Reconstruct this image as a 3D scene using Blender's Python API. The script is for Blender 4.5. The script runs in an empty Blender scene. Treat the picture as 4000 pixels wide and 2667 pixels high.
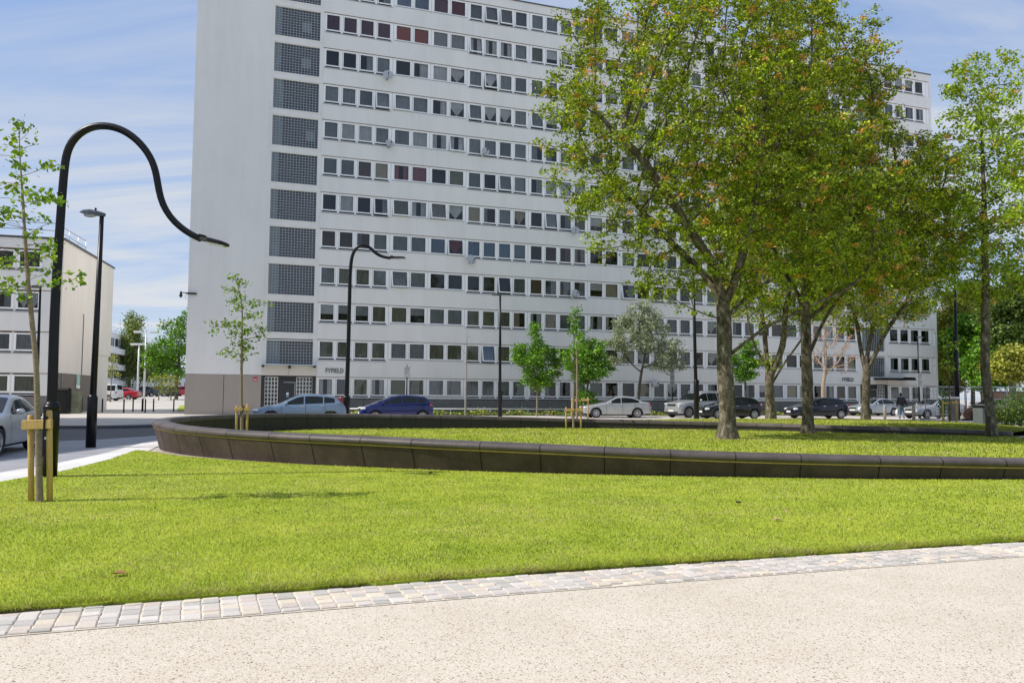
import bpy, math, random
import numpy as np
from mathutils import Vector, Matrix

R = random.Random(7)
NR = np.random.default_rng(11)
SC = bpy.context.scene
COL = SC.collection
PI = math.pi

# ------------------------------------------------------------------ camera model
F_PX, PITCH, ROLL, EYE = 3250.23, 0.0661, -0.0075, 1.35

def ray(px, py):
    a = (px - 2000) / F_PX
    b = (1333.5 - py) / F_PX
    cr, sr = math.cos(-ROLL), math.sin(-ROLL)
    a, b = a * cr - b * sr, a * sr + b * cr
    c, s = math.cos(PITCH), math.sin(PITCH)
    return a, c - b * s, s + b * c

def G(px, py, z=0.0):
    """where the sight line through a pixel of the photo meets the height z"""
    X, Y, Z = ray(px, py)
    t = (z - EYE) / Z
    return X * t, Y * t

def D(px, py, y0):
    """the point on a sight line at distance y0"""
    X, Y, Z = ray(px, py)
    t = y0 / Y
    return Vector((X * t, y0, EYE + Z * t))

# ------------------------------------------------------------------ small helpers
def setp(o, label=None, cat=None, group=None, kind=None):
    if label: o["label"] = label
    if cat: o["category"] = cat
    if group: o["group"] = group
    if kind: o["kind"] = kind
    return o

def empty(name, loc, rz=0.0, label=None, cat=None, group=None):
    o = bpy.data.objects.new(name, None)
    COL.objects.link(o)
    o.location = loc
    o.rotation_euler = (0, 0, rz)
    o.empty_display_size = 0.2
    return setp(o, label, cat, group)

class MB:
    """collects faces and links them as one mesh object"""
    def __init__(s):
        s.v, s.f, s.m, s.sm = [], [], [], []
    def quad(s, a, b, c, d, m=0, sm=False):
        n = len(s.v)
        s.v += [tuple(a), tuple(b), tuple(c), tuple(d)]
        s.f.append((n, n + 1, n + 2, n + 3)); s.m.append(m); s.sm.append(sm)
    def poly(s, pts, m=0, sm=False):
        n = len(s.v)
        s.v += [tuple(p) for p in pts]
        s.f.append(tuple(range(n, n + len(pts)))); s.m.append(m); s.sm.append(sm)
    def box(s, x0, x1, y0, y1, z0, z1, m=0, mat=None, taper=None):
        n = len(s.v)
        P = [(x0, y0, z0), (x1, y0, z0), (x1, y1, z0), (x0, y1, z0),
             (x0, y0, z1), (x1, y0, z1), (x1, y1, z1), (x0, y1, z1)]
        if mat is not None: P = [tuple(mat @ Vector(p)) for p in P]
        s.v += P
        for q in ((0, 3, 2, 1), (4, 5, 6, 7), (0, 1, 5, 4), (1, 2, 6, 5), (2, 3, 7, 6), (3, 0, 4, 7)):
            s.f.append(tuple(n + k for k in q)); s.m.append(m); s.sm.append(False)
    def bbox(s, x0, x1, y0, y1, z0, z1, b=0.01, m=0, mat=None):
        """box with chamfered edges"""
        n = len(s.v)
        P = []
        for zz, i in ((z0, b), (z0 + b, 0), (z1 - b, 0), (z1, b)):
            P += [(x0 + i + (b if i == 0 else 0), y0 + i, zz), (x1 - i - (b if i == 0 else 0), y0 + i, zz),
                  (x1 - i, y0 + i + (b if i == 0 else 0), zz), (x1 - i, y1 - i - (b if i == 0 else 0), zz),
                  (x1 - i - (b if i == 0 else 0), y1 - i, zz), (x0 + i + (b if i == 0 else 0), y1 - i, zz),
                  (x0 + i, y1 - i - (b if i == 0 else 0), zz), (x0 + i, y0 + i + (b if i == 0 else 0), zz)]
        if mat is not None: P = [tuple(mat @ Vector(p)) for p in P]
        s.v += P
        for k in range(3):
            for j in range(8):
                s.f.append((n + k * 8 + j, n + k * 8 + (j + 1) % 8, n + k * 8 + 8 + (j + 1) % 8, n + k * 8 + 8 + j)); s.m.append(m); s.sm.append(False)
        s.f.append(tuple(n + j for j in range(7, -1, -1))); s.m.append(m); s.sm.append(False)
        s.f.append(tuple(n + 24 + j for j in range(8))); s.m.append(m); s.sm.append(False)
    def tube(s, pts, rad, n=8, m=0, caps=True, sm=True):
        pts = [Vector(p) for p in pts]
        if not hasattr(rad, '__len__'): rad = [rad] * len(pts)
        base = len(s.v)
        up = None
        for i, p in enumerate(pts):
            t = (pts[min(i + 1, len(pts) - 1)] - pts[max(i - 1, 0)])
            if t.length < 1e-9: t = Vector((0, 0, 1))
            t.normalize()
            if up is None:
                up = Vector((1, 0, 0)) if abs(t.x) < 0.8 else Vector((0, 1, 0))
            a = (up - t * up.dot(t))
            if a.length < 1e-6: a = t.orthogonal()
            a.normalize(); up = a
            b = t.cross(a)
            for k in range(n):
                w = 2 * PI * k / n
                s.v.append(tuple(p + (a * math.cos(w) + b * math.sin(w)) * rad[i]))
        for i in range(len(pts) - 1):
            for k in range(n):
                s.f.append((base + i * n + k, base + i * n + (k + 1) % n, base + (i + 1) * n + (k + 1) % n, base + (i + 1) * n + k))
                s.m.append(m); s.sm.append(sm)
        if caps:
            s.f.append(tuple(base + k for k in range(n - 1, -1, -1))); s.m.append(m); s.sm.append(False)
            e = base + (len(pts) - 1) * n
            s.f.append(tuple(e + k for k in range(n))); s.m.append(m); s.sm.append(False)
    def lathe(s, prof, n=20, m=0, mat=None, sm=True, axis='z'):
        """prof: (radius, height) pairs"""
        base = len(s.v)
        for r, h in prof:
            for k in range(n):
                w = 2 * PI * k / n
                p = Vector((r * math.cos(w), r * math.sin(w), h))
                if axis == 'y': p = Vector((p.x, p.z, -p.y))
                if mat is not None: p = mat @ p
                s.v.append(tuple(p))
        for i in range(len(prof) - 1):
            for k in range(n):
                s.f.append((base + i * n + k, base + i * n + (k + 1) % n, base + (i + 1) * n + (k + 1) % n, base + (i + 1) * n + k))
                s.m.append(m); s.sm.append(sm)
        s.f.append(tuple(base + k for k in range(n - 1, -1, -1))); s.m.append(m); s.sm.append(False)
        e = base + (len(prof) - 1) * n
        s.f.append(tuple(e + k for k in range(n))); s.m.append(m); s.sm.append(False)
    def ball(s, c, r, m=0, n=12, h=8):
        c = Vector(c)
        if not hasattr(r, '__len__'): r = (r, r, r)
        base = len(s.v)
        for i in range(h + 1):
            th = PI * i / h
            for k in range(n):
                w = 2 * PI * k / n
                s.v.append((c.x + r[0] * math.sin(th) * math.cos(w), c.y + r[1] * math.sin(th) * math.sin(w), c.z - r[2] * math.cos(th)))
        for i in range(h):
            for k in range(n):
                s.f.append((base + i * n + k, base + i * n + (k + 1) % n, base + (i + 1) * n + (k + 1) % n, base + (i + 1) * n + k))
                s.m.append(m); s.sm.append(True)
    def build(s, name, mats, parent=None, label=None, cat=None, group=None, kind=None, loc=None):
        me = bpy.data.meshes.new(name)
        me.from_pydata(s.v, [], s.f)
        if not isinstance(mats, (list, tuple)): mats = [mats]
        for m in mats: me.materials.append(m)
        me.polygons.foreach_set('material_index', s.m)
        me.polygons.foreach_set('use_smooth', s.sm)
        me.update()
        o = bpy.data.objects.new(name, me)
        COL.objects.link(o)
        if parent is not None: o.parent = parent
        if loc is not None: o.location = loc
        return setp(o, label, cat, group, kind)

def npmesh(name, V, Fa, mat, col=None, smooth=False, parent=None, label=None, cat=None, group=None, kind=None):
    V = np.asarray(V, dtype=np.float32); Fa = np.asarray(Fa, dtype=np.int32)
    k = Fa.shape[1]
    me = bpy.data.meshes.new(name)
    me.vertices.add(len(V)); me.vertices.foreach_set('co', V.ravel())
    me.loops.add(Fa.size); me.loops.foreach_set('vertex_index', Fa.ravel())
    me.polygons.add(len(Fa))
    me.polygons.foreach_set('loop_start', np.arange(0, Fa.size, k, dtype=np.int32))
    me.polygons.foreach_set('use_smooth', np.full(len(Fa), smooth, dtype=bool))
    if col is not None:
        a = me.color_attributes.new('Col', 'FLOAT_COLOR', 'POINT')
        c = np.ones((len(V), 4), dtype=np.float32); c[:, :3] = col
        a.data.foreach_set('color', c.ravel())
    me.materials.append(mat)
    me.update(calc_edges=True)
    o = bpy.data.objects.new(name, me)
    COL.objects.link(o)
    if parent is not None: o.parent = parent
    return setp(o, label, cat, group, kind)

# ------------------------------------------------------------------ materials
def newmat(name):
    m = bpy.data.materials.new(name); m.use_nodes = True
    nt = m.node_tree
    for n in list(nt.nodes): nt.nodes.remove(n)
    out = nt.nodes.new('ShaderNodeOutputMaterial')
    return m, nt, out

def N(nt, t, **kw):
    n = nt.nodes.new(t)
    for k, v in kw.items():
        if k in n.inputs: n.inputs[k].default_value = v
        else: setattr(n, k, v)
    return n

def L(nt, a, b): nt.links.new(a, b)

def ramp(nt, fac, stops):
    r = nt.nodes.new('ShaderNodeValToRGB')
    e = r.color_ramp.elements
    while len(e) < len(stops): e.new(0.5)
    for x, (p, c) in zip(e, stops):
        x.position = p; x.color = (*c, 1) if len(c) == 3 else c
    L(nt, fac, r.inputs['Fac'])
    return r.outputs['Color']

def sc(c, k): return tuple(min(1.0, max(0.0, x * k)) for x in c)

def mat(name, col, rough=0.6, metal=0.0, var=0.0, scale=3.0, bump=0.0, bscale=60.0, spec=0.5, coat=0.0, stretch=None, world=False, fine=0.0, fscale=80.0):
    m, nt, out = newmat(name)
    b = N(nt, 'ShaderNodeBsdfPrincipled')
    b.inputs['Roughness'].default_value = rough
    b.inputs['Metallic'].default_value = metal
    b.inputs['Specular IOR Level'].default_value = spec
    b.inputs['Coat Weight'].default_value = coat
    b.inputs['Coat Roughness'].default_value = 0.05
    L(nt, b.outputs[0], out.inputs[0])
    b.inputs['Base Color'].default_value = (*col, 1)
    if var or bump or fine:
        if world:
            src = N(nt, 'ShaderNodeNewGeometry').outputs['Position']
        else:
            src = N(nt, 'ShaderNodeTexCoord').outputs['Object']
        if stretch:
            mp = N(nt, 'ShaderNodeMapping'); mp.inputs['Scale'].default_value = stretch
            L(nt, src, mp.inputs['Vector']); vec = mp.outputs[0]
        else: vec = src
    cur = None
    if var:
        n = N(nt, 'ShaderNodeTexNoise'); n.inputs['Scale'].default_value = scale; n.inputs['Detail'].default_value = 6
        n.inputs['Roughness'].default_value = 0.65
        L(nt, vec, n.inputs['Vector'])
        cur = ramp(nt, n.outputs['Fac'], [(0.28, sc(col, 1 - var)), (0.72, sc(col, 1 + var))])
    if fine:
        n2 = N(nt, 'ShaderNodeTexNoise'); n2.inputs['Scale'].default_value = fscale; n2.inputs['Detail'].default_value = 3
        L(nt, src, n2.inputs['Vector'])
        f2 = ramp(nt, n2.outputs['Fac'], [(0.3, (1 - fine,) * 3), (0.7, (1 + 0 * fine,) * 3)])
        mx = N(nt, 'ShaderNodeMix', data_type='RGBA', blend_type='MULTIPLY'); mx.inputs['Factor'].default_value = 1
        mixA = [i for i in mx.inputs if i.name == 'A' and i.type == 'RGBA'][0]
        mixB = [i for i in mx.inputs if i.name == 'B' and i.type == 'RGBA'][0]
        if cur is None: mixA.default_value = (*col, 1)
        else: L(nt, cur, mixA)
        L(nt, f2, mixB)
        cur = [o for o in mx.outputs if o.type == 'RGBA'][0]
    if cur is not None: L(nt, cur, b.inputs['Base Color'])
    if bump:
        nb = N(nt, 'ShaderNodeTexNoise'); nb.inputs['Scale'].default_value = bscale; nb.inputs['Detail'].default_value = 4
        L(nt, src, nb.inputs['Vector'])
        bp = N(nt, 'ShaderNodeBump'); bp.inputs['Strength'].default_value = bump; bp.inputs['Distance'].default_value = 0.02
        L(nt, nb.outputs['Fac'], bp.inputs['Height']); L(nt, bp.outputs[0], b.inputs['Normal'])
    return m

def leafmat(name, trans=0.4, rough=0.5, gain=1.0, gloss=0.05, upn=0.0):
    m, nt, out = newmat(name)
    at = N(nt, 'ShaderNodeAttribute', attribute_name='Col')
    d = N(nt, 'ShaderNodeBsdfDiffuse'); t = N(nt, 'ShaderNodeBsdfTranslucent'); g = N(nt, 'ShaderNodeBsdfGlossy')
    g.inputs['Roughness'].default_value = rough; g.inputs['Color'].default_value = (0.8, 0.9, 0.7, 1)
    hs = N(nt, 'ShaderNodeHueSaturation'); hs.inputs['Value'].default_value = gain
    L(nt, at.outputs['Color'], hs.inputs['Color'])
    hs2 = N(nt, 'ShaderNodeHueSaturation'); hs2.inputs['Value'].default_value = gain * 1.25; hs2.inputs['Hue'].default_value = 0.488; hs2.inputs['Saturation'].default_value = 1.05
    L(nt, at.outputs['Color'], hs2.inputs['Color'])
    L(nt, hs.outputs[0], d.inputs['Color']); L(nt, hs2.outputs[0], t.inputs['Color'])
    if upn:
        ge = N(nt, 'ShaderNodeNewGeometry'); vm = N(nt, 'ShaderNodeMix', data_type='VECTOR')
        va = [i for i in vm.inputs if i.name == 'A' and i.type == 'VECTOR'][0]; vb = [i for i in vm.inputs if i.name == 'B' and i.type == 'VECTOR'][0]
        vm.inputs['Factor'].default_value = upn
        L(nt, ge.outputs['Normal'], va); vb.default_value = (0, 0, 1)
        vo = [o for o in vm.outputs if o.type == 'VECTOR'][0]
        L(nt, vo, d.inputs['Normal'])
    a = N(nt, 'ShaderNodeMixShader'); a.inputs[0].default_value = trans
    L(nt, d.outputs[0], a.inputs[1]); L(nt, t.outputs[0], a.inputs[2])
    b = N(nt, 'ShaderNodeMixShader'); b.inputs[0].default_value = gloss
    L(nt, a.outputs[0], b.inputs[1]); L(nt, g.outputs[0], b.inputs[2])
    L(nt, b.outputs[0], out.inputs[0])
    return m

def glassmat(name, tint=(0.86, 0.88, 0.9), refl=1.0, rough=0.02):
    m, nt, out = newmat(name)
    tr = N(nt, 'ShaderNodeBsdfTransparent'); tr.inputs['Color'].default_value = (*tint, 1)
    g = N(nt, 'ShaderNodeBsdfGlossy'); g.inputs['Roughness'].default_value = rough; g.inputs['Color'].default_value = (refl,) * 3 + (1,)
    fr = N(nt, 'ShaderNodeFresnel'); fr.inputs['IOR'].default_value = 1.6
    nz = N(nt, 'ShaderNodeTexNoise'); nz.inputs['Scale'].default_value = 1.3
    tc = N(nt, 'ShaderNodeTexCoord'); L(nt, tc.outputs['Object'], nz.inputs['Vector'])
    bp = N(nt, 'ShaderNodeBump'); bp.inputs['Strength'].default_value = 0.03; bp.inputs['Distance'].default_value = 0.1
    L(nt, nz.outputs['Fac'], bp.inputs['Height']); L(nt, bp.outputs[0], g.inputs['Normal'])
    mx = N(nt, 'ShaderNodeMixShader')
    L(nt, fr.outputs[0], mx.inputs[0]); L(nt, tr.outputs[0], mx.inputs[1]); L(nt, g.outputs[0], mx.inputs[2])
    L(nt, mx.outputs[0], out.inputs[0])
    return m

def slabs(name, c1, c2, mortar, bw, bh, rough=0.7, rot=0.0, msize=0.012, var=0.12, offset=0.5):
    m, nt, out = newmat(name)
    b = N(nt, 'ShaderNodeBsdfPrincipled'); b.inputs['Roughness'].default_value = rough; b.inputs['Specular IOR Level'].default_value = 0.35
    L(nt, b.outputs[0], out.inputs[0])
    g = N(nt, 'ShaderNodeNewGeometry')
    mp = N(nt, 'ShaderNodeMapping'); mp.inputs['Rotation'].default_value = (0, 0, rot)
    L(nt, g.outputs['Position'], mp.inputs['Vector'])
    br = N(nt, 'ShaderNodeTexBrick'); br.inputs['Scale'].default_value = 1.0
    br.inputs['Brick Width'].default_value = bw; br.inputs['Row Height'].default_value = bh
    br.inputs['Mortar Size'].default_value = msize; br.inputs['Mortar Smooth'].default_value = 0.2
    br.inputs['Color1'].default_value = (*c1, 1); br.inputs['Color2'].default_value = (*c2, 1); br.inputs['Mortar'].default_value = (*mortar, 1)
    br.offset = offset
    L(nt, mp.outputs[0], br.inputs['Vector'])
    n = N(nt, 'ShaderNodeTexNoise'); n.inputs['Scale'].default_value = 0.5; n.inputs['Detail'].default_value = 8; n.inputs['Roughness'].default_value = 0.7
    L(nt, g.outputs['Position'], n.inputs['Vector'])
    f = ramp(nt, n.outputs['Fac'], [(0.3, (1 - var,) * 3), (0.7, (1, 1, 1))])
    mx = N(nt, 'ShaderNodeMix', data_type='RGBA', blend_type='MULTIPLY'); mx.inputs['Factor'].default_value = 1
    A = [i for i in mx.inputs if i.name == 'A' and i.type == 'RGBA'][0]; B = [i for i in mx.inputs if i.name == 'B' and i.type == 'RGBA'][0]
    L(nt, br.outputs['Color'], A); L(nt, f, B)
    L(nt, [o for o in mx.outputs if o.type == 'RGBA'][0], b.inputs['Base Color'])
    return m

def attrmat(name, rough=0.7, noise=0.15, nscale=60.0, bump=0.2):
    m, nt, out = newmat(name)
    b = N(nt, 'ShaderNodeBsdfPrincipled'); b.inputs['Roughness'].default_value = rough; b.inputs['Specular IOR Level'].default_value = 0.3
    L(nt, b.outputs[0], out.inputs[0])
    at = N(nt, 'ShaderNodeAttribute', attribute_name='Col')
    n = N(nt, 'ShaderNodeTexNoise'); n.inputs['Scale'].default_value = nscale; n.inputs['Detail'].default_value = 5
    g = N(nt, 'ShaderNodeNewGeometry'); L(nt, g.outputs['Position'], n.inputs['Vector'])
    f = ramp(nt, n.outputs['Fac'], [(0.3, (1 - noise,) * 3), (0.7, (1, 1, 1))])
    mx = N(nt, 'ShaderNodeMix', data_type='RGBA', blend_type='MULTIPLY'); mx.inputs['Factor'].default_value = 1
    A = [i for i in mx.inputs if i.name == 'A' and i.type == 'RGBA'][0]; B = [i for i in mx.inputs if i.name == 'B' and i.type == 'RGBA'][0]
    L(nt, at.outputs['Color'], A); L(nt, f, B)
    L(nt, [o for o in mx.outputs if o.type == 'RGBA'][0], b.inputs['Base Color'])
    bp = N(nt, 'ShaderNodeBump'); bp.inputs['Strength'].default_value = bump; bp.inputs['Distance'].default_value = 0.005
    L(nt, n.outputs['Fac'], bp.inputs['Height']); L(nt, bp.outputs[0], b.inputs['Normal'])
    return m

def pathmat():
    m, nt, out = newmat('resin gravel')
    b = N(nt, 'ShaderNodeBsdfPrincipled'); b.inputs['Roughness'].default_value = 0.75; b.inputs['Specular IOR Level'].default_value = 0.3
    L(nt, b.outputs[0], out.inputs[0])
    g = N(nt, 'ShaderNodeNewGeometry')
    v = N(nt, 'ShaderNodeTexVoronoi'); v.inputs['Scale'].default_value = 125
    L(nt, g.outputs['Position'], v.inputs['Vector'])
    sp = N(nt, 'ShaderNodeSeparateColor'); L(nt, v.outputs['Color'], sp.inputs[0])
    c = ramp(nt, sp.outputs[0], [(0.0, (0.14, 0.10, 0.07)), (0.035, (0.30, 0.23, 0.17)), (0.09, (0.585, 0.51, 0.42)), (0.32, (0.635, 0.57, 0.47)), (0.7, (0.68, 0.62, 0.52)), (1.0, (0.74, 0.695, 0.605))])
    n = N(nt, 'ShaderNodeTexNoise'); n.inputs['Scale'].default_value = 1.1; n.inputs['Detail'].default_value = 7; n.inputs['Roughness'].default_value = 0.7
    L(nt, g.outputs['Position'], n.inputs['Vector'])
    f = ramp(nt, n.outputs['Fac'], [(0.25, (0.84, 0.815, 0.79)), (0.72, (1, 1, 1))])
    d = ramp(nt, v.outputs['Distance'], [(0.45, (1, 1, 1)), (0.85, (0.86, 0.84, 0.82))])
    def mul(a, bb):
        mx = N(nt, 'ShaderNodeMix', data_type='RGBA', blend_type='MULTIPLY'); mx.inputs['Factor'].default_value = 1
        A = [i for i in mx.inputs if i.name == 'A' and i.type == 'RGBA'][0]; B = [i for i in mx.inputs if i.name == 'B' and i.type == 'RGBA'][0]
        L(nt, a, A); L(nt, bb, B)
        return [o for o in mx.outputs if o.type == 'RGBA'][0]
    L(nt, mul(mul(c, f), d), b.inputs['Base Color'])
    bp = N(nt, 'ShaderNodeBump'); bp.inputs['Strength'].default_value = 0.35; bp.inputs['Distance'].default_value = 0.004; bp.invert = True
    L(nt, v.outputs['Distance'], bp.inputs['Height']); L(nt, bp.outputs[0], b.inputs['Normal'])
    return m

def lawnmat(name, c1, c2, c3):
    m, nt, out = newmat(name)
    b = N(nt, 'ShaderNodeBsdfPrincipled'); b.inputs['Roughness'].default_value = 0.8; b.inputs['Specular IOR Level'].default_value = 0.15
    L(nt, b.outputs[0], out.inputs[0])
    g = N(nt, 'ShaderNodeNewGeometry')
    n = N(nt, 'ShaderNodeTexNoise'); n.inputs['Scale'].default_value = 45; n.inputs['Detail'].default_value = 4
    n2 = N(nt, 'ShaderNodeTexNoise'); n2.inputs['Scale'].default_value = 1.6; n2.inputs['Detail'].default_value = 5
    for q in (n, n2): L(nt, g.outputs['Position'], q.inputs['Vector'])
    ad = N(nt, 'ShaderNodeMath', operation='MULTIPLY_ADD'); ad.inputs[1].default_value = 0.5
    L(nt, n.outputs['Fac'], ad.inputs[0])
    m2 = N(nt, 'ShaderNodeMath', operation='MULTIPLY'); m2.inputs[1].default_value = 0.5
    L(nt, n2.outputs['Fac'], m2.inputs[0]); L(nt, m2.outputs[0], ad.inputs[2])
    L(nt, ramp(nt, ad.outputs[0], [(0.34, c1), (0.5, c2), (0.66, c3)]), b.inputs['Base Color'])
    bp = N(nt, 'ShaderNodeBump'); bp.inputs['Strength'].default_value = 0.6; bp.inputs['Distance'].default_value = 0.03
    L(nt, n.outputs['Fac'], bp.inputs['Height']); L(nt, bp.outputs[0], b.inputs['Normal'])
    return m

def rendermat(name, col, stain=0.1, streak=0.08):
    """painted render: broad blotches plus faint vertical rain streaks"""
    m, nt, out = newmat(name)
    b = N(nt, 'ShaderNodeBsdfPrincipled'); b.inputs['Roughness'].default_value = 0.75; b.inputs['Specular IOR Level'].default_value = 0.3
    L(nt, b.outputs[0], out.inputs[0])
    g = N(nt, 'ShaderNodeTexCoord')
    n = N(nt, 'ShaderNodeTexNoise'); n.inputs['Scale'].default_value = 0.22; n.inputs['Detail'].default_value = 7; n.inputs['Roughness'].default_value = 0.6
    L(nt, g.outputs['Object'], n.inputs['Vector'])
    mp = N(nt, 'ShaderNodeMapping'); mp.inputs['Scale'].default_value = (0.9, 0.9, 0.10)
    L(nt, g.outputs['Object'], mp.inputs['Vector'])
    s = N(nt, 'ShaderNodeTexNoise'); s.inputs['Scale'].default_value = 1.3; s.inputs['Detail'].default_value = 9; s.inputs['Roughness'].default_value = 0.7
    L(nt, mp.outputs[0], s.inputs['Vector'])
    a = ramp(nt, n.outputs['Fac'], [(0.3, sc(col, 1 - stain)), (0.7, col)])
    f = ramp(nt, s.outputs['Fac'], [(0.36, (1 - streak, 1 - streak * 1.05, 1 - streak * 1.15)), (0.55, (1, 1, 1))])
    mx = N(nt, 'ShaderNodeMix', data_type='RGBA', blend_type='MULTIPLY'); mx.inputs['Factor'].default_value = 1
    A = [i for i in mx.inputs if i.name == 'A' and i.type == 'RGBA'][0]; B = [i for i in mx.inputs if i.name == 'B' and i.type == 'RGBA'][0]
    L(nt, a, A); L(nt, f, B)
    L(nt, [o for o in mx.outputs if o.type == 'RGBA'][0], b.inputs['Base Color'])
    return m

WHITE = rendermat('white render', (0.865, 0.86, 0.835), 0.07, 0.05)
CREAM = rendermat('cream render', (0.78, 0.73, 0.67), 0.10, 0.06)  # on the low block's end wall it stands for warm bounced light
TAUPE = rendermat('taupe render', (0.42, 0.375, 0.335), 0.1, 0.06)
PEBBLE = mat('pebbledash', (0.25, 0.245, 0.24), 0.9, var=0.35, scale=14, bump=0.4, bscale=90, fine=0.4, fscale=30)
BROWNPEB = mat('brown pebbledash', (0.24, 0.205, 0.175), 0.9, var=0.3, scale=6, bump=0.3, bscale=80, fine=0.4, fscale=25)
FRAME = mat('white window frame', (0.95, 0.955, 0.95), 0.35, var=0.03, scale=2)
RUST = mat('weathered lintel', (0.22, 0.15, 0.10), 0.8, var=0.4, scale=3)
SILL = mat('grey sill', (0.42, 0.44, 0.46), 0.5, var=0.1, scale=4)
ROOM = mat('dark room', (0.018, 0.02, 0.024), 0.9)
GAP = mat('dark gap', (0.012, 0.014, 0.018), 0.6)
GLASS = glassmat('window glass')
BLOCKDARK = mat('glass block', (0.022, 0.028, 0.036), 0.15, var=0.6, scale=2.2, spec=0.8)
BLOCKPALE = mat('pale glass block', (0.16, 0.20, 0.22), 0.2, var=0.2, scale=2, spec=0.6)
MULLION = mat('block joint', (0.40, 0.43, 0.46), 0.5)
BLACKM = mat('black paint', (0.006, 0.006, 0.0075), 0.35, spec=0.28, var=0.2, scale=6)
DARKM = mat('dark door', (0.03, 0.03, 0.034), 0.4)
STEEL = mat('galvanised steel', (0.45, 0.47, 0.5), 0.4, 0.7, var=0.15, scale=8)
WHITEM = mat('white paint', (0.78, 0.79, 0.8), 0.4, var=0.05, scale=5)
LETTER = mat('grey lettering', (0.16, 0.16, 0.17), 0.5)
WOOD = mat('treated stake wood', (0.50, 0.33, 0.12), 0.75, var=0.28, scale=9, stretch=(6, 6, 0.7), bump=0.2, bscale=40)
GREYWOOD = mat('grey timber', (0.34, 0.31, 0.27), 0.85, var=0.2, scale=9, stretch=(6, 6, 0.7))
def barkmat():
    m, nt, out = newmat('mottled bark')
    b = N(nt, 'ShaderNodeBsdfPrincipled'); b.inputs['Roughness'].default_value = 0.9; b.inputs['Specular IOR Level'].default_value = 0.2
    L(nt, b.outputs[0], out.inputs[0])
    tc = N(nt, 'ShaderNodeTexCoord'); mp = N(nt, 'ShaderNodeMapping'); mp.inputs['Scale'].default_value = (1, 1, 0.5); L(nt, tc.outputs['Object'], mp.inputs['Vector'])
    n = N(nt, 'ShaderNodeTexNoise'); n.inputs['Scale'].default_value = 6.5; n.inputs['Detail'].default_value = 7; n.inputs['Roughness'].default_value = 0.72; n.inputs['Distortion'].default_value = 0.6
    L(nt, mp.outputs[0], n.inputs['Vector'])
    L(nt, ramp(nt, n.outputs['Fac'], [(0.36, (0.038, 0.031, 0.022)), (0.47, (0.095, 0.079, 0.056)), (0.56, (0.15, 0.13, 0.095)), (0.66, (0.32, 0.29, 0.23))]), b.inputs['Base Color'])
    bp = N(nt, 'ShaderNodeBump'); bp.inputs['Strength'].default_value = 0.7; bp.inputs['Distance'].default_value = 0.03
    L(nt, n.outputs['Fac'], bp.inputs['Height']); L(nt, bp.outputs[0], b.inputs['Normal'])
    return m
BARK = barkmat()
BARKD = mat('dark bark', (0.10, 0.085, 0.065), 0.9, var=0.4, scale=7, bump=0.4, bscale=20)
BARKL = mat('pale sapling bark', (0.23, 0.18, 0.125), 0.85, var=0.4, scale=18, stretch=(1, 1, 2.0), bump=0.4, bscale=50)
LEAF = leafmat('leaf', 0.24, gain=2.15)
GRASSM = leafmat('grass blade', 0.22, 0.5, 1.75, 0.03, upn=0.85)
PATH = pathmat()
LAWN = lawnmat('lawn', (0.175, 0.24, 0.015), (0.29, 0.375, 0.028), (0.39, 0.45, 0.055))
SOIL = mat('soil', (0.06, 0.045, 0.03), 0.95, var=0.5, scale=20, bump=0.5, bscale=60)
SETT = attrmat('sett stone', noise=0.16)
MORTAR = mat('sandy joint', (0.62, 0.55, 0.45), 0.9, var=0.2, scale=20, world=True)
GROUND = slabs('pale paving', (0.56, 0.515, 0.46), (0.51, 0.47, 0.42), (0.42, 0.385, 0.34), 0.9, 0.6, rot=0.35)
PAVE = slabs('grey paving', (0.36, 0.36, 0.38), (0.30, 0.30, 0.33), (0.22, 0.22, 0.24), 0.6, 0.4, rot=0.12)
PALEK = slabs('pale granite edging', (0.74, 0.72, 0.70), (0.68, 0.66, 0.65), (0.5, 0.48, 0.46), 0.9, 0.45, rot=1.45)
ASPHALT = mat('asphalt', (0.12, 0.12, 0.125), 0.85, var=0.15, scale=0.8, fine=0.3, fscale=60, world=True, bump=0.2, bscale=90)
ROADL = mat('pale road surface', (0.60, 0.55, 0.52), 0.85, var=0.08, scale=0.5, fine=0.15, fscale=30, world=True)
KERB = mat('granite kerb', (0.09, 0.09, 0.10), 0.7, var=0.3, scale=3)
STONE = mat('dark planter stone', (0.088, 0.064, 0.058), 0.7, var=0.42, scale=1.6, spec=0.25, fine=0.3, fscale=45, bump=0.05, bscale=60)
COPE = mat('planter coping', (0.10, 0.083, 0.080), 0.5, var=0.35, scale=1.8, spec=0.32, fine=0.2, fscale=50)
YELLOW = mat('brass inlay', (0.46, 0.33, 0.09), 0.5, 0.1, var=0.3, scale=6)
STONEIN = mat('shaded planter stone', (0.019, 0.016, 0.015), 0.6, var=0.3, scale=2.2)  # inner face of the wall, its shade darkened into the stone colour
JOINT = mat('open joint', (0.012, 0.011, 0.01), 0.9)
TYRE = mat('tyre rubber', (0.02, 0.02, 0.021), 0.8)
RIM = mat('alloy wheel', (0.45, 0.46, 0.48), 0.3, 0.8)
PLASTIC = mat('black plastic', (0.02, 0.02, 0.022), 0.6)
LAMPW = mat('headlamp', (0.75, 0.77, 0.8), 0.1, 0.3, spec=0.8)
LAMPR = mat('tail lamp', (0.22, 0.008, 0.01), 0.15, spec=0.8)
CARGLASS = mat('car glass', (0.010, 0.014, 0.016), 0.04, spec=0.32)
CHROME = mat('chrome', (0.7, 0.72, 0.74), 0.12, 0.95)
PLATE = mat('number plate', (0.75, 0.75, 0.72), 0.4)
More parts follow.
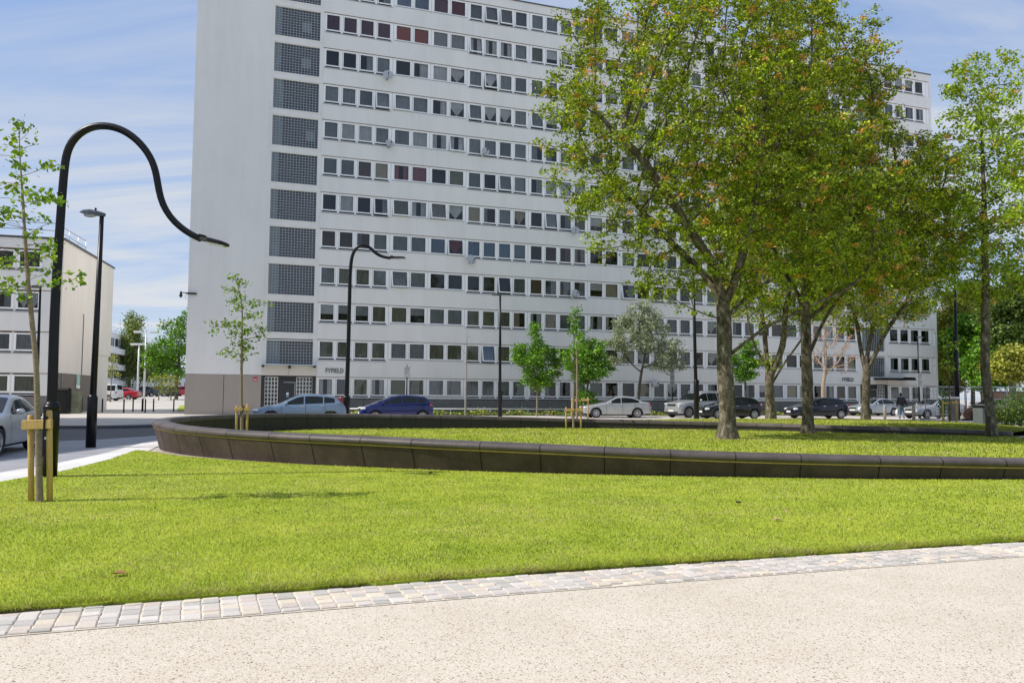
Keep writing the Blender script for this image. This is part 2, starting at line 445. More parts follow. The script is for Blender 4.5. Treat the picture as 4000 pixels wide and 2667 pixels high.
# ------------------------------------------------------------------ camera, sun, sky
cam = bpy.data.cameras.new('Camera'); camo = bpy.data.objects.new('Camera', cam); COL.objects.link(camo)
cam.sensor_fit = 'HORIZONTAL'; cam.sensor_width = 36; cam.lens = 36 * F_PX / 4000
cam.clip_start = 0.1; cam.clip_end = 5000
camo.matrix_world = Matrix.Translation((0, 0, EYE)) @ Matrix.Rotation(PI / 2 + PITCH, 4, 'X') @ Matrix.Rotation(-ROLL, 4, 'Z')
SC.camera = camo
SC.view_settings.view_transform = 'Standard'
SC.view_settings.look = 'None'
SC.view_settings.exposure = 0
SC.cycles.max_bounces = 8
SC.cycles.transparent_max_bounces = 12
SC.cycles.use_adaptive_sampling = True

SUN_EL = math.radians(47)
SUN_AZ = math.radians(14.5)              # light travels to the right and this much away from the viewer
sdir = Vector((math.cos(SUN_AZ) * math.cos(SUN_EL), math.sin(SUN_AZ) * math.cos(SUN_EL), -math.sin(SUN_EL)))
sun = bpy.data.lights.new('Sun', 'SUN'); sun.energy = 5.0; sun.angle = math.radians(0.5); sun.color = (1.0, 0.945, 0.86)
suno = bpy.data.objects.new('Sun', sun); COL.objects.link(suno)
suno.rotation_euler = sdir.to_track_quat('-Z', 'Y').to_euler(); suno.location = (-60, -20, 60)

W = bpy.data.worlds.new('World'); SC.world = W; W.use_nodes = True
nt = W.node_tree
bg = nt.nodes['Background']; bg.inputs['Strength'].default_value = 0.15
sky = N(nt, 'ShaderNodeTexSky'); sky.sky_type = 'NISHITA'; sky.sun_disc = False
sky.sun_elevation = SUN_EL
sky.sun_rotation = math.atan2(-sdir.x, -sdir.y)
sky.air_density = 1.0; sky.dust_density = 0.6; sky.ozone_density = 2.2
tc = N(nt, 'ShaderNodeTexCoord')
sx = N(nt, 'ShaderNodeSeparateXYZ'); L(nt, tc.outputs['Generated'], sx.inputs[0])
zz = N(nt, 'ShaderNodeMath', operation='MAXIMUM'); zz.inputs[1].default_value = 0.0; L(nt, sx.outputs['Z'], zz.inputs[0])
za = N(nt, 'ShaderNodeMath', operation='ADD'); za.inputs[1].default_value = 0.16; L(nt, zz.outputs[0], za.inputs[0])
dx = N(nt, 'ShaderNodeMath', operation='DIVIDE'); L(nt, sx.outputs['X'], dx.inputs[0]); L(nt, za.outputs[0], dx.inputs[1])
dy = N(nt, 'ShaderNodeMath', operation='DIVIDE'); L(nt, sx.outputs['Y'], dy.inputs[0]); L(nt, za.outputs[0], dy.inputs[1])
cx = N(nt, 'ShaderNodeCombineXYZ'); L(nt, dx.outputs[0], cx.inputs[0]); L(nt, dy.outputs[0], cx.inputs[1])
mp = N(nt, 'ShaderNodeMapping'); mp.inputs['Scale'].default_value = (1.0, 3.6, 1); mp.inputs['Rotation'].default_value = (0, 0, math.radians(-14)); mp.inputs['Location'].default_value = (3.1, 0.7, 0)
L(nt, cx.outputs[0], mp.inputs['Vector'])
cn = N(nt, 'ShaderNodeTexNoise'); cn.inputs['Scale'].default_value = 0.62; cn.inputs['Detail'].default_value = 9; cn.inputs['Roughness'].default_value = 0.60; cn.inputs['Distortion'].default_value = 0.9
L(nt, mp.outputs[0], cn.inputs['Vector'])
cf = ramp(nt, cn.outputs['Fac'], [(0.36, (0.0,) * 3), (0.47, (0.36,) * 3), (0.62, (1.0,) * 3)])
hz = ramp(nt, zz.outputs[0], [(0.0, (0.55,) * 3), (0.22, (0.1,) * 3), (0.6, (0.0,) * 3)])
mxf = N(nt, 'ShaderNodeMath', operation='MAXIMUM'); L(nt, cf, mxf.inputs[0]); L(nt, hz, mxf.inputs[1])
ccol = ramp(nt, zz.outputs[0], [(0.0, (0.90, 0.93, 0.97)), (0.30, (0.70, 0.77, 0.90)), (0.7, (0.62, 0.69, 0.85))])
cg = N(nt, 'ShaderNodeMix', data_type='RGBA', blend_type='MULTIPLY'); cg.inputs['Factor'].default_value = 1
cA = [i for i in cg.inputs if i.name == 'A' and i.type == 'RGBA'][0]; cB = [i for i in cg.inputs if i.name == 'B' and i.type == 'RGBA'][0]
L(nt, ccol, cA); cB.default_value = (5.7, 5.7, 5.7, 1)
mxs = N(nt, 'ShaderNodeMix', data_type='RGBA'); mA = [i for i in mxs.inputs if i.name == 'A' and i.type == 'RGBA'][0]; mB = [i for i in mxs.inputs if i.name == 'B' and i.type == 'RGBA'][0]
hzm = N(nt, 'ShaderNodeMix', data_type='RGBA'); hA = [i for i in hzm.inputs if i.name == 'A' and i.type == 'RGBA'][0]; hB = [i for i in hzm.inputs if i.name == 'B' and i.type == 'RGBA'][0]
hzm.inputs['Factor'].default_value = 0.60; hB.default_value = (2.3, 3.35, 5.7, 1); L(nt, sky.outputs[0], hA)
L(nt, mxf.outputs[0], mxs.inputs['Factor']); L(nt, [o for o in hzm.outputs if o.type == 'RGBA'][0], mA); L(nt, [o for o in cg.outputs if o.type == 'RGBA'][0], mB)
L(nt, [o for o in mxs.outputs if o.type == 'RGBA'][0], bg.inputs['Color'])

# ------------------------------------------------------------------ curves in plan
def catmull(P, step=0.25):
    P = [Vector(p) for p in P]
    out = []
    for i in range(len(P) - 1):
        p0 = P[max(i - 1, 0)]; p1 = P[i]; p2 = P[i + 1]; p3 = P[min(i + 2, len(P) - 1)]
        n = max(1, int((p2 - p1).length / step))
        for k in range(n):
            t = k / n
            out.append(0.5 * ((2 * p1) + (p2 - p0) * t + (2 * p0 - 5 * p1 + 4 * p2 - p3) * t * t + (3 * p1 - p0 - 3 * p2 + p3) * t ** 3))
    out.append(P[-1])
    return out

FRONT = catmull([(-11.5, 1.3), (-7.4, 3.25), (-4.6, 4.52), (-3.10, 5.16), (-1.71, 5.70), (0.01, 6.34), (2.16, 7.09), (4.87, 8.00), (8.0, 8.95), (12.0, 10.0), (17.0, 11.1)], 0.12)
def offset(P, d):
    out = []
    for i, p in enumerate(P):
        t = (P[min(i + 1, len(P) - 1)] - P[max(i - 1, 0)]).normalized()
        out.append(Vector((p.x + t.y * d, p.y - t.x * d)))
    return out
SETT_IN = offset(FRONT, 0.02); SETT_OUT = offset(FRONT, 0.56)

# base line of the planter wall (its outer face), from the right edge round the blunt end and back along the far side
WB = [(17.0, 15.6), (12.5, 14.75), (10.5, 14.35), (8.47, 14.14), (6.4, 14.03), (5.26, 14.03), (4.19, 14.12), (3.13, 14.22), (2.05, 14.34), (0.95, 14.52), (-0.10, 14.76), (-1.34, 15.08),
      (-2.50, 15.50), (-3.73, 16.05), (-5.0, 16.78), (-6.2, 17.62), (-7.3, 18.62), (-8.15, 19.75), (-8.85, 21.1), (-9.4, 22.8), (-9.72, 24.8), (-9.75, 27.0), (-9.45, 29.2), (-8.75, 31.3), (-7.5, 32.7),
      (-5.8, 33.5), (-3.5, 34.2), (-0.5, 35.1), (2.3, 35.85), (5.0, 35.85), (7.5, 35.6), (9.6, 35.3), (11.2, 34.4), (13.0, 33.3), (15.5, 32.4), (17.3, 31.9), (18.6, 31.0)]
WZ = [(0.11, ), ]
_zy = [0.16, 0.2, 0.21, 0.23, 0.26, 0.275, 0.29, 0.31, 0.34, 0.375, 0.40, 0.425, 0.45, 0.46, 0.47, 0.485, 0.51, 0.535, 0.55, 0.555, 0.55, 0.54, 0.53, 0.52, 0.50,
       0.47, 0.44, 0.37, 0.30, 0.26, 0.22, 0.19, 0.18, 0.17, 0.14, 0.09, 0.05]
WALL3 = catmull([(x, y, z) for (x, y), z in zip(WB, _zy)], 0.2)

def make_planter():
    root = empty('planter_wall', (WALL3[0].x, WALL3[0].y, 0), 0, 'long dark stone planter wall with rounded coping curving round the tree lawn', 'wall')
    ox, oy = WALL3[0].x, WALL3[0].y
    n = len(WALL3)
    nor = []; arc = [0.0]
    for i, p in enumerate(WALL3):
        t = (WALL3[min(i + 1, n - 1)] - WALL3[max(i - 1, 0)]); t.z = 0; t.normalize()
        nor.append(Vector((-t.y, t.x, 0)))            # points out of the lawn (the curve runs clockwise)
        if i: arc.append(arc[-1] + (p - WALL3[i - 1]).length)
    c = sum((Vector((p.x, p.y, 0)) for p in WALL3), Vector()) / n
    mid = n // 2
    if nor[mid].dot(Vector((WALL3[mid].x, WALL3[mid].y, 0)) - c) < 0: nor = [-v for v in nor]
    ch = 0.145                                        # coping height
    PL = 1.12                                         # panel length
    body, cope, lay, jn = MB(), MB(), MB(), MB()
    wid = 0.40
    def sect(i):
        p = Vector((WALL3[i].x - ox, WALL3[i].y - oy, 0)); o = nor[i]; zy = WALL3[i].z
        lean = 0.17 * min(1, zy / 0.4)
        low = [p + Vector((0, 0, -0.05)), p + o * lean + Vector((0, 0, zy - 0.012))]
        cw = lean + 0.02
        prof = [(cw - 0.02, zy + 0.0), (cw + 0.012, zy + 0.015), (cw + 0.03, zy + 0.055), (cw + 0.015, zy + ch * 0.72), (cw - 0.05, zy + ch * 0.95), (cw - 0.13, zy + ch),
                (cw - wid + 0.09, zy + ch), (cw - wid + 0.03, zy + ch * 0.93), (cw - wid, zy + ch * 0.7), (cw - wid + 0.0, zy - 0.0)]
        cop = [p + o * a + Vector((0, 0, b)) for a, b in prof]
        inn = [p + o * (cw - wid + 0.03) + Vector((0, 0, zy)), p + o * (cw - wid + 0.03) + Vector((0, 0, -0.05))]
        return low, cop, inn
    S = [sect(i) for i in range(n)]
    for i in range(n - 1):
        (l0, c0, i0), (l1, c1, i1) = S[i], S[i + 1]
        body.quad(l0[0], l1[0], l1[1], l0[1], 0, True)
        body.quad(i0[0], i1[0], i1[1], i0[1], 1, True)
        for k in range(len(c0) - 1): cope.quad(c0[k], c1[k], c1[k + 1], c0[k + 1], 0, True)
        o0, o1 = nor[i], nor[i + 1]
        e = Vector((0, 0, 0.019)); pr = 0.006
        a0 = l0[1] + o0 * pr; a1 = l1[1] + o1 * pr
        lay.quad(a0 - e * 0.35, a1 - e * 0.35, a1 + e * 0.65, a0 + e * 0.65, 0, True)
        # panel joints
        if int(arc[i] / PL) != int(arc[i + 1] / PL):
            t = (WALL3[i + 1] - WALL3[i]); t.z = 0; t.normalize(); w = t * 0.011
            q = o0 * 0.004
            jn.quad(l0[0] + q - w, l0[0] + q + w, l0[1] + q + w, l0[1] + q - w)
            q = -o0 * 0.004
            jn.quad(i0[0] + q - w, i0[0] + q + w, i0[1] + q + w, i0[1] + q - w)
            w = t * 0.008
            for k in range(len(c0) - 1):
                up = Vector((0, 0, 0.003))
                qq0 = c0[k] + (c0[k] - (Vector((WALL3[i].x - ox, WALL3[i].y - oy, WALL3[i].z + ch * 0.4)))).normalized() * 0.003
                qq1 = c0[k + 1] + (c0[k + 1] - (Vector((WALL3[i].x - ox, WALL3[i].y - oy, WALL3[i].z + ch * 0.4)))).normalized() * 0.003
                jn.quad(qq0 - w, qq0 + w, qq1 + w, qq1 - w)
    for j in (0, n - 1):
        l, cc, ii = S[j]
        body.poly([l[0], l[1], ii[0], ii[1]]); cope.poly(cc)
    # weld rows so that shading is smooth
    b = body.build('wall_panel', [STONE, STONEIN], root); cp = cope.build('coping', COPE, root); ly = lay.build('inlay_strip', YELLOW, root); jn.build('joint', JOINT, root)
    for o in (b, cp, ly):
        import bmesh
        bm = bmesh.new(); bm.from_mesh(o.data); bmesh.ops.remove_doubles(bm, verts=bm.verts, dist=0.0005); bmesh.ops.recalc_face_normals(bm, faces=bm.faces); bm.to_mesh(o.data); bm.free()
    return [Vector((p.x + nor[i].x * 0, p.y, 0)) for i, p in enumerate(WALL3)], nor
WPTS, WNOR = make_planter()

# ------------------------------------------------------------------ ground sheets
def sheet(name, pts, z, m, kind='structure', thick=None, **kw):
    """flat polygon on the ground, with skirt when thick"""
    import bmesh
    bm = bmesh.new()
    vs = [bm.verts.new((p[0], p[1], z)) for p in pts]
    f = bm.faces.new(vs)
    bm.normal_update()
    if f.normal.z < 0: f.normal_flip()
    if thick:
        n = len(pts)
        lo = [bm.verts.new((p[0], p[1], z - thick)) for p in pts]
        for i in range(n): bm.faces.new((vs[i], lo[i], lo[(i + 1) % n], vs[(i + 1) % n]))
        bmesh.ops.recalc_face_normals(bm, faces=bm.faces)
    bmesh.ops.triangulate(bm, faces=[q for q in bm.faces if len(q.verts) > 4])
    me = bpy.data.meshes.new(name); bm.to_mesh(me); bm.free()
    me.materials.append(m)
    o = bpy.data.objects.new(name, me); COL.objects.link(o)
    return setp(o, kind=kind, **kw)

def lot_z(x, y):
    t = min(1, max(0, (y - 66) / 60)); k = min(1, max(0, (-14 - x) / 10))
    return (0.0208 * max(0, min(y - 66, 70))) * k

def make_ground():
    # paved ground, one sheet to the horizon, rising gently into the car park at the far left
    xs = [-1500, -700, -300, -180, -140, -120, -100, -90, -80, -70, -60, -50, -45, -40, -35, -30, -27, -24, -20, -14, 0, 20, 50, 100, 300, 700, 1500]
    ys = [-400, -100, -30, 0, 20, 40, 55, 62, 66, 72, 78, 84, 90, 100, 110, 120, 136, 160, 200, 300, 600, 1200, 2500]
    V = [(x, y, lot_z(x, y)) for y in ys for x in xs]
    nx = len(xs)
    Fq = [(j * nx + i, j * nx + i + 1, (j + 1) * nx + i + 1, (j + 1) * nx + i) for j in range(len(ys) - 1) for i in range(nx - 1)]
    npmesh('ground', V, Fq, GROUND, smooth=True, kind='structure')
make_ground()

path_poly = [(p.x, p.y) for p in SETT_OUT] + [(22, 4), (22, -25), (-22, -25), (-14, 0)]
sheet('path', path_poly, 0.008, PATH)
# joint bed under the setts
sheet('sett_bed', [(p.x, p.y) for p in SETT_IN] + [(p.x, p.y) for p in reversed(SETT_OUT)], 0.012, MORTAR)

def make_setts():
    V, Fq, Cc = [], [], []
    cols = [((0.47, 0.465, 0.43), 4), ((0.66, 0.61, 0.58), 5), ((0.78, 0.68, 0.53), 3), ((0.68, 0.58, 0.51), 3), ((0.56, 0.54, 0.52), 3), ((0.74, 0.69, 0.64), 4)]
    mean_ = (0.67, 0.60, 0.52)
    bag = [tuple(0.66 * a + 0.34 * b for a, b in zip(c, mean_)) for c, k in cols for _ in range(k)]
    # resample the inner curve at sett pitch
    P = SETT_IN; acc = [0]
    for i in range(1, len(P)): acc.append(acc[-1] + (P[i] - P[i - 1]).length)
    def at(s):
        s = min(max(s, 0), acc[-1] - 1e-6)
        i = max(k for k in range(len(acc)) if acc[k] <= s) if s < 3 else int(np.searchsorted(acc, s) - 1)
        t = (s - acc[i]) / (acc[i + 1] - acc[i])
        p = P[i].lerp(P[i + 1], t); d = (P[i + 1] - P[i]).normalized()
        return p, d
    s = 0.0
    while s < acc[-1] - 0.2:
        w = R.uniform(0.108, 0.122)
        p, d = at(s + w / 2); nrm = Vector((d.y, -d.x))
        y = 0.008 + R.uniform(0, 0.01)
        off0 = R.uniform(-0.05, 0.0)
        first = True
        while y < 0.51:
            l = R.uniform(0.085, 0.135)
            if first: l += off0; first = False
            if y + l > 0.49: l = 0.525 - y
            if l < 0.04: break
            g = 0.0055
            c = R.choice(bag); k = R.uniform(0.80, 0.98)
            c = tuple(v * k for v in c)
            z0, z1 = 0.0, 0.021 + R.uniform(-0.003, 0.003)
            a0, a1, b0, b1 = -w / 2 + g, w / 2 - g, y + g, y + l - g
            base = len(V)
            jit = lambda: R.uniform(-0.003, 0.003)
            for zz_, ins in ((z0, 0), (z1 - 0.004, 0), (z1, 0.006)):
                for a, b in ((a0 + ins, b0 + ins), (a1 - ins, b0 + ins), (a1 - ins, b1 - ins), (a0 + ins, b1 - ins)):
                    q = p + d * (a + jit()) + nrm * (b + jit())
                    V.append((q.x, q.y, zz_)); Cc.append(c)
            for r in (0, 4):
                for k2 in range(4):
                    Fq.append((base + r + k2, base + r + 4 + k2, base + r + 4 + (k2 + 1) % 4, base + r + (k2 + 1) % 4))
            Fq.append((base + 8, base + 11, base + 10, base + 9))
            y += l
        s += w
    Fq = [q[::-1] for q in Fq]
    npmesh('sett_paving', V, Fq, SETT, col=np.array(Cc), kind='structure')
make_setts()

# outline of the front lawn
LEFT_IN = [(-9.6, 2.25), (-8.1, 8.0), (-7.63, 12.54), (-7.66, 14.32), (-8.10, 16.88), (-8.85, 19.75)]
near = [(p.x + o.x * 0.05, p.y + o.y * 0.05) for p, o in zip(WPTS, WNOR)]
k_tip = min(range(len(WPTS)), key=lambda i: (WPTS[i].x + 8.15) ** 2 + (WPTS[i].y - 19.75) ** 2)
def gapw(x): return 0.05 + 0.30 * min(1, max(0, (-3.0 - x) / 5.0))
back = [(p.x + o.x * gapw(p.x), p.y + o.y * gapw(p.x)) for p, o in zip(WPTS[:k_tip], WNOR[:k_tip])]
front = [(p.x, p.y) for p in FRONT if p.x > -9.6]
LAWN_POLY = front + back + list(reversed(LEFT_IN))
sheet('lawn_soil', [(p.x, p.y) for p in FRONT if p.x > -9.6] + [(p.x, p.y) for p in reversed(offset(FRONT, -0.1)) if p.x > -9.6], 0.016, SOIL)
sheet('lawn', [(p.x + R.uniform(-.02, .02), p.y + R.uniform(-.03, .012)) for p in offset(FRONT, -0.022) if p.x > -9.6] + back + list(reversed(LEFT_IN)), 0.03, LAWN, thick=0.028)
# pale granite edging along the left side of the lawn
strip_out = [(-10.6, 2.0), (-9.2, 8.0), (-8.55, 12.6), (-8.70, 16.0), (-9.2, 19.1), (-10.1, 22.9), (-10.5, 25.5)]
inner2 = [(-9.4, 2.2), (-8.0, 8.0), (-7.55, 12.54), (-7.6, 14.32), (-8.0, 16.9), (-8.5, 19.6), (-8.9, 20.9), (-9.5, 23.0), (-9.8, 25.5)]
sheet('edging', strip_out + list(reversed(inner2)), 0.012, PALEK)
gravel = [(p.x + o.x * (gapw(p.x) + 0.1), p.y + o.y * (gapw(p.x) + 0.1)) for p, o in zip(WPTS[:k_tip], WNOR[:k_tip]) if p.x < -1]
gravel2 = [(p.x - o.x * 0.1, p.y - o.y * 0.1) for p, o in zip(WPTS[:k_tip], WNOR[:k_tip]) if p.x < -1]
sheet('gravel_margin', gravel + list(reversed(gravel2)), 0.017, mat('pinkish gravel', (0.42, 0.35, 0.30), 0.9, fine=0.4, fscale=50, world=True))
# grey pavement to the left and the road behind it
road_near = [(-70, 18), (-30, 20.5), (-18, 21.5), (-13.6, 22.6), (-12.2, 24.2), (-11.6, 26.5), (-11.2, 29.0), (-10.4, 32.0), (-8.6, 34.4), (-5.5, 35.9), (-1, 37.2), (4, 37.8), (9, 37.5), (12, 39)]
road_far = [(-70, 27.0), (-34, 29.0), (-22, 30.6), (-16, 32.0), (-14.3, 33.6), (-13.6, 36.5), (-12.5, 40.0), (-9.5, 42.6), (-5, 44.5), (2, 47)]
sheet('pavement', strip_out + [(-10.6, 27.5), (-10.4, 31.5)] + [(-11.0, 29.5)] + [(-11.6, 26.5), (-12.2, 24.2), (-13.6, 22.6), (-18, 21.5), (-30, 20.5), (-45, 18), (-45, 2)], 0.008, PAVE)
sheet('road', road_near[:8] + [(-9.9, 35.0), (-9.2, 39.5), (-11.5, 40.2)] + list(reversed(road_far[:6])), 0.004, ASPHALT)
kb = MB()
rf = catmull(road_far[:7], 0.6)
for a, b in zip(rf[:-1], rf[1:]):
    t = (b - a).normalized(); nn = Vector((-t.y, t.x)) * 0.28
    kb.quad((a.x, a.y, -0.02), (b.x, b.y, -0.02), (b.x, b.y, 0.12), (a.x, a.y, 0.12))
    kb.quad((a.x, a.y, 0.12), (b.x, b.y, 0.12), (b.x + nn.x, b.y + nn.y, 0.12), (a.x + nn.x, a.y + nn.y, 0.12))
    kb.quad((a.x + nn.x, a.y + nn.y, 0.12), (b.x + nn.x, b.y + nn.y, 0.12), (b.x + nn.x * 12, b.y + nn.y * 12, 0.006), (a.x + nn.x * 12, a.y + nn.y * 12, 0.006))
kb.build('kerb', KERB, kind='structure').data.materials.append(PAVE)
for i, p in enumerate(bpy.data.objects['kerb'].data.polygons):
    if i % 3 == 2: p.material_index = 1
# pale carriageway between the planter and the tower
sheet('carriageway', [(-12.5, 40.5), (-9.6, 37.5), (-6.5, 36.8), (-1, 38.2), (4, 38.8), (9, 38.6), (14, 40), (25, 45), (40, 52), (90, 66), (90, 76), (30, 64), (0, 56.0), (-12, 52.6), (-14, 48)], 0.006, ROADL)

def make_beds():
    inner = [(p.x - o.x * 0.24, p.y - o.y * 0.24) for p, o in zip(WPTS, WNOR)]
    sheet('planter_lawn', inner, 0.02, LAWN)
    # raised lawn behind the far wall
    fa = [(p.x + o.x * 0.1, p.y + o.y * 0.1, max(0.03, w.z + 0.10)) for p, o, w in zip(WPTS, WNOR, WALL3) if p.y > 30 and p.x > 4.2]
    bk = catmull([(4.6, 36.6), (6.5, 42.0), (9.2, 48.0), (13.0, 51.0), (19.0, 53.5), (24.6, 54.2), (26.6, 50.0), (26.3, 45.0), (24.5, 39.0), (20.5, 32.5)], 0.3)
    nseg, rows = 60, 14
    def res(P, n):
        P = [Vector(p) for p in P]; a = [0]
        for i in range(1, len(P)): a.append(a[-1] + (P[i] - P[i - 1]).length)
        o = []
        for k in range(n):
            s = a[-1] * k / (n - 1); i = min(int(np.searchsorted(a, s, 'right') - 1), len(P) - 2)
            o.append(P[i].lerp(P[i + 1], (s - a[i]) / max(1e-9, a[i + 1] - a[i])))
        return o
    A = res(fa, nseg); B = res([(p[0], p[1], 0.015) for p in bk], nseg)
    V = []
    for r in range(rows):
        t = r / (rows - 1)
        for k in range(nseg):
            p = A[k].lerp(B[k], t); V.append((p.x, p.y, p.z + 0.10 * math.sin(PI * t)))
    Fq = [(r * nseg + k, r * nseg + k + 1, (r + 1) * nseg + k + 1, (r + 1) * nseg + k) for r in range(rows - 1) for k in range(nseg - 1)]
    o = npmesh('raised_lawn', V, Fq, LAWN, smooth=True, kind='structure')
    return V, nseg, rows
MOUND = make_beds()

# ------------------------------------------------------------------ grass blades
def inpoly(X, Y, poly):
    P = np.array(poly); n = len(P); c = np.zeros(len(X), bool); j = n - 1
    for i in range(n):
        xi, yi, xj, yj = P[i, 0], P[i, 1], P[j, 0], P[j, 1]
        m = ((yi > Y) != (yj > Y)) & (X < (xj - xi) * (Y - yi) / (yj - yi + 1e-12) + xi)
        c ^= m; j = i
    return c

def blades(X, Y, Z, hgt, wid, lean, bright=None):
    n = len(X)
    a = NR.uniform(0, 2 * PI, n); b = NR.uniform(0, 2 * PI, n)
    dx, dy = np.cos(a) * wid / 2, np.sin(a) * wid / 2
    ll = lean * hgt
    h = hgt * NR.uniform(0.55, 1.2, n)
    V = np.empty((n, 3, 3))
    V[:, 0] = np.stack([X - dx, Y - dy, Z], 1); V[:, 1] = np.stack([X + dx, Y + dy, Z], 1)
    V[:, 2] = np.stack([X + np.cos(b) * ll, Y + np.sin(b) * ll, Z + h], 1)
    # patchy colour
    fld = np.zeros(n); fl2 = np.zeros(n)
    rr = np.random.default_rng(5)
    for sc_, am in ((0.35, 0.5), (0.8, 0.55), (1.7, 0.5), (3.6, 0.4), (7.5, 0.3)):
        for _ in range(5):
            th = rr.uniform(0, 2 * PI); ph = rr.uniform(0, 2 * PI); ph2 = rr.uniform(0, 2 * PI)
            u_ = (X * math.cos(th) + Y * math.sin(th)) * sc_ * 2.2; w_ = (-X * math.sin(th) + Y * math.cos(th)) * sc_ * 2.2
            q_ = np.sin(u_ + ph + 1.2 * np.sin(w_ * 0.6)) * np.sin(w_ * 0.8 + ph2)
            fld += am * q_; fl2 += am * np.roll(q_, 0) * rr.choice([-1, 1])
    pat = 0.52 + 0.20 * fld + NR.normal(0, 0.20, n)
    pat = np.clip(pat, 0, 1)[:, None]
    c1 = np.array([0.140, 0.215, 0.011]); c2 = np.array([0.365, 0.385, 0.050])
    col = c1 * (1 - pat) + c2 * pat
    dry = NR.random(n) < np.clip(0.13 + 0.13 * fl2, 0.03, 0.42)
    col[dry] = np.array([0.42, 0.36, 0.16]) * NR.uniform(0.7, 1.1, (dry.sum(), 1))
    col *= NR.uniform(0.75, 1.15, (n, 1))
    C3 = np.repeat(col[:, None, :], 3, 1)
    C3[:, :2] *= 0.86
    return V.reshape(-1, 3), C3.reshape(-1, 3)

def make_grass():
    # close lawn: density falls with distance so that every blade stays about a pixel wide
    x0, x1, y0, y1 = -9.7, 16.5, 1.5, 20.3
    n = 3600000
    X = NR.uniform(x0, x1, n); Y = NR.uniform(y0, y1, n)
    d = np.sqrt(X * X + Y * Y)
    rho = np.where(np.abs(X) < 0.66 * Y + 1.2, np.clip(210000 / (d * d), 420, 7600), 260)
    dens = n / ((x1 - x0) * (y1 - y0))
    keep = NR.random(n) < rho / dens
    X, Y, d = X[keep], Y[keep], d[keep]
    m = inpoly(X, Y, LAWN_POLY)
    X, Y, d = X[m], Y[m], d[m]
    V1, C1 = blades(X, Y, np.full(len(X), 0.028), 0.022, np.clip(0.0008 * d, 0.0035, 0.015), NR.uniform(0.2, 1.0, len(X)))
    # shaggy front edge
    P = FRONT; ne = 34000
    idx = NR.integers(60, len(P) - 1, ne); t = NR.random(ne)
    PX = np.array([p.x for p in P]); PY = np.array([p.y for p in P])
    ex = PX[idx] * (1 - t) + PX[idx + 1] * t if False else PX[idx] * (1 - t) + PX[np.minimum(idx + 1, len(P) - 1)] * t
    ey = PY[idx] * (1 - t) + PY[np.minimum(idx + 1, len(P) - 1)] * t
    ins = np.abs(NR.normal(0.0, 0.06, ne)) + 0.01
    ex2 = ex - 0.36 * ins; ey2 = ey + 0.93 * ins
    V2, C2 = blades(ex2, ey2, np.full(ne, 0.018), 0.055, 0.0045, NR.uniform(0.5, 1.9, ne))
    C2 = C2 * NR.choice([0.45, 0.7, 1.0], ne)[:, None].repeat(3, 0)
    V = np.concatenate([V1, V2]); C = np.concatenate([C1, C2])
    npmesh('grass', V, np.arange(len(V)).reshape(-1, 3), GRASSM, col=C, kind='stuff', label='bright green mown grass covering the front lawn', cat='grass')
    # planter lawn
    poly = [(p.x - o.x * 0.2, p.y - o.y * 0.2) for p, o in zip(WPTS, WNOR)]
    n = 150000
    X = NR.uniform(-10, 19, n); Y = NR.uniform(14, 36, n); m = inpoly(X, Y, poly); X, Y = X[m], Y[m]
    V, C = blades(X, Y, np.full(len(X), 0.018), 0.05, 0.02, NR.uniform(0.2, 1.0, len(X)))
    npmesh('grass', V, np.arange(len(V)).reshape(-1, 3), GRASSM, col=C, kind='stuff', label='shaded and sunlit grass inside the curved stone planter', cat='grass')
    MV, ns, nr = MOUND; MV = np.array(MV).reshape(nr, ns, 3)
    n = 60000
    r = NR.uniform(0, nr - 1.001, n); k = NR.uniform(0, ns - 1.001, n); ri, ki = r.astype(int), k.astype(int); fr, fk = (r - ri)[:, None], (k - ki)[:, None]
    P = MV[ri, ki] * (1 - fr) * (1 - fk) + MV[ri + 1, ki] * fr * (1 - fk) + MV[ri, ki + 1] * (1 - fr) * fk + MV[ri + 1, ki + 1] * fr * fk
    V, C = blades(P[:, 0], P[:, 1], P[:, 2] - 0.005, 0.06, 0.03, NR.uniform(0.2, 1.0, n))
    npmesh('grass', V, np.arange(len(V)).reshape(-1, 3), GRASSM, col=C, kind='stuff', label='grass on the raised lawn behind the low far wall', cat='grass')
make_grass()
# ------------------------------------------------------------------ tower block
PSI = 1.2243
TX, TY = -21.9123, 55.8648
TRZ = PI / 2 - PSI
def TW(u, z, v=0.0):
    """point on the tower's front, v metres out of it"""
    return Vector((TX + u * math.sin(PSI) + v * math.cos(PSI), TY + u * math.cos(PSI) - v * math.sin(PSI), z))
FH = 2.65
ZT0 = 2.494
UEND = 65.91
ROOF = 32.5

CURT = {}
def curtain_mat(name, col, pat=0.0):
    if name not in CURT:
        CURT[name] = mat('curtain ' + name, col, 0.9, var=0.12 + pat, scale=2.5 if not pat else 9)
    return CURT[name]
CSTY = {'net': (0.38, 0.41, 0.43), 'white': (0.70, 0.71, 0.72), 'grey': (0.22, 0.25, 0.27), 'olive': (0.26, 0.27, 0.20), 'tan': (0.52, 0.46, 0.34), 'purple': (0.17, 0.075, 0.12),
        'rust': (0.40, 0.10, 0.075), 'pink': (0.42, 0.16, 0.22), 'maroon': (0.22, 0.03, 0.05), 'blue': (0.24, 0.33, 0.44), 'brown': (0.16, 0.11, 0.09), 'pattern': (0.34, 0.34, 0.30)}

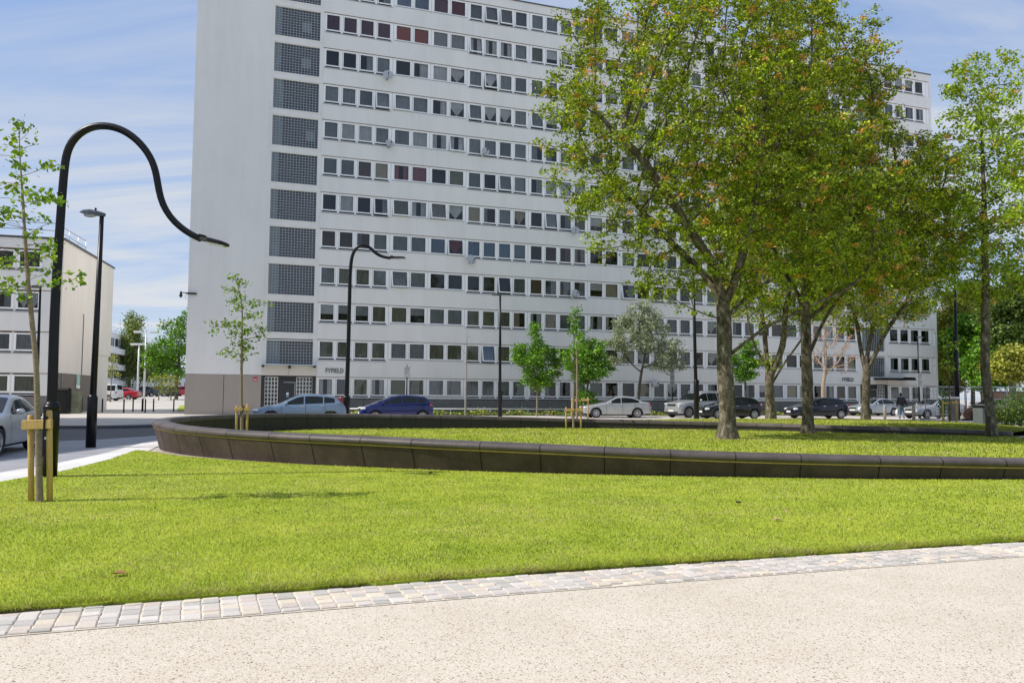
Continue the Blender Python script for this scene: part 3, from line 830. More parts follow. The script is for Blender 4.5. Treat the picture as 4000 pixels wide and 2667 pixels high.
def curtain_sheet(mb, x0, x1, y, z0, z1, m, amp=0.018, wl=0.11, taper=0.0):
    n = max(2, int((x1 - x0) / 0.022))
    if amp > 0.01: amp *= R.uniform(0.9, 2.2); wl *= R.uniform(0.9, 1.9)
    ph = R.uniform(0, 6)
    prev = None
    for k in range(n + 1):
        x = x0 + (x1 - x0) * k / n
        yy = y + amp * math.sin(2 * PI * x / wl + ph) + 0.4 * amp * math.sin(2 * PI * x / (wl * 0.37))
        zb = z0 + taper * (abs((k / n) - 0.5) * 2) * (z1 - z0)
        if prev: mb.quad((prev[0], prev[1], prev[2]), (x, yy, zb), (x, yy, z1), (prev[0], prev[1], z1), m, True)
        prev = (x, yy, zb)

def window_group(kind, u0, row, styles, zt, tilt=()):
    """one window: white frame with 2 or 4 lights; returns frame, glass, curtain builders. local x=u, y inwards, origin at the tower corner"""
    fr, gl, cu = MB(), MB(), MB()
    n = kind
    pitch, gw, gh = (1.243, 0.91, 1.085) if n == 4 else (1.372, 1.07, 1.06)
    zb = zt - gh
    left = u0 - 0.10; right = u0 + (n - 1) * pitch + gw + 0.10
    fy0, fy1 = 0.035, 0.13
    # head and bottom rails
    fr.box(left, right, fy0 + 0.012, fy1, zt + 0.0685, zt + 0.125)
    if n == 4:
        fr.box(left, right, 0.07, 0.24, zb - 0.185, zb - 0.0855, 1)                   # dark vent slot
        fr.box(left - 0.05, right + 0.05, -0.035, 0.15, zb - 0.27, zb - 0.215, 2)   # sill
        fr.box(left, right, fy0 + 0.012, fy1, zb - 0.214, zb - 0.185)
    else:
        fr.box(left - 0.05, right + 0.05, -0.03, 0.15, zb - 0.14, zb - 0.095, 2)
    mats = [FRAME, GAP, SILL]
    cm = []
    for k in range(n):
        x0 = u0 + k * pitch; x1 = x0 + gw
        # posts between the lights
        if k < n - 1:
            fr.box(x1 + 0.085, x0 + pitch - 0.085, fy0 + 0.03, fy1, (zb - 0.185 if n == 4 else zb - 0.094), zt + 0.068)
        for xx in (([x0 - 0.1] if k == 0 else []) + ([x1 + 0.062] if k == n - 1 else [])):
            fr.box(xx, xx + 0.038, fy0 + 0.012, fy1, (zb - 0.185 if n == 4 else zb - 0.094), zt + 0.055)
        # opening sash
        op = 0.0
        if k in tilt: op = R.uniform(0.14, 0.24)
        bt = 0.068
        def sash(mb, xa, xb, za, zb_, ya, yb, m=0):
            # boxes sheared outwards at the bottom when the sash is open
            n0 = len(mb.v); mb.box(xa, xb, ya, yb, za, zb_, m)
            for i in range(n0, n0 + 8):
                x, y, z = mb.v[i]; mb.v[i] = (x, y - op * (zt + 0.05 - z) / gh, z)
        sash(fr, x0 - bt, x1 + bt, zt, zt + bt, fy0, fy1 - 0.01)
        sash(fr, x0 - bt, x1 + bt, zb - 0.085, zb, fy0, fy1 - 0.01)
        sash(fr, x0 - bt, x0, zb, zt, fy0, fy1 - 0.01)
        sash(fr, x1, x1 + bt, zb, zt, fy0, fy1 - 0.01)
        yg = fy0 + 0.04
        g = [(x0, yg - op * 1.0, zb), (x1, yg - op * 1.0, zb), (x1, yg - op * 0.04, zt), (x0, yg - op * 0.04, zt)]
        a, b = R.uniform(-0.004, 0.004), R.uniform(-0.004, 0.004)
        gl.quad((g[0][0], g[0][1] + a, g[0][2]), (g[1][0], g[1][1] - a, g[1][2]), (g[2][0], g[2][1] + b, g[2][2]), (g[3][0], g[3][1] - b, g[3][2]))
        # curtains
        s = styles[k]
        base = s.split(':')[0]; how = s.split(':')[1] if ':' in s else 'full'
        if base != 'none':
            cmat = curtain_mat(base, CSTY[base], 0.35 if base == 'pattern' else 0)
            if cmat not in cm: cm.append(cmat)
            mi = cm.index(cmat)
            yc = R.uniform(0.19, 0.24)
            if how == 'full': curtain_sheet(cu, x0 - 0.04, x1 + 0.04, yc, zb - 0.06, zt + 0.02, mi)
            elif how == 'blind': curtain_sheet(cu, x0 - 0.04, x1 + 0.04, yc, zb + gh * R.uniform(0.35, 0.55), zt + 0.02, mi, 0.002, 0.5)
            elif how == 'flat': curtain_sheet(cu, x0 - 0.04, x1 + 0.04, yc, zb - 0.06, zt + 0.02, mi, 0.002, 0.5)
            elif how == 'left': curtain_sheet(cu, x0 - 0.04, x0 + gw * R.uniform(0.35, 0.6), yc, zb - 0.06, zt + 0.02, mi)
            elif how == 'right': curtain_sheet(cu, x0 + gw * R.uniform(0.4, 0.65), x1 + 0.04, yc, zb - 0.06, zt + 0.02, mi)
            elif how == 'vee': curtain_sheet(cu, x0 - 0.04, x1 + 0.04, yc, zb + 0.05, zt + 0.02, mi, 0.012, 0.1, 0.7)
            elif how == 'both':
                curtain_sheet(cu, x0 - 0.04, x0 + gw * 0.34, yc, zb - 0.06, zt + 0.02, mi); curtain_sheet(cu, x1 - gw * 0.34, x1 + 0.04, yc, zb - 0.06, zt + 0.02, mi)
    return (fr, mats), (gl, [GLASS]), (cu, cm), (left, right)

GROUPS = [('a', 8.82, 4), ('b', 13.95, 2), ('c', 16.82, 2), ('d', 19.71, 4), ('e', 24.82, 4), ('g', 29.92, 2), ('h', 32.80, 2), ('i', 35.68, 4), ('j', 40.78, 4), ('k', 45.90, 2), ('l', 48.78, 2), ('m', 51.66, 4), ('n', 60.29, 4)]
STY = {('a', 10): ['purple'] * 4, ('b', 10): ['rust:flat', 'rust:flat'], ('a', 9): ['none', 'none', 'net:right', 'net'], ('b', 9): ['none', 'white:right'], ('c', 9): ['white', 'white:vee'], ('d', 9): ['net', 'white:vee', 'net', 'grey'],
       ('a', 8): ['net', 'net', 'grey', 'net'], ('b', 8): ['net', 'net'], ('c', 8): ['white:right', 'white:vee'], ('d', 8): ['net', 'white:vee', 'white:vee', 'net'], ('a', 7): ['net', 'white', 'white', 'net'], ('b', 7): ['net', 'white'],
       ('a', 6): ['grey:flat', 'grey:flat', 'brown:flat', 'tan:flat'], ('b', 6): ['pink:both', 'pink'], ('c', 6): ['none', 'olive:flat'], ('d', 6): ['grey:flat', 'none', 'grey:flat', 'net:flat'], ('c', 5): ['pattern', 'white:vee'], ('d', 5): ['tan:flat', 'net:left', 'net', 'tan:vee'],
       ('a', 4): ['none', 'none', 'grey:left', 'grey'], ('b', 4): ['grey', 'grey:flat'], ('c', 4): ['blue', 'maroon:vee'], ('d', 4): ['blue', 'blue', 'blue', 'blue'], ('e', 4): ['none', 'none', 'brown:right', 'tan:both'],
       ('a', 3): ['net', 'pattern', 'pattern', 'net'], ('b', 3): ['pattern', 'net'], ('c', 3): ['none', 'none'], ('d', 3): ['none', 'none', 'none', 'grey'], ('a', 2): ['white:blind', 'net:blind', 'net:blind', 'olive'], ('b', 2): ['olive:flat', 'net:blind'],
       ('c', 2): ['net', 'net'], ('d', 2): ['olive', 'olive', 'olive', 'tan:left'], ('a', 1): ['olive', 'olive', 'olive', 'olive'], ('b', 1): ['net', 'net'], ('c', 1): ['olive', 'olive'], ('d', 1): ['olive', 'blue:flat', 'olive', 'grey'],
       ('a', 0): ['white:both', 'grey', 'olive:flat', 'white:both'], ('b', 0): ['olive', 'pattern'], ('c', 0): ['net', 'net'], ('d', 0): ['net', 'net', 'net', 'net'], ('b', 11): ['blue', 'blue'], ('c', 11): ['purple', 'maroon'], ('d', 11): ['grey'] * 4}
TILT = {('b', 8): (0,), ('a', 8): (3,), ('d', 8): (0,), ('e', 8): (0,), ('d', 11): (1, 2), ('c', 4): (1,), ('d', 1): (1,), ('a', 5): (3,), ('b', 5): (0,), ('c', 5): (0,), ('d', 3): (2,), ('h', 3): (0,), ('d', 6): (2,), ('e', 10): (2,), ('d', 9): (1,), ('d', 10): (0,), ('b', 3): (0,), ('c', 7): (1,), ('e', 5): (1,)}

def make_tower():
    root = empty('apartment_tower', (TX, TY, 0), TRZ, 'twelve storey white apartment tower with long bands of windows behind the parked cars', 'building')
    wall = MB()   # 0 white, 1 rust lintel, 2 sill/grey, 3 room
    DEP = 12.5
    # body behind the skin
    wall.box(0.02, UEND - 0.02, 0.62, DEP, 0.0, ROOF - 0.35, 3)
    wall.box(0, 0.3, 0.0, DEP, 0.0 + 2.72, ROOF, 0); wall.box(UEND - 0.25, UEND, 0.0, DEP, 0, ROOF, 0)
    wall.box(0.3, UEND - 0.25, DEP, DEP + 0.25, 0, ROOF, 0)
    # blank bay
    wall.box(0.3, 4.9, 0.0, 0.62, 2.72, ROOF, 0)
    # spandrels of the two wings
    for (ua, ub) in ((8.62, 56.78), (59.95, UEND - 0.25)):
        for r in range(0, 13):
            top = (ROOF if r == 12 else ZT0 + FH * r - 1.36)
            bot = (0.0 if r == 0 else ZT0 + FH * (r - 1) + 0.165)
            if r == 0: continue
            wall.box(ua, ub, 0.0, 0.62, bot, top, 0)
            wall.box(ua + 0.02, ub - 0.02, 0.012, 0.3, bot - 0.035, bot - 0.002, 1)
            # dark flashing line under each spandrel
        # ends of the wing between floors
        for ue, w in ((ua, 0.10), (ub - 0.10, 0.10)):
            wall.box(ue, ue + w, 0.06, 0.62, 0.0, ROOF - 0.5, 0)
    # piers between window groups and beyond the last ones
    for r in range(12):
        zt = ZT0 + FH * r
        edges = []
        for g, u0, n in GROUPS:
            pitch, gw = (1.243, 0.91) if n == 4 else (1.372, 1.07)
            edges.append((u0 - 0.10, u0 + (n - 1) * pitch + gw + 0.10))
        spans = []
        cur = 8.72
        for a, b in edges:
            if a - cur > 0.02: spans.append((cur, a))
            cur = b
            if g and abs(cur - 56.4) < 0.3:
                spans.append((cur, 56.68)); cur = 60.05
        spans.append((cur, UEND - 0.25))
        for a, b in spans:
            if b - a > 3: continue
            wall.box(a, b, 0.055, 0.5, zt - 1.37, zt + 0.13, 4)
            if b - a > 0.12:
                c = (a + b) / 2; wall.box(c - 0.012, c + 0.012, 0.045, 0.1, zt - 1.34, zt + 0.12, 2)
        # sill part under the two-light windows is plain wall
        for (g, u0, n), (a, b) in zip(GROUPS, edges):
            if n == 2: wall.box(a - 0.02, b + 0.02, 0.004, 0.5, zt - 1.37, zt - 1.06 - 0.141, 0)
    # stair bays: slab edges and reveals
    for (ua, ub) in ((4.9, 8.62), (56.78, 59.95)):
        for r in range(1, 13):
            T = ZT0 + FH * (r - 1) + 0.13 if r > 0 else 0
            top = ZT0 + FH * r - 2.06
            if r == 12: top = ROOF
            wall.box(ua, ub, 0.05, 0.6, T if r > 1 else 2.70, top if r > 1 else 3.38, 0)
            wall.box(ua + 0.02, ub - 0.02, 0.02, 0.06, top - 0.1, top - 0.02, 0)
        wall.box(ua, ua + 0.30, 0.054, 0.6, 3.384, ROOF - 0.5, 0)
        wall.box(ub - 0.26, ub, 0.06, 0.597, 3.384, ROOF - 0.5, 0)
    w = wall.build('wall', [WHITE, RUST, SILL, ROOM, FRAME], root)
    # plinths
    p = MB(); p.box(0.012, 4.9, 0.02, 0.62, 0, 2.70); p.box(0.014, 0.3, 0.62, DEP, 0, 2.71)
    p.box(2.445, 2.475, 0.008, 0.03, 0.02, 2.69, 1)
    p.build('plinth', [TAUPE, GAP], root, label='taupe rendered base of the blank end bay')
    p = MB(); p.box(8.64, 56.7, 0.03, 0.6, 0, 1.10); p.box(59.98, UEND - 0.26, 0.03, 0.6, 0, 1.10)
    for u in range(12, 56, 4): p.box(u - 0.012, u + 0.012, 0.022, 0.04, 0.02, 1.09, 1)
    p.build('plinth', [PEBBLE, GAP], root, label='dark pebbledash strip under the ground floor windows')
    # roof coping, railing
    p = MB(); p.box(-0.06, UEND + 0.06, -0.07, 0.35, ROOF + 0.002, ROOF + 0.09); p.box(-0.06, 0.35, 0.35, DEP + 0.3, ROOF + 0.002, ROOF + 0.09); p.box(UEND - 0.3, UEND + 0.06, 0.35, DEP + 0.3, ROOF + 0.002, ROOF + 0.09)
    p.box(0.35, UEND - 0.3, 0.35, DEP, ROOF - 0.3, ROOF - 0.2)
    p.build('roof', mat('roof edge', (0.10, 0.11, 0.12), 0.6), root)
    p = MB()
    for z in (0.35, 0.62): p.tube([(2, 1.1, ROOF + z), (63.7, 1.1, ROOF + z)], 0.022, 6)
    for u in np.arange(2, 64, 2.05): p.tube([(u, 1.1, ROOF - 0.2), (u, 1.1, ROOF + 0.62)], 0.02, 6)
    p.build('roof_railing', STEEL, root)
    # glass block screens
    for (ua, ub), rows in (((5.25, 8.36), range(0, 12)), ((57.08, 59.69), range(0, 12))):
        for r in range(0, 11):
            zt = ZT0 + FH * (r + 1)
            T, B = zt + 0.08, zt - 2.06
            if r == 0: B = 3.46; T = ZT0 + FH + 0.0
            b = MB()
            nc = 15 if ua < 10 else 13; nr_ = 11 if r else 8
            b.box(ua, ub, 0.24, 0.34, B, T, 0)
            # paler blocks at one side
            npale = R.choice([2, 2, 3]) if r else 4
            b.box(ua + 0.005, ua + (ub - ua) * npale / nc, 0.232, 0.239, B + 0.01, T - 0.01, 1)
            if R.random() < 0.6:
                c0 = ua + (ub - ua) * R.randint(9, 12) / nc; b.box(c0, c0 + (ub - ua) * 3 / nc, 0.233, 0.239, B + (T - B) * 0.25, B + (T - B) * 0.6, 1)
            for i in range(nc + 1):
                x = ua + (ub - ua) * i / nc; b.box(x - 0.0135, x + 0.0135, 0.20, 0.236, B, T, 2)
            for i in range(nr_ + 1):
                z = B + (T - B) * i / nr_; b.box(ua, ub, 0.203, 0.237, z - 0.0135, z + 0.0135, 2)
            b.box(ua - 0.03, ub + 0.03, 0.10, 0.24, T, T + 0.06, 3)
            b.build('glass_block_screen', [BLOCKDARK, BLOCKPALE, MULLION, FRAME], root)
    # entrances
    for base, flip in ((4.88, 1), (56.76, -1)):
        wd = 3.78 if flip == 1 else 3.2
        e = MB()
        e.box(base + 0.02, base + wd - 0.04, 0.30, 0.6, 0, 2.70, 0)                 # dark backing
        e.box(base + 0.02, base + 0.26, 0.10, 0.3, 0, 2.69, 0); e.box(base + wd - 0.28, base + wd - 0.05, 0.10, 0.3, 0, 2.69, 0)
        e.build('entrance_surround', [DARKM], root)
        for (a, b2, nc) in ((0.28, 1.14, 4), (2.42, 3.50, 5)) if flip == 1 else ((0.28, 1.0, 4), (2.1, 2.9, 4)):
            q = MB(); ua, ub = base + a, base + b2
            q.box(ua, ub, 0.22, 0.29, 0.05, 2.58, 0)
            for i in range(nc + 1):
                x = ua + (ub - ua) * i / nc; q.box(x - 0.028, x + 0.028, 0.18, 0.222, 0.05, 2.58, 1)
            for i in range(10):
                z = 0.05 + 2.53 * i / 9; q.box(ua, ub, 0.183, 0.223, z - 0.026, z + 0.026, 1)
            q.build('glass_block_panel', [BLOCKDARK, mat('pale block joint', (0.62, 0.63, 0.6), 0.5)], root)
        d = MB(); a, b2 = (base + 1.22, base + 2.38) if flip == 1 else (base + 1.06, base + 2.06)
        d.bbox(a, b2, 0.2, 0.29, 0.02, 2.42, 0.01)
        d.box(b2 - 0.09, b2 - 0.05, 0.17, 0.2, 0.9, 2.25, 1); d.box(a + 0.3, b2 - 0.09, 0.17, 0.2, 2.21, 2.25, 1)
        dd = d.build('door', [DARKM, STEEL], root)
        h = MB(); h.tube([(b2 - 0.16, 0.15, 0.95), (b2 - 0.16, 0.15, 1.3)], 0.015, 6); h.build('handle', STEEL, dd)
        h = MB(); h.box(a + 0.52, a + 0.68, 0.19, 0.199, 1.20, 1.52, 0); h.box(a + 0.522, a + 0.678, 0.188, 0.191, 1.21, 1.36, 1)
        h.build('notice', [WHITEM, mat('notice blue', (0.12, 0.35, 0.55), 0.5)], dd)
        c = MB()
        if flip == 1:
            c.bbox(base - 0.02, base + wd - 0.03, -0.62, 0.1, 3.40, 3.47, 0.012, 0); c.box(base + 0.02, base + wd - 0.06, -0.05, 0.048, 2.702, 3.39, 1)
            c.box(base + 1.85, base + 1.865, -0.054, -0.048, 2.71, 3.38, 2); c.box(base + 1.8, base + 1.95, -0.5, -0.05, 3.2, 3.395, 2)
            for uu in (0.02, 3.5): c.box(base + uu, base + uu + 0.14, -0.55, -0.05, 3.25, 3.395, 2)
            c.build('canopy', [mat('canopy edge', (0.45, 0.58, 0.62), 0.3), CREAM, PLASTIC], root)
        else:
            c.bbox(base + 1.5, base + wd + 1.95, -1.3, 0.0, 3.10, 3.28, 0.012, 0); c.box(base + 0.02, base + wd - 0.06, -0.05, 0.048, 2.702, 3.1, 1)
            c.tube([(base + wd + 1.9, -1.2, 3.32), (base + wd + 0.6, -1.2, 3.32)], 0.05, 6, 0)
            c.build('canopy', [BLACKM, CREAM, PLASTIC], root)
    # lettering over the entrances
    for u0 in (9.26, 54.70):
        cu = bpy.data.curves.new('letters', 'FONT'); cu.body = 'FYFIELD'; cu.size = 0.42; cu.extrude = 0.02; cu.offset = 0.008; cu.space_character = 1.02
        to = bpy.data.objects.new('tmp', cu); COL.objects.link(to)
        bpy.context.view_layer.update()
        me = bpy.data.meshes.new_from_object(to.evaluated_get(bpy.context.evaluated_depsgraph_get()))
        bpy.data.objects.remove(to)
        xs = [v.co.x for v in me.vertices]; wdt = max(xs) - min(xs); k = 1.26 / wdt
        for v in me.vertices: v.co = Vector((u0 + (v.co.x - min(xs)) * k, -0.03 - v.co.z, 2.945 + v.co.y * (0.33 / 0.30)))
        me.materials.clear(); me.materials.append(LETTER)
        o = bpy.data.objects.new('name_lettering', me); COL.objects.link(o); o.parent = root
    # windows: the hundred that show largest as parts, the rest as one
    allw = [(g, u0, n, r) for g, u0, n in GROUPS for r in range(12)]
    def rank(w):
        g, u0, n, r = w
        s = u0
        if g == 'n': s = 30 if r in (0, 1, 2, 11) else 90
        if g in 'ij' and r <= 2: s = 31
        if g in 'klm' and r <= 1: s = 32
        if g == 'i' and r > 2: s = 60
        if g == 'h' and r > 7: s = 70
        if g == 'g' and r == 11: s = 33
        return s
    allw.sort(key=rank)
    rest = [MB(), []]
    pool = ['net', 'net', 'net', 'white', 'grey', 'none', 'none', 'olive', 'tan:flat', 'net:left', 'net:right', 'white:both', 'white:vee', 'grey:flat', 'white:blind']
    for i, (g, u0, n, r) in enumerate(allw):
        st = STY.get((g, r))
        if not st:
            b = R.choice(pool); st = [b if R.random() < 0.6 else R.choice(pool) for _ in range(n)]
            if g in 'eghijklm' and r < 6: st = [R.choice(['brown', 'none', 'tan', 'olive', 'grey', 'none']) if R.random() < 0.55 else s for s in st]
        zt = ZT0 + FH * r
        (fr, fm), (gl, gm), (cu, cm), _ = window_group(n, u0, r, st, zt, TILT.get((g, r), ()))
        if i < 100:
            f = fr.build('window', fm, root)
            gl.build('glass', gm, f)
            if cu.v: cu.build('curtain', cm, f)
        else:
            mb, ml = rest
            for src, mm in ((fr, fm), (gl, gm), (cu, cm)):
                o = len(mb.v); mb.v += src.v
                mp_ = []
                for m in mm:
                    if m not in ml: ml.append(m)
                    mp_.append(ml.index(m))
                for fa, mi, sm in zip(src.f, src.m, src.sm):
                    mb.f.append(tuple(q + o for q in fa)); mb.m.append(mp_[mi]); mb.sm.append(sm)
    rest[0].build('window', rest[1], root, kind='stuff', label='further windows of the tower mostly behind the trees')
    return root
TOWER = make_tower()

# ---------------- things fixed to the tower
def dish(u, z, d, out, label, aim=0.0, mark=False):
    p = TW(u, z, 0.0)
    t = empty('satellite_dish', p, TRZ, label, 'satellite dish', 'satellite dishes on the tower front')
    m = MB()
    prof = []
    for i in range(7):
        r = d / 2 * i / 6; prof.append((max(r, 0.002), 0.10 * (i / 6) ** 2))
    M4 = Matrix.Translation((0, -out, 0)) @ Matrix.Rotation(aim, 4, 'Z') @ Matrix.Rotation(math.radians(68), 4, 'X')
    m.lathe(prof, 24, 0, M4); 
    if mark: m.box(-0.12, 0.12, 0.0, 0.006, 0.0, 0.02, 1, M4 @ Matrix.Translation((0, 0.1, 0.03)))
    m.build('dish', [mat('dish grey', (0.47, 0.48, 0.49), 0.45, var=0.08, scale=4), PLASTIC], t)
    a = MB(); a.tube([M4 @ Vector((0, -d * 0.48, 0.05)), M4 @ Vector((0, -d * 0.2, 0.42))], 0.013, 6); a.box(-0.035, 0.035, -0.04, 0.04, 0.38, 0.47, 0, M4 @ Matrix.Translation((0, -d * 0.2, 0)))
    a.build('feed_arm', PLASTIC, t)
    b = MB(); b.tube([(0, -out + 0.03, 0), (0.0, -0.06, -0.12), (0, 0.03, -0.12)], 0.022, 6); b.box(-0.07, 0.07, 0.0 - 0.014, 0.02, -0.24, -0.02)
    b.build('bracket', STEEL, t)
for a in ((13.28, 24.93, 0.80, 0.35, 'grey satellite dish high up below the dark windows near the glass blocks'),
          (13.48, 19.81, 0.66, 0.32, 'small grey satellite dish directly below the high one, two floors lower'),
          (20.88, 20.03, 0.62, 0.32, 'grey satellite dish over a bottom rail in the middle of the facade'),
          (19.84, 11.61, 0.80, 0.32, 'large grey satellite dish under the open window with maroon curtain'),
          (28.43, 14.48, 0.66, 0.32, 'grey satellite dish at mid height beside the big tree crown'),
          (28.44, 9.49, 0.66, 0.32, 'white satellite dish low above the slim staked sapling'),
          (35.53, 2.49, 0.66, 0.34, 'round white dish with dark marking at ground floor near the silver saloon')):
    dish(*a, aim=R.uniform(-0.3, 0.3), mark=(a[1] < 3))
def cctv():
    p = TW(0.02, 8.12, 0.06)
    t = empty('security_camera', p, TRZ, 'black security camera on an arm at the edge of the tower wall', 'camera')
    m = MB(); m.box(-0.12, 0.55, -0.09, 0.0, -0.05, 0.06); m.tube([(-0.1, -0.05, 0.02), (-0.42, -0.05, 0.04)], 0.03, 8); m.tube([(-0.1, -0.03, -0.02), (-0.2, -0.03, -0.22), (-0.1, -0.03, -0.35)], 0.012, 6); m.build('bracket', BLACKM, t)
    m = MB(); m.lathe([(0.05, 0.12), (0.07, 0.05), (0.07, -0.05), (0.11, -0.12), (0.115, -0.2)], 14, 0, Matrix.Translation((-0.45, -0.05, 0))); m.build('housing', BLACKM, t)
    m = MB(); m.ball((-0.45, -0.05, -0.2), (0.1, 0.1, 0.11)); m.build('dome', mat('smoked dome', (0.05, 0.055, 0.06), 0.05, spec=0.9), t)
cctv()
def alarm():
    p = TW(4.5, 2.43, -0.02)
    m = MB(); m.bbox(-0.14, 0.14, -0.05, -0.002, -0.14, 0.14, 0.01); m.box(-0.1, 0.1, -0.053, -0.05, -0.07, -0.02, 1)
    o = m.build('wall_sign', [mat('red sign', (0.6, 0.05, 0.09), 0.4), WHITEM], label='small red sign on the taupe base beside the entrance', cat='sign'); o.location = p; o.rotation_euler = (0, 0, TRZ)
alarm()
def flood():
    p = TW(8.45, 3.22, 0.35)
    m = MB(); m.ball((0, 0, 0), (0.11, 0.11, 0.11)); m.tube([(0, 0, 0.05), (0, 0.08, 0.18)], 0.03, 6)
    o = m.build('door_light', [WHITEM], label='round white lamp under the right end of the entrance canopy', cat='lamp'); o.location = p; o.rotation_euler = (0, 0, TRZ)
flood()

# ------------------------------------------------------------------ four storey block at the left
LA = math.atan2(0.28, 0.96)         # front runs left and a little towards the viewer
def left_block():
    cx_, cy_ = -30.54, 56.11
    t = empty('low_apartment_block', (cx_, cy_, 0), 0, 'four storey cream and white apartment block behind the parked silver coupe', 'building')
    ex = Vector((0.96, 0.28, 0)).normalized(); ey = Vector((-0.215, 0.977, 0)).normalized()
    M4 = Matrix(((ex.x, ey.x, 0, 0), (ex.y, ey.y, 0, 0), (0, 0, 1, 0), (0, 0, 0, 1)))   # local x runs right, x<0 is the building; y runs back
    def BX(mb, x0, x1, y0, y1, z0, z1, m=0): mb.box(x0, x1, y0, y1, z0, z1, m, M4)
    H = 11.75; Ln = -34.0; Dp = 11.6; FHb = 2.79; z0 = 2.47
    w = MB()
    BX(w, Ln, -0.25, 0.55, Dp, 0, H - 0.3, 2)
    for r in range(1, 5):
        top = H if r == 4 else z0 + FHb * r - 1.30
        bot = z0 + FHb * (r - 1) + 0.22
        BX(w, Ln, -0.25, 0.0, 0.6, bot, top, 0); BX(w, Ln, -0.27, 0.014, 0.3, bot - 0.05, bot - 0.002, 3)
    ax = -1.6
    wins = []
    k = 0; x = -1.45
    while x > Ln + 2:
        wins.append((x - 1.2, x)); x -= 1.6
        k += 1
        if k % 4 == 0: x -= 0.35
    for r in range(4):
        zt = z0 + FHb * r
        cur = -0.25
        for a, b in wins + [(Ln, Ln)]:
            BX(w, b + 0.13, cur, 0.05, 0.5, zt - 1.31, zt + 0.18, 0); cur = a - 0.13
    w.build('wall', [WHITE, CREAM, ROOM, RUST], t)
    e = MB()
    BX(e, -0.25, 0.0, 0.0, 9.0, 2.72, H, 0); BX(e, -0.25, 0.06, 9.0, Dp + 1.6, 4.4, H, 0); BX(e, -0.6, 0.0, 9.0, Dp + 1.2, 0.0, 4.4, 0)
    e.build('end_wall', [CREAM], t, label='plain end wall, tinted cream for warm bounced light, facing the car park')  # warmth of light bounced off the ground put into the wall colour
    p = MB(); BX(p, -0.24, 0.012, 0.03, 8.99, 0, 2.71, 0); BX(p, Ln, -0.26, 0.03, 0.5, 0, 1.12, 1)
    p.build('plinth', [BROWNPEB, PEBBLE], t)
    rf = MB(); BX(rf, Ln, 0.12, -0.08, 0.3, H + 0.002, H + 0.13); BX(rf, -0.3, 0.12, 0.3, Dp + 1.75, H + 0.002, H + 0.13); BX(rf, Ln, -0.3, 0.3, Dp, H - 0.2, H - 0.1)
    rf.build('roof', [mat('dark roof edge', (0.07, 0.075, 0.085), 0.6)], t)
    q = MB()
    def TB(pts, r): q.tube([M4 @ Vector(p_) for p_ in pts], r, 6)
    for zz_ in (0.75, 1.25): TB([(Ln, 0.8, H + zz_), (-0.9, 0.8, H + zz_), (-0.65, 1.0, H + zz_ - 0.06), (-0.6, 7.4, H + zz_)] if zz_ > 1 else [(Ln, 0.8, H + zz_), (-0.6, 0.8, H + zz_), (-0.6, 7.4, H + zz_)], 0.03)
    for xx in np.arange(Ln, -0.5, 2.4): TB([(xx, 0.8, H), (xx, 0.8, H + 1.25)], 0.025)
    for yy in (0.9, 3.2, 5.4, 7.4): TB([(-0.6, yy, H), (-0.6, yy, H + 1.25)], 0.025)
    q.build('roof_railing', [STEEL], t)
    q = MB(); q.tube([M4 @ Vector((0.04, 5.2, 2.75)), M4 @ Vector((0.04, 5.2, 7.1)), M4 @ Vector((0.04, 5.0, 7.15))], 0.03, 6); q.tube([M4 @ Vector((0.045, 0.55, 0.05)), M4 @ Vector((0.045, 0.55, 2.68))], 0.05, 6)
    q.build('drainpipe', [mat('grey pipe', (0.2, 0.21, 0.22), 0.5)], t)
    sty = {0: ['grey', 'olive'], 1: ['purple:both', 'grey', 'net'], 2: ['white:vee', 'white:vee', 'net:both'], 3: ['none', 'none', 'grey:left']}
    for r in range(4):
        zt = z0 + FHb * r
        for gi in range(0, 8):
            sel = wins[gi * 2:gi * 2 + 2]
            if not sel: continue
            fr, gl, cu = MB(), MB(), MB(); cm = []
            for (a, b) in sel:
                zb = zt - 1.0
                BX(fr, a - 0.13, b + 0.13, 0.04, 0.14, zt, zt + 0.1); BX(fr, a - 0.13, b + 0.13, 0.04, 0.14, zb - 0.12, zb); BX(fr, a - 0.13, a, 0.042, 0.14, zb, zt); BX(fr, b, b + 0.13, 0.042, 0.14, zb, zt)
                BX(fr, a - 0.13, b + 0.13, 0.16, 0.22, zb - 0.21, zb - 0.121, 1); BX(fr, a - 0.15, b + 0.15, -0.04, 0.14, zb - 0.28, zb - 0.21, 2)
                gl.quad(*[M4 @ Vector(v) for v in ((a, 0.09, zb), (b, 0.09, zb), (b, 0.09, zt), (a, 0.09, zt))])
                s = R.choice(sty[r]); base = s.split(':')[0]
                if base != 'none':
                    c = curtain_mat(base, CSTY[base])
                    if c not in cm: cm.append(c)
                    mi = cm.index(c); n0 = len(cu.v)
                    if ':' in s and s.split(':')[1] == 'vee':
                        # tied-back pair
                        curtain_sheet(cu, a, (a + b) / 2 + 0.02, 0.2, zb, zt, mi, 0.015, 0.1, 0.5); curtain_sheet(cu, (a + b) / 2 - 0.02, b, 0.22, zb, zt, mi, 0.015, 0.1, 0.5)
                    elif ':' in s:
                        curtain_sheet(cu, a, a + 0.45, 0.2, zb - 0.05, zt, mi); curtain_sheet(cu, b - 0.45, b, 0.2, zb - 0.05, zt, mi)
                    else: curtain_sheet(cu, a, b, 0.2, zb - 0.05, zt, mi)
                    for i in range(n0, len(cu.v)): cu.v[i] = tuple(M4 @ Vector(cu.v[i]))
            f = fr.build('window', [FRAME, GAP, SILL], t); gl.build('glass', [GLASS], f)
            if cu.v: cu.build('curtain', cm, f)
    # sign on the end wall
    m = MB(); c = M4 @ Vector((0.05, 4.35, 2.25))
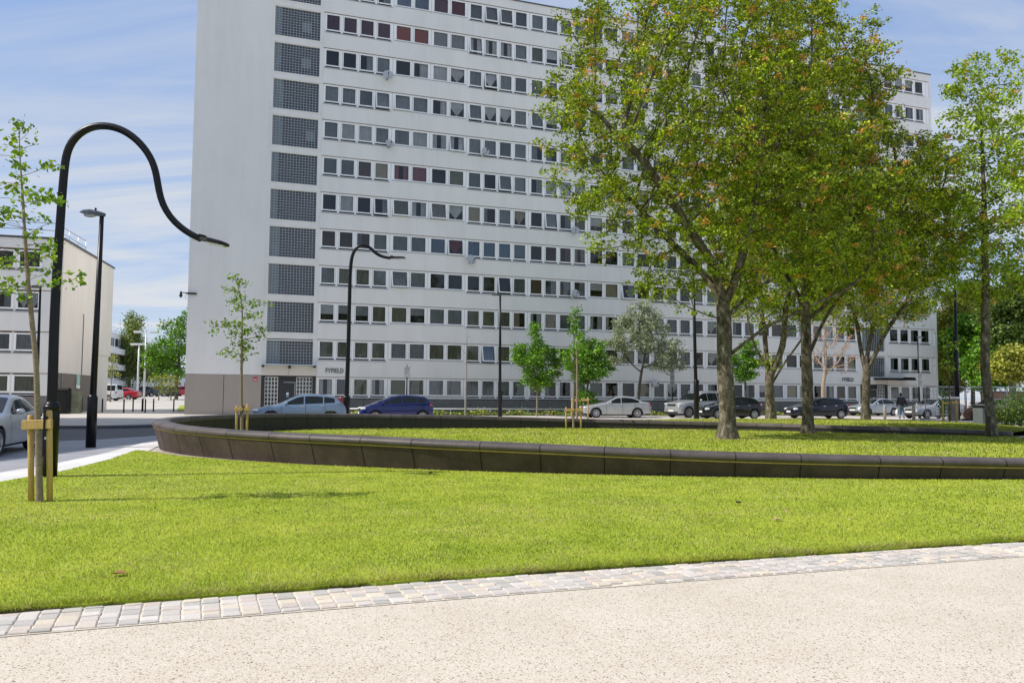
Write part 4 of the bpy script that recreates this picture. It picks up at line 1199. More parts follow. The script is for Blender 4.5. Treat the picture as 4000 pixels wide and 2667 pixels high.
    m.box(0.0, 0.03, -0.42, 0.42, -0.55, 0.45, 0); m.box(0.03, 0.034, -0.40, 0.40, -0.28, 0.43, 1)
    for z in (0.3, 0.14, -0.02, -0.16): m.box(0.034, 0.037, -0.28, 0.28, z - 0.03, z + 0.03, 0)
    o = m.build('wall_sign', [WHITEM, mat('sign green', (0.03, 0.36, 0.2), 0.4)], label='green and white notice board on the cream end wall', cat='sign'); o.location = Vector((cx_, cy_, 0)) + c; o.rotation_euler = (0, 0, math.atan2(ey.y, ey.x) - PI / 2)
left_block()

def neighbour_block():
    """unseen block added just left of the picture, sized to shade the pavement"""
    t = empty('low_apartment_block', (-27.6, 0, 0), 0, 'unseen six storey white apartment block added for shading the pavement beyond the left edge', 'building')
    w = MB(); q = MB(); H = 19.2  # height set so the added block's shadow covers the pavement
    w.box(-12, 0, -34, 42.0, 0, H, 0)
    for r in range(6):
        z = 1.4 + 2.9 * r
        for y in np.arange(-32, 40, 2.1):
            q.box(-0.02, 0.010, y, y + 1.5, z, z + 1.3, 1)
            for a, b, c, d in ((y - 0.07, y + 1.57, z - 0.07, z), (y - 0.07, y + 1.57, z + 1.3, z + 1.37), (y - 0.07, y, z, z + 1.3), (y + 1.5, y + 1.57, z, z + 1.3), (y + 0.7, y + 0.8, z, z + 1.3)): q.box(0.001, 0.04, a, b, c, d, 0)
            if R.random() < 0.6: q.box(0.0105, 0.0125, y + 0.02, y + R.choice([0.68, 0.68, 1.48]), z + R.choice([0.02, 0.5]), z + 1.28, 2)
    w.build('wall', [WHITE], t)
    q.build('window', [FRAME, mat('neighbour pane', (0.03, 0.036, 0.042), 0.08, spec=0.8), curtain_mat('net', CSTY['net'])], t, kind='stuff')
    r = MB(); r.box(-12.1, 0.12, -34.1, 42.1, H, H + 0.14); r.build('roof', [mat('roof felt', (0.08, 0.08, 0.09), 0.7)], t)
neighbour_block()

# ------------------------------------------------------------------ far buildings
def far_block():
    X0, Y0, X1, Y1 = -67.5, 138.0, -83.0, 206.0
    d = Vector((X1 - X0, Y1 - Y0, 0)); Ln = d.length; rz = math.atan2(d.y, d.x)
    t = empty('far_apartment_block', (X0, Y0, 0), rz, 'long white balcony block far behind the car park', 'building')
    w = MB(); H = 11.9
    w.box(0, Ln, 0, 12, 0, H, 0)
    for r in range(4):
        z = 1.3 + 2.75 * r
        x = 1.0
        while x < Ln - 3:
            w.box(x, x + 2.0, -0.03, 0.05, z, z + 1.35, 1); w.box(x + 2.35, x + 4.6, -0.03, 0.05, z, z + 1.35, 2); w.box(x + 3.4, x + 3.5, -0.06, 0.0, z, z + 1.35, 0)
            x += 5.4
        if r: w.box(0, Ln, -1.0, 0.0, z - 1.4, z - 0.45, 0)
    w.build('wall', [WHITE, GAP, mat('far window', (0.2, 0.24, 0.28), 0.1, var=0.4, scale=0.5)], t)
    q = MB()
    for z in (0.5, 1.0): q.tube([(0, 0.6, H + z), (Ln, 0.6, H + z)], 0.05, 5)
    for x in np.arange(0, Ln, 3): q.tube([(x, 0.6, H), (x, 0.6, H + 1)], 0.05, 5)
    q.build('roof_railing', STEEL, t)
    q = MB(); q.box(-8, 3, 2, 9, H + 0.01, H + 2.4); q.build('roof', CREAM, t)
    # low block closing the car park
    t = empty('far_apartment_block', (-62, 232, 0), 0.12, 'low grey terrace across the end of the car park behind the parked cars', 'building')
    w = MB(); w.box(-45, 25, 0, 12, 0, 8.5, 0)
    for r in range(2):
        for x in np.arange(-44, 24, 3.2): w.box(x, x + 2.2, -0.04, 0.02, 3.0 + 2.8 * r, 4.5 + 2.8 * r, 1)
    w.box(-45, 25, -0.05, 0.0, 0.0, 2.4, 1)
    w.build('wall', [mat('far grey render', (0.42, 0.45, 0.48), 0.8), GAP], t)
far_block()
def brick_house():
    BR = slabs('orange brick', (0.42, 0.17, 0.09), (0.34, 0.13, 0.07), (0.4, 0.32, 0.26), 0.45, 0.15)
    br = [n for n in BR.node_tree.nodes if n.type == 'TEX_BRICK'][0]
    tcn = BR.node_tree.nodes.new('ShaderNodeTexCoord'); mpn = BR.node_tree.nodes.new('ShaderNodeMapping'); mpn.inputs['Rotation'].default_value = (PI / 2, 0, 0)
    BR.node_tree.links.new(tcn.outputs['Object'], mpn.inputs['Vector']); BR.node_tree.links.new(mpn.outputs[0], br.inputs['Vector'])
    t = empty('brick_house', (75, 96, 0), 0.25, 'orange brick house glimpsed through the trees at the right edge', 'building')
    w = MB(); w.box(-8, 14, 0, 10, 0, 13.2, 0); w.box(-9.5, -4, -2.5, -0.01, 0, 9.6, 0); w.box(8.5, 10.2, 3, 5, 13.2, 16.0, 0)
    w.build('wall', [BR], t)
    for x in (-2.5, 1.5, 5.5, 9.5):
        for z in (1.2, 4.2, 7.2, 10.2):
            q = MB(); q.box(x, x + 1.4, -0.05, 0.05, z, z + 1.6, 0); q.box(x + 0.1, x + 0.66, -0.06, -0.05, z + 0.1, z + 1.5, 1); q.box(x + 0.74, x + 1.3, -0.06, -0.05, z + 0.1, z + 1.5, 1); q.build('window', [FRAME, GAP], t)
    r = MB(); r.poly([(-8.3, -0.4, 13.2), (14.3, -0.4, 13.2), (14.3, 5, 16.2), (-8.3, 5, 16.2)]); r.poly([(14.3, 10.4, 13.2), (-8.3, 10.4, 13.2), (-8.3, 5, 16.2), (14.3, 5, 16.2)]); r.poly([(-8.3, -0.4, 13.2), (-8.3, 5, 16.2), (-8.3, 10.4, 13.2)]); r.poly([(14.3, -0.4, 13.2), (14.3, 10.4, 13.2), (14.3, 5, 16.2)])
    r.build('roof', [mat('roof tile', (0.2, 0.1, 0.07), 0.8, var=0.2, scale=2)], t)
    w = MB(); w.box(-9, 22, 0, 0.25, 0, 2.1, 0); w.box(-9.1, 22.1, -0.04, 0.29, 2.102, 2.18, 1)
    o = w.build('brick_wall', [BR, KERB], label='brown brick boundary wall behind the mesh fence panels', cat='wall'); o.location = (53, 80, 0); o.rotation_euler = (0, 0, 0.2)
brick_house()
# ------------------------------------------------------------------ cars
def interp(P, x):
    """P sorted by falling x"""
    if x >= P[0][0]: return P[0][1]
    for (x0, z0), (x1, z1) in zip(P[:-1], P[1:]):
        if x1 <= x <= x0:
            t = (x - x0) / (x1 - x0) if x1 != x0 else 0
            return z0 + (z1 - z0) * t
    return P[-1][1]
def smooth_profile(P, s=0.05, w=0.10):
    out = []; x = P[0][0]
    while x >= P[-1][0] - 1e-9:
        ks = [interp(P, min(P[0][0], max(P[-1][0], x + d * w))) for d in (-1, -0.5, 0, 0.5, 1)]
        out.append((x, 0.1 * ks[0] + 0.2 * ks[1] + 0.4 * ks[2] + 0.2 * ks[3] + 0.1 * ks[4])); x -= s
    return out

CARS = {
 'saloon': dict(L=4.58, W=1.77, H=1.44, wb=2.76, fo=0.82, wr=0.325, belt=[(2.3, .84), (0.9, .93), (-1.5, 1.0), (-2.3, 1.0)],
    top=[(2.29, .52), (2.26, .66), (2.12, .76), (1.7, .86), (1.02, .965), (0.85, 1.0), (0.15, 1.36), (-0.1, 1.42), (-0.5, 1.44), (-0.95, 1.40), (-1.3, 1.29), (-1.72, 1.08), (-2.15, 1.04), (-2.25, .98), (-2.29, .72)],
    ws=(0.12, 0.86), rw=(-1.70, -1.15), sw=(0.62, -1.42), pil=[-0.22], seams=[0.78, -0.30, -1.15]),
 'hatch': dict(L=4.17, W=1.72, H=1.45, wb=2.61, fo=0.84, wr=0.315, belt=[(2.1, .82), (0.9, .91), (-1.5, 1.03), (-2.1, 1.05)],
    top=[(2.08, .50), (2.05, .62), (1.9, .73), (1.5, .86), (1.10, .94), (0.9, .99), (0.1, 1.39), (-0.2, 1.44), (-0.6, 1.45), (-1.2, 1.41), (-1.5, 1.36), (-1.72, 1.20), (-1.93, 1.0), (-2.03, .93), (-2.08, .70)],
    ws=(0.08, 0.92), rw=(-1.92, -1.52), sw=(0.66, -1.55), pil=[-0.20, -1.05], seams=[0.80, -0.26, -1.12]),
 'mini_mpv': dict(L=3.9, W=1.69, H=1.50, wb=2.5, fo=0.78, wr=0.30, belt=[(1.95, .86), (0.9, .95), (-1.4, 1.06), (-1.95, 1.06)],
    top=[(1.94, .52), (1.92, .66), (1.78, .78), (1.45, .92), (1.15, 1.02), (0.9, 1.13), (0.2, 1.42), (-0.1, 1.48), (-0.5, 1.50), (-1.2, 1.46), (-1.52, 1.40), (-1.70, 1.22), (-1.84, 1.02), (-1.92, .92), (-1.94, .68)],
    ws=(0.16, 1.0), rw=(-1.80, -1.50), sw=(0.85, -1.50), pil=[0.42, -0.24, -1.05], seams=[0.72, -0.28, -1.1]),
 'suv': dict(L=4.64, W=1.86, H=1.80, wb=2.82, fo=0.80, wr=0.37, belt=[(2.3, 1.02), (0.9, 1.12), (-2.3, 1.16)],
    top=[(2.32, .60), (2.30, .82), (2.22, .98), (1.9, 1.07), (1.12, 1.16), (0.98, 1.2), (0.35, 1.66), (0.1, 1.75), (-0.4, 1.80), (-1.6, 1.79), (-1.95, 1.74), (-2.14, 1.35), (-2.24, 1.1), (-2.3, 1.0), (-2.32, .72)],
    ws=(0.33, 1.0), rw=(-2.14, -1.93), sw=(0.62, -1.98), pil=[-0.22, -1.15], seams=[0.82, -0.28, -1.2]),
 'coupe': dict(L=4.36, W=1.75, H=1.40, wb=2.66, fo=0.76, wr=0.325, belt=[(2.2, .80), (0.9, .91), (-1.5, .99), (-2.2, 1.0)],
    top=[(2.17, .50), (2.14, .63), (2.0, .74), (1.6, .85), (0.92, .95), (0.75, .99), (0.0, 1.33), (-0.25, 1.38), (-0.6, 1.40), (-1.0, 1.36), (-1.35, 1.22), (-1.72, 1.04), (-2.0, 1.0), (-2.12, .95), (-2.17, .7)],
    ws=(-0.02, 0.76), rw=(-1.68, -1.16), sw=(0.50, -1.42), pil=[-0.46], seams=[0.72, -0.62]),
 'van': dict(L=4.5, W=1.8, H=1.85, wb=2.75, fo=0.85, wr=0.32, belt=[(2.3, .95), (0.9, 1.08), (-2.25, 1.1)],
    top=[(2.24, .55), (2.2, .8), (2.0, .95), (1.5, 1.1), (1.25, 1.2), (0.6, 1.68), (0.3, 1.8), (-0.4, 1.85), (-1.9, 1.84), (-2.1, 1.76), (-2.2, 1.4), (-2.24, 1.05), (-2.25, .6)],
    ws=(0.58, 1.28), rw=(-2.2, -2.08), sw=(0.85, -2.0), pil=[0.1, -1.0], seams=[0.9, -0.1, -1.3]),
}
PAINTS = {}
def paint(name, col, metal=0.5, rough=0.28):
    if name not in PAINTS: PAINTS[name] = mat('paint ' + name, col, rough, metal, var=0.06, scale=1.5, coat=0.6)
    return PAINTS[name]

def make_car(kind, loc, rz, pnt, label, name='parked_car', cat='car', group='cars parked around the tower', zscale=1.0, detail=True, rails=False, high_tail=False, plate=True):
    """local x points to the bonnet; rz turns it"""
    S = CARS[kind]; W2 = S['W'] / 2; Lh = S['L'] / 2
    root = empty(name, loc, rz, label, cat, group)
    root.scale = (1, 1, zscale)
    T = smooth_profile(S['top'], 0.05, 0.09)
    xf = S['top'][0][0]; xr = S['top'][-1][0]
    xw = [xf - S['fo'], xf - S['fo'] - S['wb']]
    Ra = S['wr'] + 0.055; zc = S['wr']
    Hh = S['H']
    def zt_(x): return interp(T, x)
    def belt_(x): return interp(S['belt'], x)
    def hw(x):
        u = abs(x) / Lh
        return W2 * (1 - 0.035 * u ** 2 - 0.22 * u ** 9)
    def ring(x):
        zt = zt_(x); zs = min(belt_(x), zt - 0.07); w = hw(x)
        zb = 0.20 + (0.05 if abs(x) > Lh - 0.5 else 0.0)
        t = min(1, max(0, (zt - belt_(x)) / (Hh - belt_(x))))
        wt = w * (0.90 - 0.17 * t)
        if t <= 0: wt = w * 0.86
        ze = zt - 0.05 * max(t, 0.35) - 0.012
        P = [(w * 0.86, zb), (w * 0.975, zb + 0.05), (w * 1.0, zb + 0.16), (w * 1.0, (zb + zs) * 0.52), (w * 0.995, zs - 0.16), (w * 0.985, zs - 0.10), (w * 0.965, zs - 0.02)]
        for k in (0.0, 0.33, 0.66, 1.0): P.append((w * 0.945 + (wt - w * 0.945) * k, zs + (ze - zs) * k))
        P += [(wt - 0.035, zt - 0.028 * max(t, 0.4)), (wt * 0.82, zt - 0.008), (wt * 0.45, zt + 0.006), (0, zt + 0.010)]
        arch = -1
        for xc in xw:
            if abs(x - xc) < Ra: arch = max(arch, zc + math.sqrt(max(0, Ra * Ra - (x - xc) ** 2)))
        if arch > 0: P = [(y, max(z, arch) if i < 6 else z) for i, (y, z) in enumerate(P)]
        return P
    xs = []
    x = xf
    while x > xr: xs.append(x); x -= 0.05
    xs.append(xr)
    for xc in xw: xs += [xc - Ra * 0.999, xc + Ra * 0.999, xc - Ra * 0.97, xc + Ra * 0.97]
    xs = sorted(set(xs), reverse=True)
    V, Fq, Mi = [], [], []
    rings = []
    for x in xs:
        P = ring(x); full = [(x, y, z) for y, z in P] + [(x, -y, z) for y, z in reversed(P[:-1])]
        rings.append(full)
    m = len(rings[0])
    for r in rings: V += r
    for i in range(len(rings) - 1):
        for k in range(m - 1):
            a, b, c, d = i * m + k, i * m + k + 1, (i + 1) * m + k + 1, (i + 1) * m + k
            Fq.append((a, b, c, d)); Mi.append(1 if k in (0, m - 2) else 0)
    h = m // 2
    for e, base in ((0, 0), (1, (len(rings) - 1) * m)):
        for k in range(h):
            q = (base + k, base + k + 1, base + m - 2 - k, base + m - 1 - k)
            if k == h - 1: q = (base + k, base + k + 1, base + m - 1 - k)
            Fq.append(q if e == 0 else q[::-1]); Mi.append(0 if k > 1 else 1)
    mb = MB(); mb.v = V; mb.f = [f[::-1] for f in Fq]; mb.m = Mi; mb.sm = [True] * len(Fq)
    # dark floor pan
    n0 = len(mb.f)
    mb.box(xw[1] - 0.5, xw[0] + 0.45, -W2 * 0.80, W2 * 0.80, 0.17, 0.62, 1)
    body = mb.build('body', [pnt, PLASTIC], root)
    import bmesh
    bm = bmesh.new(); bm.from_mesh(body.data); bmesh.ops.recalc_face_normals(bm, faces=bm.faces); bm.to_mesh(body.data); bm.free()
    try:
        body.data.set_sharp_from_angle(angle=math.radians(38))
    except Exception: pass
    # side windows
    def side_y(x, z):
        P = ring(x); a, b = P[7], P[10]
        t = (z - a[1]) / max(1e-4, b[1] - a[1])
        return a[0] + (b[0] - a[0]) * t
    bounds = [S['sw'][0]] + S['pil'] + [S['sw'][1]]
    for s in (-1, 1):
        for a, b in zip(bounds[:-1], bounds[1:]):
            g = MB(); a2, b2 = a - (0.03 if a != bounds[0] else 0), b + (0.03 if b != bounds[-1] else 0)
            n = 14; prev = None
            for k in range(n + 1):
                x = a2 + (b2 - a2) * k / n
                zl = belt_(x) + 0.012; zh = min(zt_(x) - 0.105, Hh - 0.105)
                if zh < zl + 0.012: zh = zl + 0.012
                row = []
                for j in range(4):
                    z = zl + (zh - zl) * j / 3; row.append((x, s * (side_y(x, z) + 0.007), z))
                if prev:
                    for j in range(3):
                        q = (prev[j], row[j], row[j + 1], prev[j + 1]); g.quad(*(q if s > 0 else q[::-1]), 0, True)
                prev = row
            g.build('side_window', CARGLASS, root)
    for nm, (xa, xb) in (('windscreen', S['ws']), ('rear_window', S['rw'])):
        g = MB(); n = 12; prev = None
        for k in range(n + 1):
            x = xa + (xb - xa) * k / n
            P = ring(x); wt = P[10][0]
            row = []
            for j in range(9):
                f = -1 + 2 * j / 8
                y = f * (wt - 0.07)
                ya = abs(y)
                pts = sorted([(p[0], p[1]) for p in P[10:]])
                z = pts[-1][1]
                for (y0, z0), (y1, z1) in zip(pts[:-1], pts[1:]):
                    if y0 <= ya <= y1: z = z0 + (z1 - z0) * (ya - y0) / max(1e-6, y1 - y0)
                sgn = 1 if nm == 'windscreen' else -1
                row.append((x + 0.008 * sgn, y, z + 0.010))
            if prev:
                for j in range(8): g.quad(prev[j], prev[j + 1], row[j + 1], row[j], 0, True)
            prev = row
        o = g.build(nm, CARGLASS, root)
    # wheels
    for xc in xw:
        for s in (-1, 1):
            wy = s * (hw(xc) - 0.10)
            r = S['wr']
            M4 = Matrix.Translation((xc, wy, r)) @ Matrix.Rotation(PI / 2 * (-s), 4, 'X')
            t = MB(); t.lathe([(r * 0.62, -0.09), (r * 0.94, -0.095), (r, -0.06), (r, 0.06), (r * 0.94, 0.095), (r * 0.68, 0.092), (r * 0.64, 0.05)], 24, 0, M4)
            wv = t.build('wheel', TYRE, root)
            q = MB()
            q.lathe([(r * 0.69, 0.05), (r * 0.69, 0.088), (r * 0.62, 0.088), (r * 0.60, 0.05)], 24, 0, M4)
            q.lathe([(r * 0.16, 0.05), (r * 0.16, 0.078), (r * 0.09, 0.086)], 12, 0, M4)
            for k in range(7):
                a = 2 * PI * k / 7; R4 = M4 @ Matrix.Rotation(a, 4, 'Z')
                q.box(r * 0.12, r * 0.64, -r * 0.07, r * 0.07, 0.055, 0.08, 0, R4)
            q.build('rim', RIM, wv)
    # lamps
    zf = zt_(xf - 0.25)
    for s in (-1, 1):
        g = MB(); c = (xf - 0.20, s * W2 * 0.70, zf - 0.10)
        g.ball(c, (0.20, 0.17, 0.085), 0, 14, 10); g.build('headlight', LAMPW, root)
        g = MB()
        if high_tail: g.ball((-1.84, s * (hw(-1.8) - 0.20), 1.13), (0.10, 0.05, 0.20), 0, 10, 8)
        else: g.ball((xr + 0.13, s * W2 * 0.80, belt_(xr) - 0.14), (0.10, 0.13, 0.09), 0, 10, 8)
        g.build('tail_light', LAMPR, root)
        # mirror
        g = MB(); xm = S['sw'][0] - 0.08; ym = hw(xm) + 0.08; zm = belt_(xm) + 0.075
        g.ball((xm, s * ym, zm), (0.075, 0.10, 0.07), 0, 10, 8); g.box(xm - 0.03, xm + 0.03, s * ym - 0.1, s * ym + 0.02, zm - 0.05, zm - 0.02, 1)
        g.build('mirror', [pnt, PLASTIC], root)
        # door seams and handles
        g = MB()
        for xsn in S['seams']:
            P = ring(xsn); pr = None
            for k in (1, 2, 3, 4, 5, 6, 7):
                y, z = P[k]; row = ((xsn + 0.007, s * (y + 0.004), z), (xsn - 0.007, s * (y + 0.004), z))
                if pr: g.quad(pr[0], pr[1], row[1], row[0])
                pr = row
        g.build('door_seam', PLASTIC, root)
        g = MB()
        for xh in [v for v in S['seams'][1:]][:2]:
            y = ring(xh + 0.14)[5][0]; g.bbox(xh + 0.06, xh + 0.24, s * (y + 0.014) - 0.014, s * (y + 0.014) + 0.014, belt_(xh) - 0.13, belt_(xh) - 0.10, 0.005)
        g.build('door_handle', CHROME if kind in ('hatch', 'saloon') else pnt, root)
    # front end
    g = MB(); g.bbox(xf - 0.10, xf + 0.012, -W2 * 0.42, W2 * 0.42, zf - 0.21, zf - 0.09, 0.012, 0)
    for k in range(4): g.box(xf - 0.05, xf + 0.02, -W2 * 0.40, W2 * 0.40, zf - 0.195 + k * 0.028, zf - 0.186 + k * 0.028, 1)
    g.box(xf - 0.2, xf + 0.006, -W2 * 0.62, W2 * 0.62, 0.29, 0.38, 0)
    g.build('grille', [PLASTIC, CHROME], root)
    if plate:
        g = MB(); g.box(xf + 0.005, xf + 0.022, -0.26, 0.26, 0.42, 0.53); g.build('number_plate', PLATE, root)
        g = MB(); g.box(xr - 0.022, xr + 0.03, -0.26, 0.26, 0.62, 0.73); g.build('number_plate', mat('yellow plate', (0.75, 0.6, 0.1), 0.4), root)
    if rails:
        for s in (-1, 1):
            g = MB(); g.tube([(0.2, s * W2 * 0.66, Hh - 0.04), (0.1, s * W2 * 0.66, Hh + 0.03), (-1.6, s * W2 * 0.66, Hh + 0.02), (-1.75, s * W2 * 0.66, Hh - 0.04)], 0.02, 6); g.build('roof_rail', STEEL, root)
    return root

def parked(kind, px_c, depth, psi, pnt, label, **kw):
    """psi: how far the car is turned from facing straight left"""
    x = D(px_c, 1550, depth).x
    a = math.radians(psi)
    return make_car(kind, (x, depth, kw.pop('z', 0.006)), math.atan2(-math.sin(a), -math.cos(a)), pnt, label, **kw)
SILV = paint('silver', (0.42, 0.43, 0.44), 0.5); BLUEP = paint('light blue', (0.19, 0.265, 0.35), 0.45); NAVY = paint('deep blue', (0.004, 0.012, 0.10), 0.35, 0.2)
BLK = paint('black', (0.006, 0.006, 0.008), 0.3, 0.2); DKB = paint('dark navy', (0.006, 0.009, 0.024), 0.4, 0.2); REDP = paint('red', (0.5, 0.012, 0.03), 0.2); WHTP = paint('white', (0.70, 0.71, 0.72), 0.05); TEAL = paint('teal', (0.02, 0.09, 0.11), 0.4)
SILB = paint('bluish silver', (0.36, 0.40, 0.44), 0.5)
parked('hatch', 1172, 38.6, 14, BLUEP, 'light blue hatchback parked in front of the tower entrance', high_tail=True, zscale=0.965)
parked('mini_mpv', 1545, 44.8, 17, NAVY, 'deep blue small five door car right of the light blue hatchback', zscale=0.93)
parked('saloon', 2402, 55.2, 7.4, SILV, 'silver saloon alone on the pale road beside the double staked saplings')
parked('suv', 2722, 57.6, 30, SILV, 'silver off roader with roof rails half behind the thickest trunk', rails=True)
parked('hatch', 2848, 54.6, 15, BLK, 'black five door hatchback passing behind the thickest trunk')
parked('hatch', 3188, 57.5, 11, DKB, 'dark navy hatchback between the two middle tree trunks')
parked('saloon', 3412, 68.5, 23, SILB, 'bluish silver saloon left of the walking person')
parked('saloon', 3645, 60.0, 20, SILV, 'silver saloon behind the mesh fence on the right of the walking person')
parked('hatch', 3868, 74.0, 15, SILB, 'pale blue car seen through the mesh fence at the far right')
# coupe at the left edge, nose towards the viewer
make_car('coupe', (-11.95, 18.7, 0.01), math.atan2(-0.96, 0.28), paint('pearl silver', (0.50, 0.515, 0.53), 0.35), 'pearl silver coupe cut by the left edge beside the staked sapling', zscale=0.93)
# car park
def lotcar(kind, px, depth, psi, pnt, label, **kw):
    x = D(px, 1550, depth).x
    parked(kind, px, depth, psi, pnt, label, z=lot_z(x, depth) - 0.02, group='cars in the far car park', **kw)
lotcar('van', 392, 93.0, -2, WHTP, 'white people carrier at the left end of the car park')
lotcar('coupe', 473, 99.0, 0, REDP, 'red coupe beside the white people carrier in the car park')
lotcar('hatch', 541, 112.0, 60, DKB, 'dark blue hatchback right of the red coupe in the car park')
lotcar('hatch', 590, 114.0, 55, TEAL, 'dark teal hatchback in the middle of the far car park row')
lotcar('saloon', 637, 116.0, 60, BLK, 'black saloon near the small red car in the car park')
lotcar('hatch', 684, 118.0, 60, REDP, 'small red hatchback at the right end of the car park row')

# ------------------------------------------------------------------ lamp columns
def swan(base, depth, pts, r, head0, head1, label, coll=1.18, rz=0.0):
    bx, by = base
    t = empty('street_lamp', (bx, by, 0), 0, label, 'street lamp')
    P = [D(px, py, depth) - Vector((bx, by, 0)) for px, py in pts]
    P = [Vector((0, 0, 0.0)), Vector((0, 0, coll))] + P
    C3 = catmull([tuple(p) for p in P], 0.08)
    for _ in range(5):
        C3 = [C3[0]] + [C3[i] * 0.5 + (C3[i - 1] + C3[i + 1]) * 0.25 for i in range(1, len(C3) - 1)] + [C3[-1]]
    rad = []
    tot = len(C3)
    for i, p in enumerate(C3): rad.append(r * (1.0 - 0.38 * (i / tot)))
    m = MB(); m.tube(C3, rad, 14); pole = m.build('pole', BLACKM, t)
    m = MB(); m.lathe([(r * 1.45, 0), (r * 1.45, coll - 0.03), (r * 1.35, coll), (r * 1.05, coll + 0.04)], 16); m.lathe([(r * 1.52, coll - 0.1), (r * 1.52, coll - 0.02)], 16)
    b = m.build('base_sleeve', BLACKM, t)
    m = MB(); m.bbox(-r * 0.75, r * 0.75, -r * 1.50, -r * 1.2, 0.35, 0.85, 0.008); m.box(-0.03, 0.03, -r * 1.53, -r * 1.5, 0.62, 0.66, 1); m.build('access_door', [BLACKM, STEEL], b)
    a = D(*head0, depth) - Vector((bx, by, 0)); c = D(*head1, depth) - Vector((bx, by, 0))
    d = (c - a); Ln = d.length; d.normalize()
    zx = Vector((0, 1, 0)); up = d.cross(zx) * -1; up.normalize()
    if up.z < 0: up = -up
    sd = up.cross(d)
    M4 = Matrix(((d.x, sd.x, up.x, a.x), (d.y, sd.y, up.y, a.y), (d.z, sd.z, up.z, a.z), (0, 0, 0, 1)))
    m = MB(); k = Ln / 0.56
    prof = [(0.0, 0.045, 0.03), (0.06, 0.06, 0.045), (0.10, 0.085, 0.055), (0.2, 0.11, 0.06), (0.42, 0.115, 0.05), (0.52, 0.09, 0.035), (0.56, 0.05, 0.02)]
    rows = []
    for x, w, h in prof: rows.append([M4 @ Vector((x * k, -w * k, -0.02 * k)), M4 @ Vector((x * k, -w * 0.9 * k, h * 0.6 * k)), M4 @ Vector((x * k, 0, h * k)), M4 @ Vector((x * k, w * 0.9 * k, h * 0.6 * k)), M4 @ Vector((x * k, w * k, -0.02 * k)), M4 @ Vector((x * k, 0, -0.035 * k))])
    for r0, r1 in zip(rows[:-1], rows[1:]):
        for j in range(6): m.quad(r0[j], r0[(j + 1) % 6], r1[(j + 1) % 6], r1[j], 0, False)
    m.poly(rows[0]); m.poly(rows[-1][::-1])
    hd = m.build('lamp_head', BLACKM, t)
    m = MB(); m.box(0.2 * k, 0.5 * k, -0.085 * k, 0.085 * k, -0.052 * k, -0.03 * k, 0, M4); m.build('lens', mat('lamp lens', (0.7, 0.7, 0.66), 0.2), hd)
    m = MB(); m.box(0.02 * k, 0.13 * k, -0.05 * k, 0.05 * k, 0.04 * k, 0.075 * k, 0, M4); m.build('photocell', BLACKM, hd)
swan((-7.35, 13.35), 13.35, [(215, 1200), (240, 800), (254, 640), (265, 580), (289, 536), (332, 503), (390, 490), (447, 496), (500, 519), (549, 560), (586, 610), (609, 665), (617, 720), (624, 775), (646, 826), (680, 868), (721, 903), (768, 929), (785, 934)], 0.082,
     (772, 930), (893, 958), 'big black swan neck street lamp beside the staked sapling on the front lawn')
k_ = 4000 / 2352
mb_ = D(795.5 * k_, 1600, 40)
swan((mb_.x, 40.0), 40.0, [(800 * k_, 800 * k_), (802.5 * k_, 700 * k_), (805 * k_, 620 * k_), (810 * k_, 585 * k_), (820 * k_, 568 * k_), (834 * k_, 562 * k_), (848 * k_, 567 * k_), (861 * k_, 580 * k_), (876 * k_, 589 * k_), (897 * k_, 593 * k_)], 0.115,
     (895 * k_, 592.5 * k_), (931 * k_, 592 * k_), 'tall black swan neck lamp between the light blue and deep blue cars', coll=1.3)

def column(base, depth, top_px, head, label, r=0.075, coll=1.2, lamp=True, hs=1.0, sides=12, dirx=-1):
    bx, by = base
    t = empty('street_lamp', (bx, by, 0), 0, label, 'street lamp')
    tp = D(*top_px, depth) - Vector((bx, by, 0))
    m = MB(); m.tube([(0, 0, 0), tp * 0.5, tp], [r, r * 0.85, r * 0.6], sides); m.build('pole', BLACKM, t)
    m = MB(); m.lathe([(r * 1.4, 0), (r * 1.4, coll), (r * 0.95, coll + 0.08)], 14); m.build('base_sleeve', BLACKM, t)
    if lamp:
        # cobra style head: flat shell over a clear bowl
        m = MB(); s = dirx * hs
        M4 = Matrix.Translation(tp) @ Matrix.Rotation(math.radians(head), 4, 'Y')
        rows = []
        for x, w, h, b in ((-0.10, 0.05, 0.05, -0.05), (0.0, 0.08, 0.07, -0.06), (0.15, 0.12, 0.10, -0.055), (0.38, 0.14, 0.115, -0.05), (0.58, 0.11, 0.08, -0.04), (0.70, 0.03, 0.015, -0.02)):
            rows.append([M4 @ Vector((x * s, y * hs, z * hs)) for y, z in ((-w, b), (-w * 0.95, h * 0.5), (-w * 0.5, h), (w * 0.5, h), (w * 0.95, h * 0.5), (w, b))])
        for r0, r1 in zip(rows[:-1], rows[1:]):
            for j in range(6): m.quad(r0[j], r0[(j + 1) % 6], r1[(j + 1) % 6], r1[j], 0, j < 5)
        m.poly(rows[0]); m.poly(rows[-1])
        h = m.build('lamp_head', mat('grey lamp shell', (0.06, 0.075, 0.09), 0.3, spec=0.6), t)
        m = MB()
        c = M4 @ Vector((0.36 * s, 0, -0.05 * hs)); m.ball(c, (0.22 * hs, 0.11 * hs, 0.085 * hs), 0, 14, 8); m.build('bowl', mat('lamp bowl', (0.55, 0.56, 0.55), 0.12, spec=0.7), h)
        m = MB(); c = M4 @ Vector((0.22 * s, 0, 0.13 * hs)); m.lathe([(0.03 * hs, -0.04 * hs), (0.03 * hs, 0.03 * hs), (0.045 * hs, 0.05 * hs)], 8, 0, Matrix.Translation(c)); m.build('photocell', BLACKM, h)
    return t
column(G(354, 1748), 20.88, (398, 838), 6, 'slim straight black lamp column with flat head left of the tower', r=0.085, coll=1.25, hs=0.80)
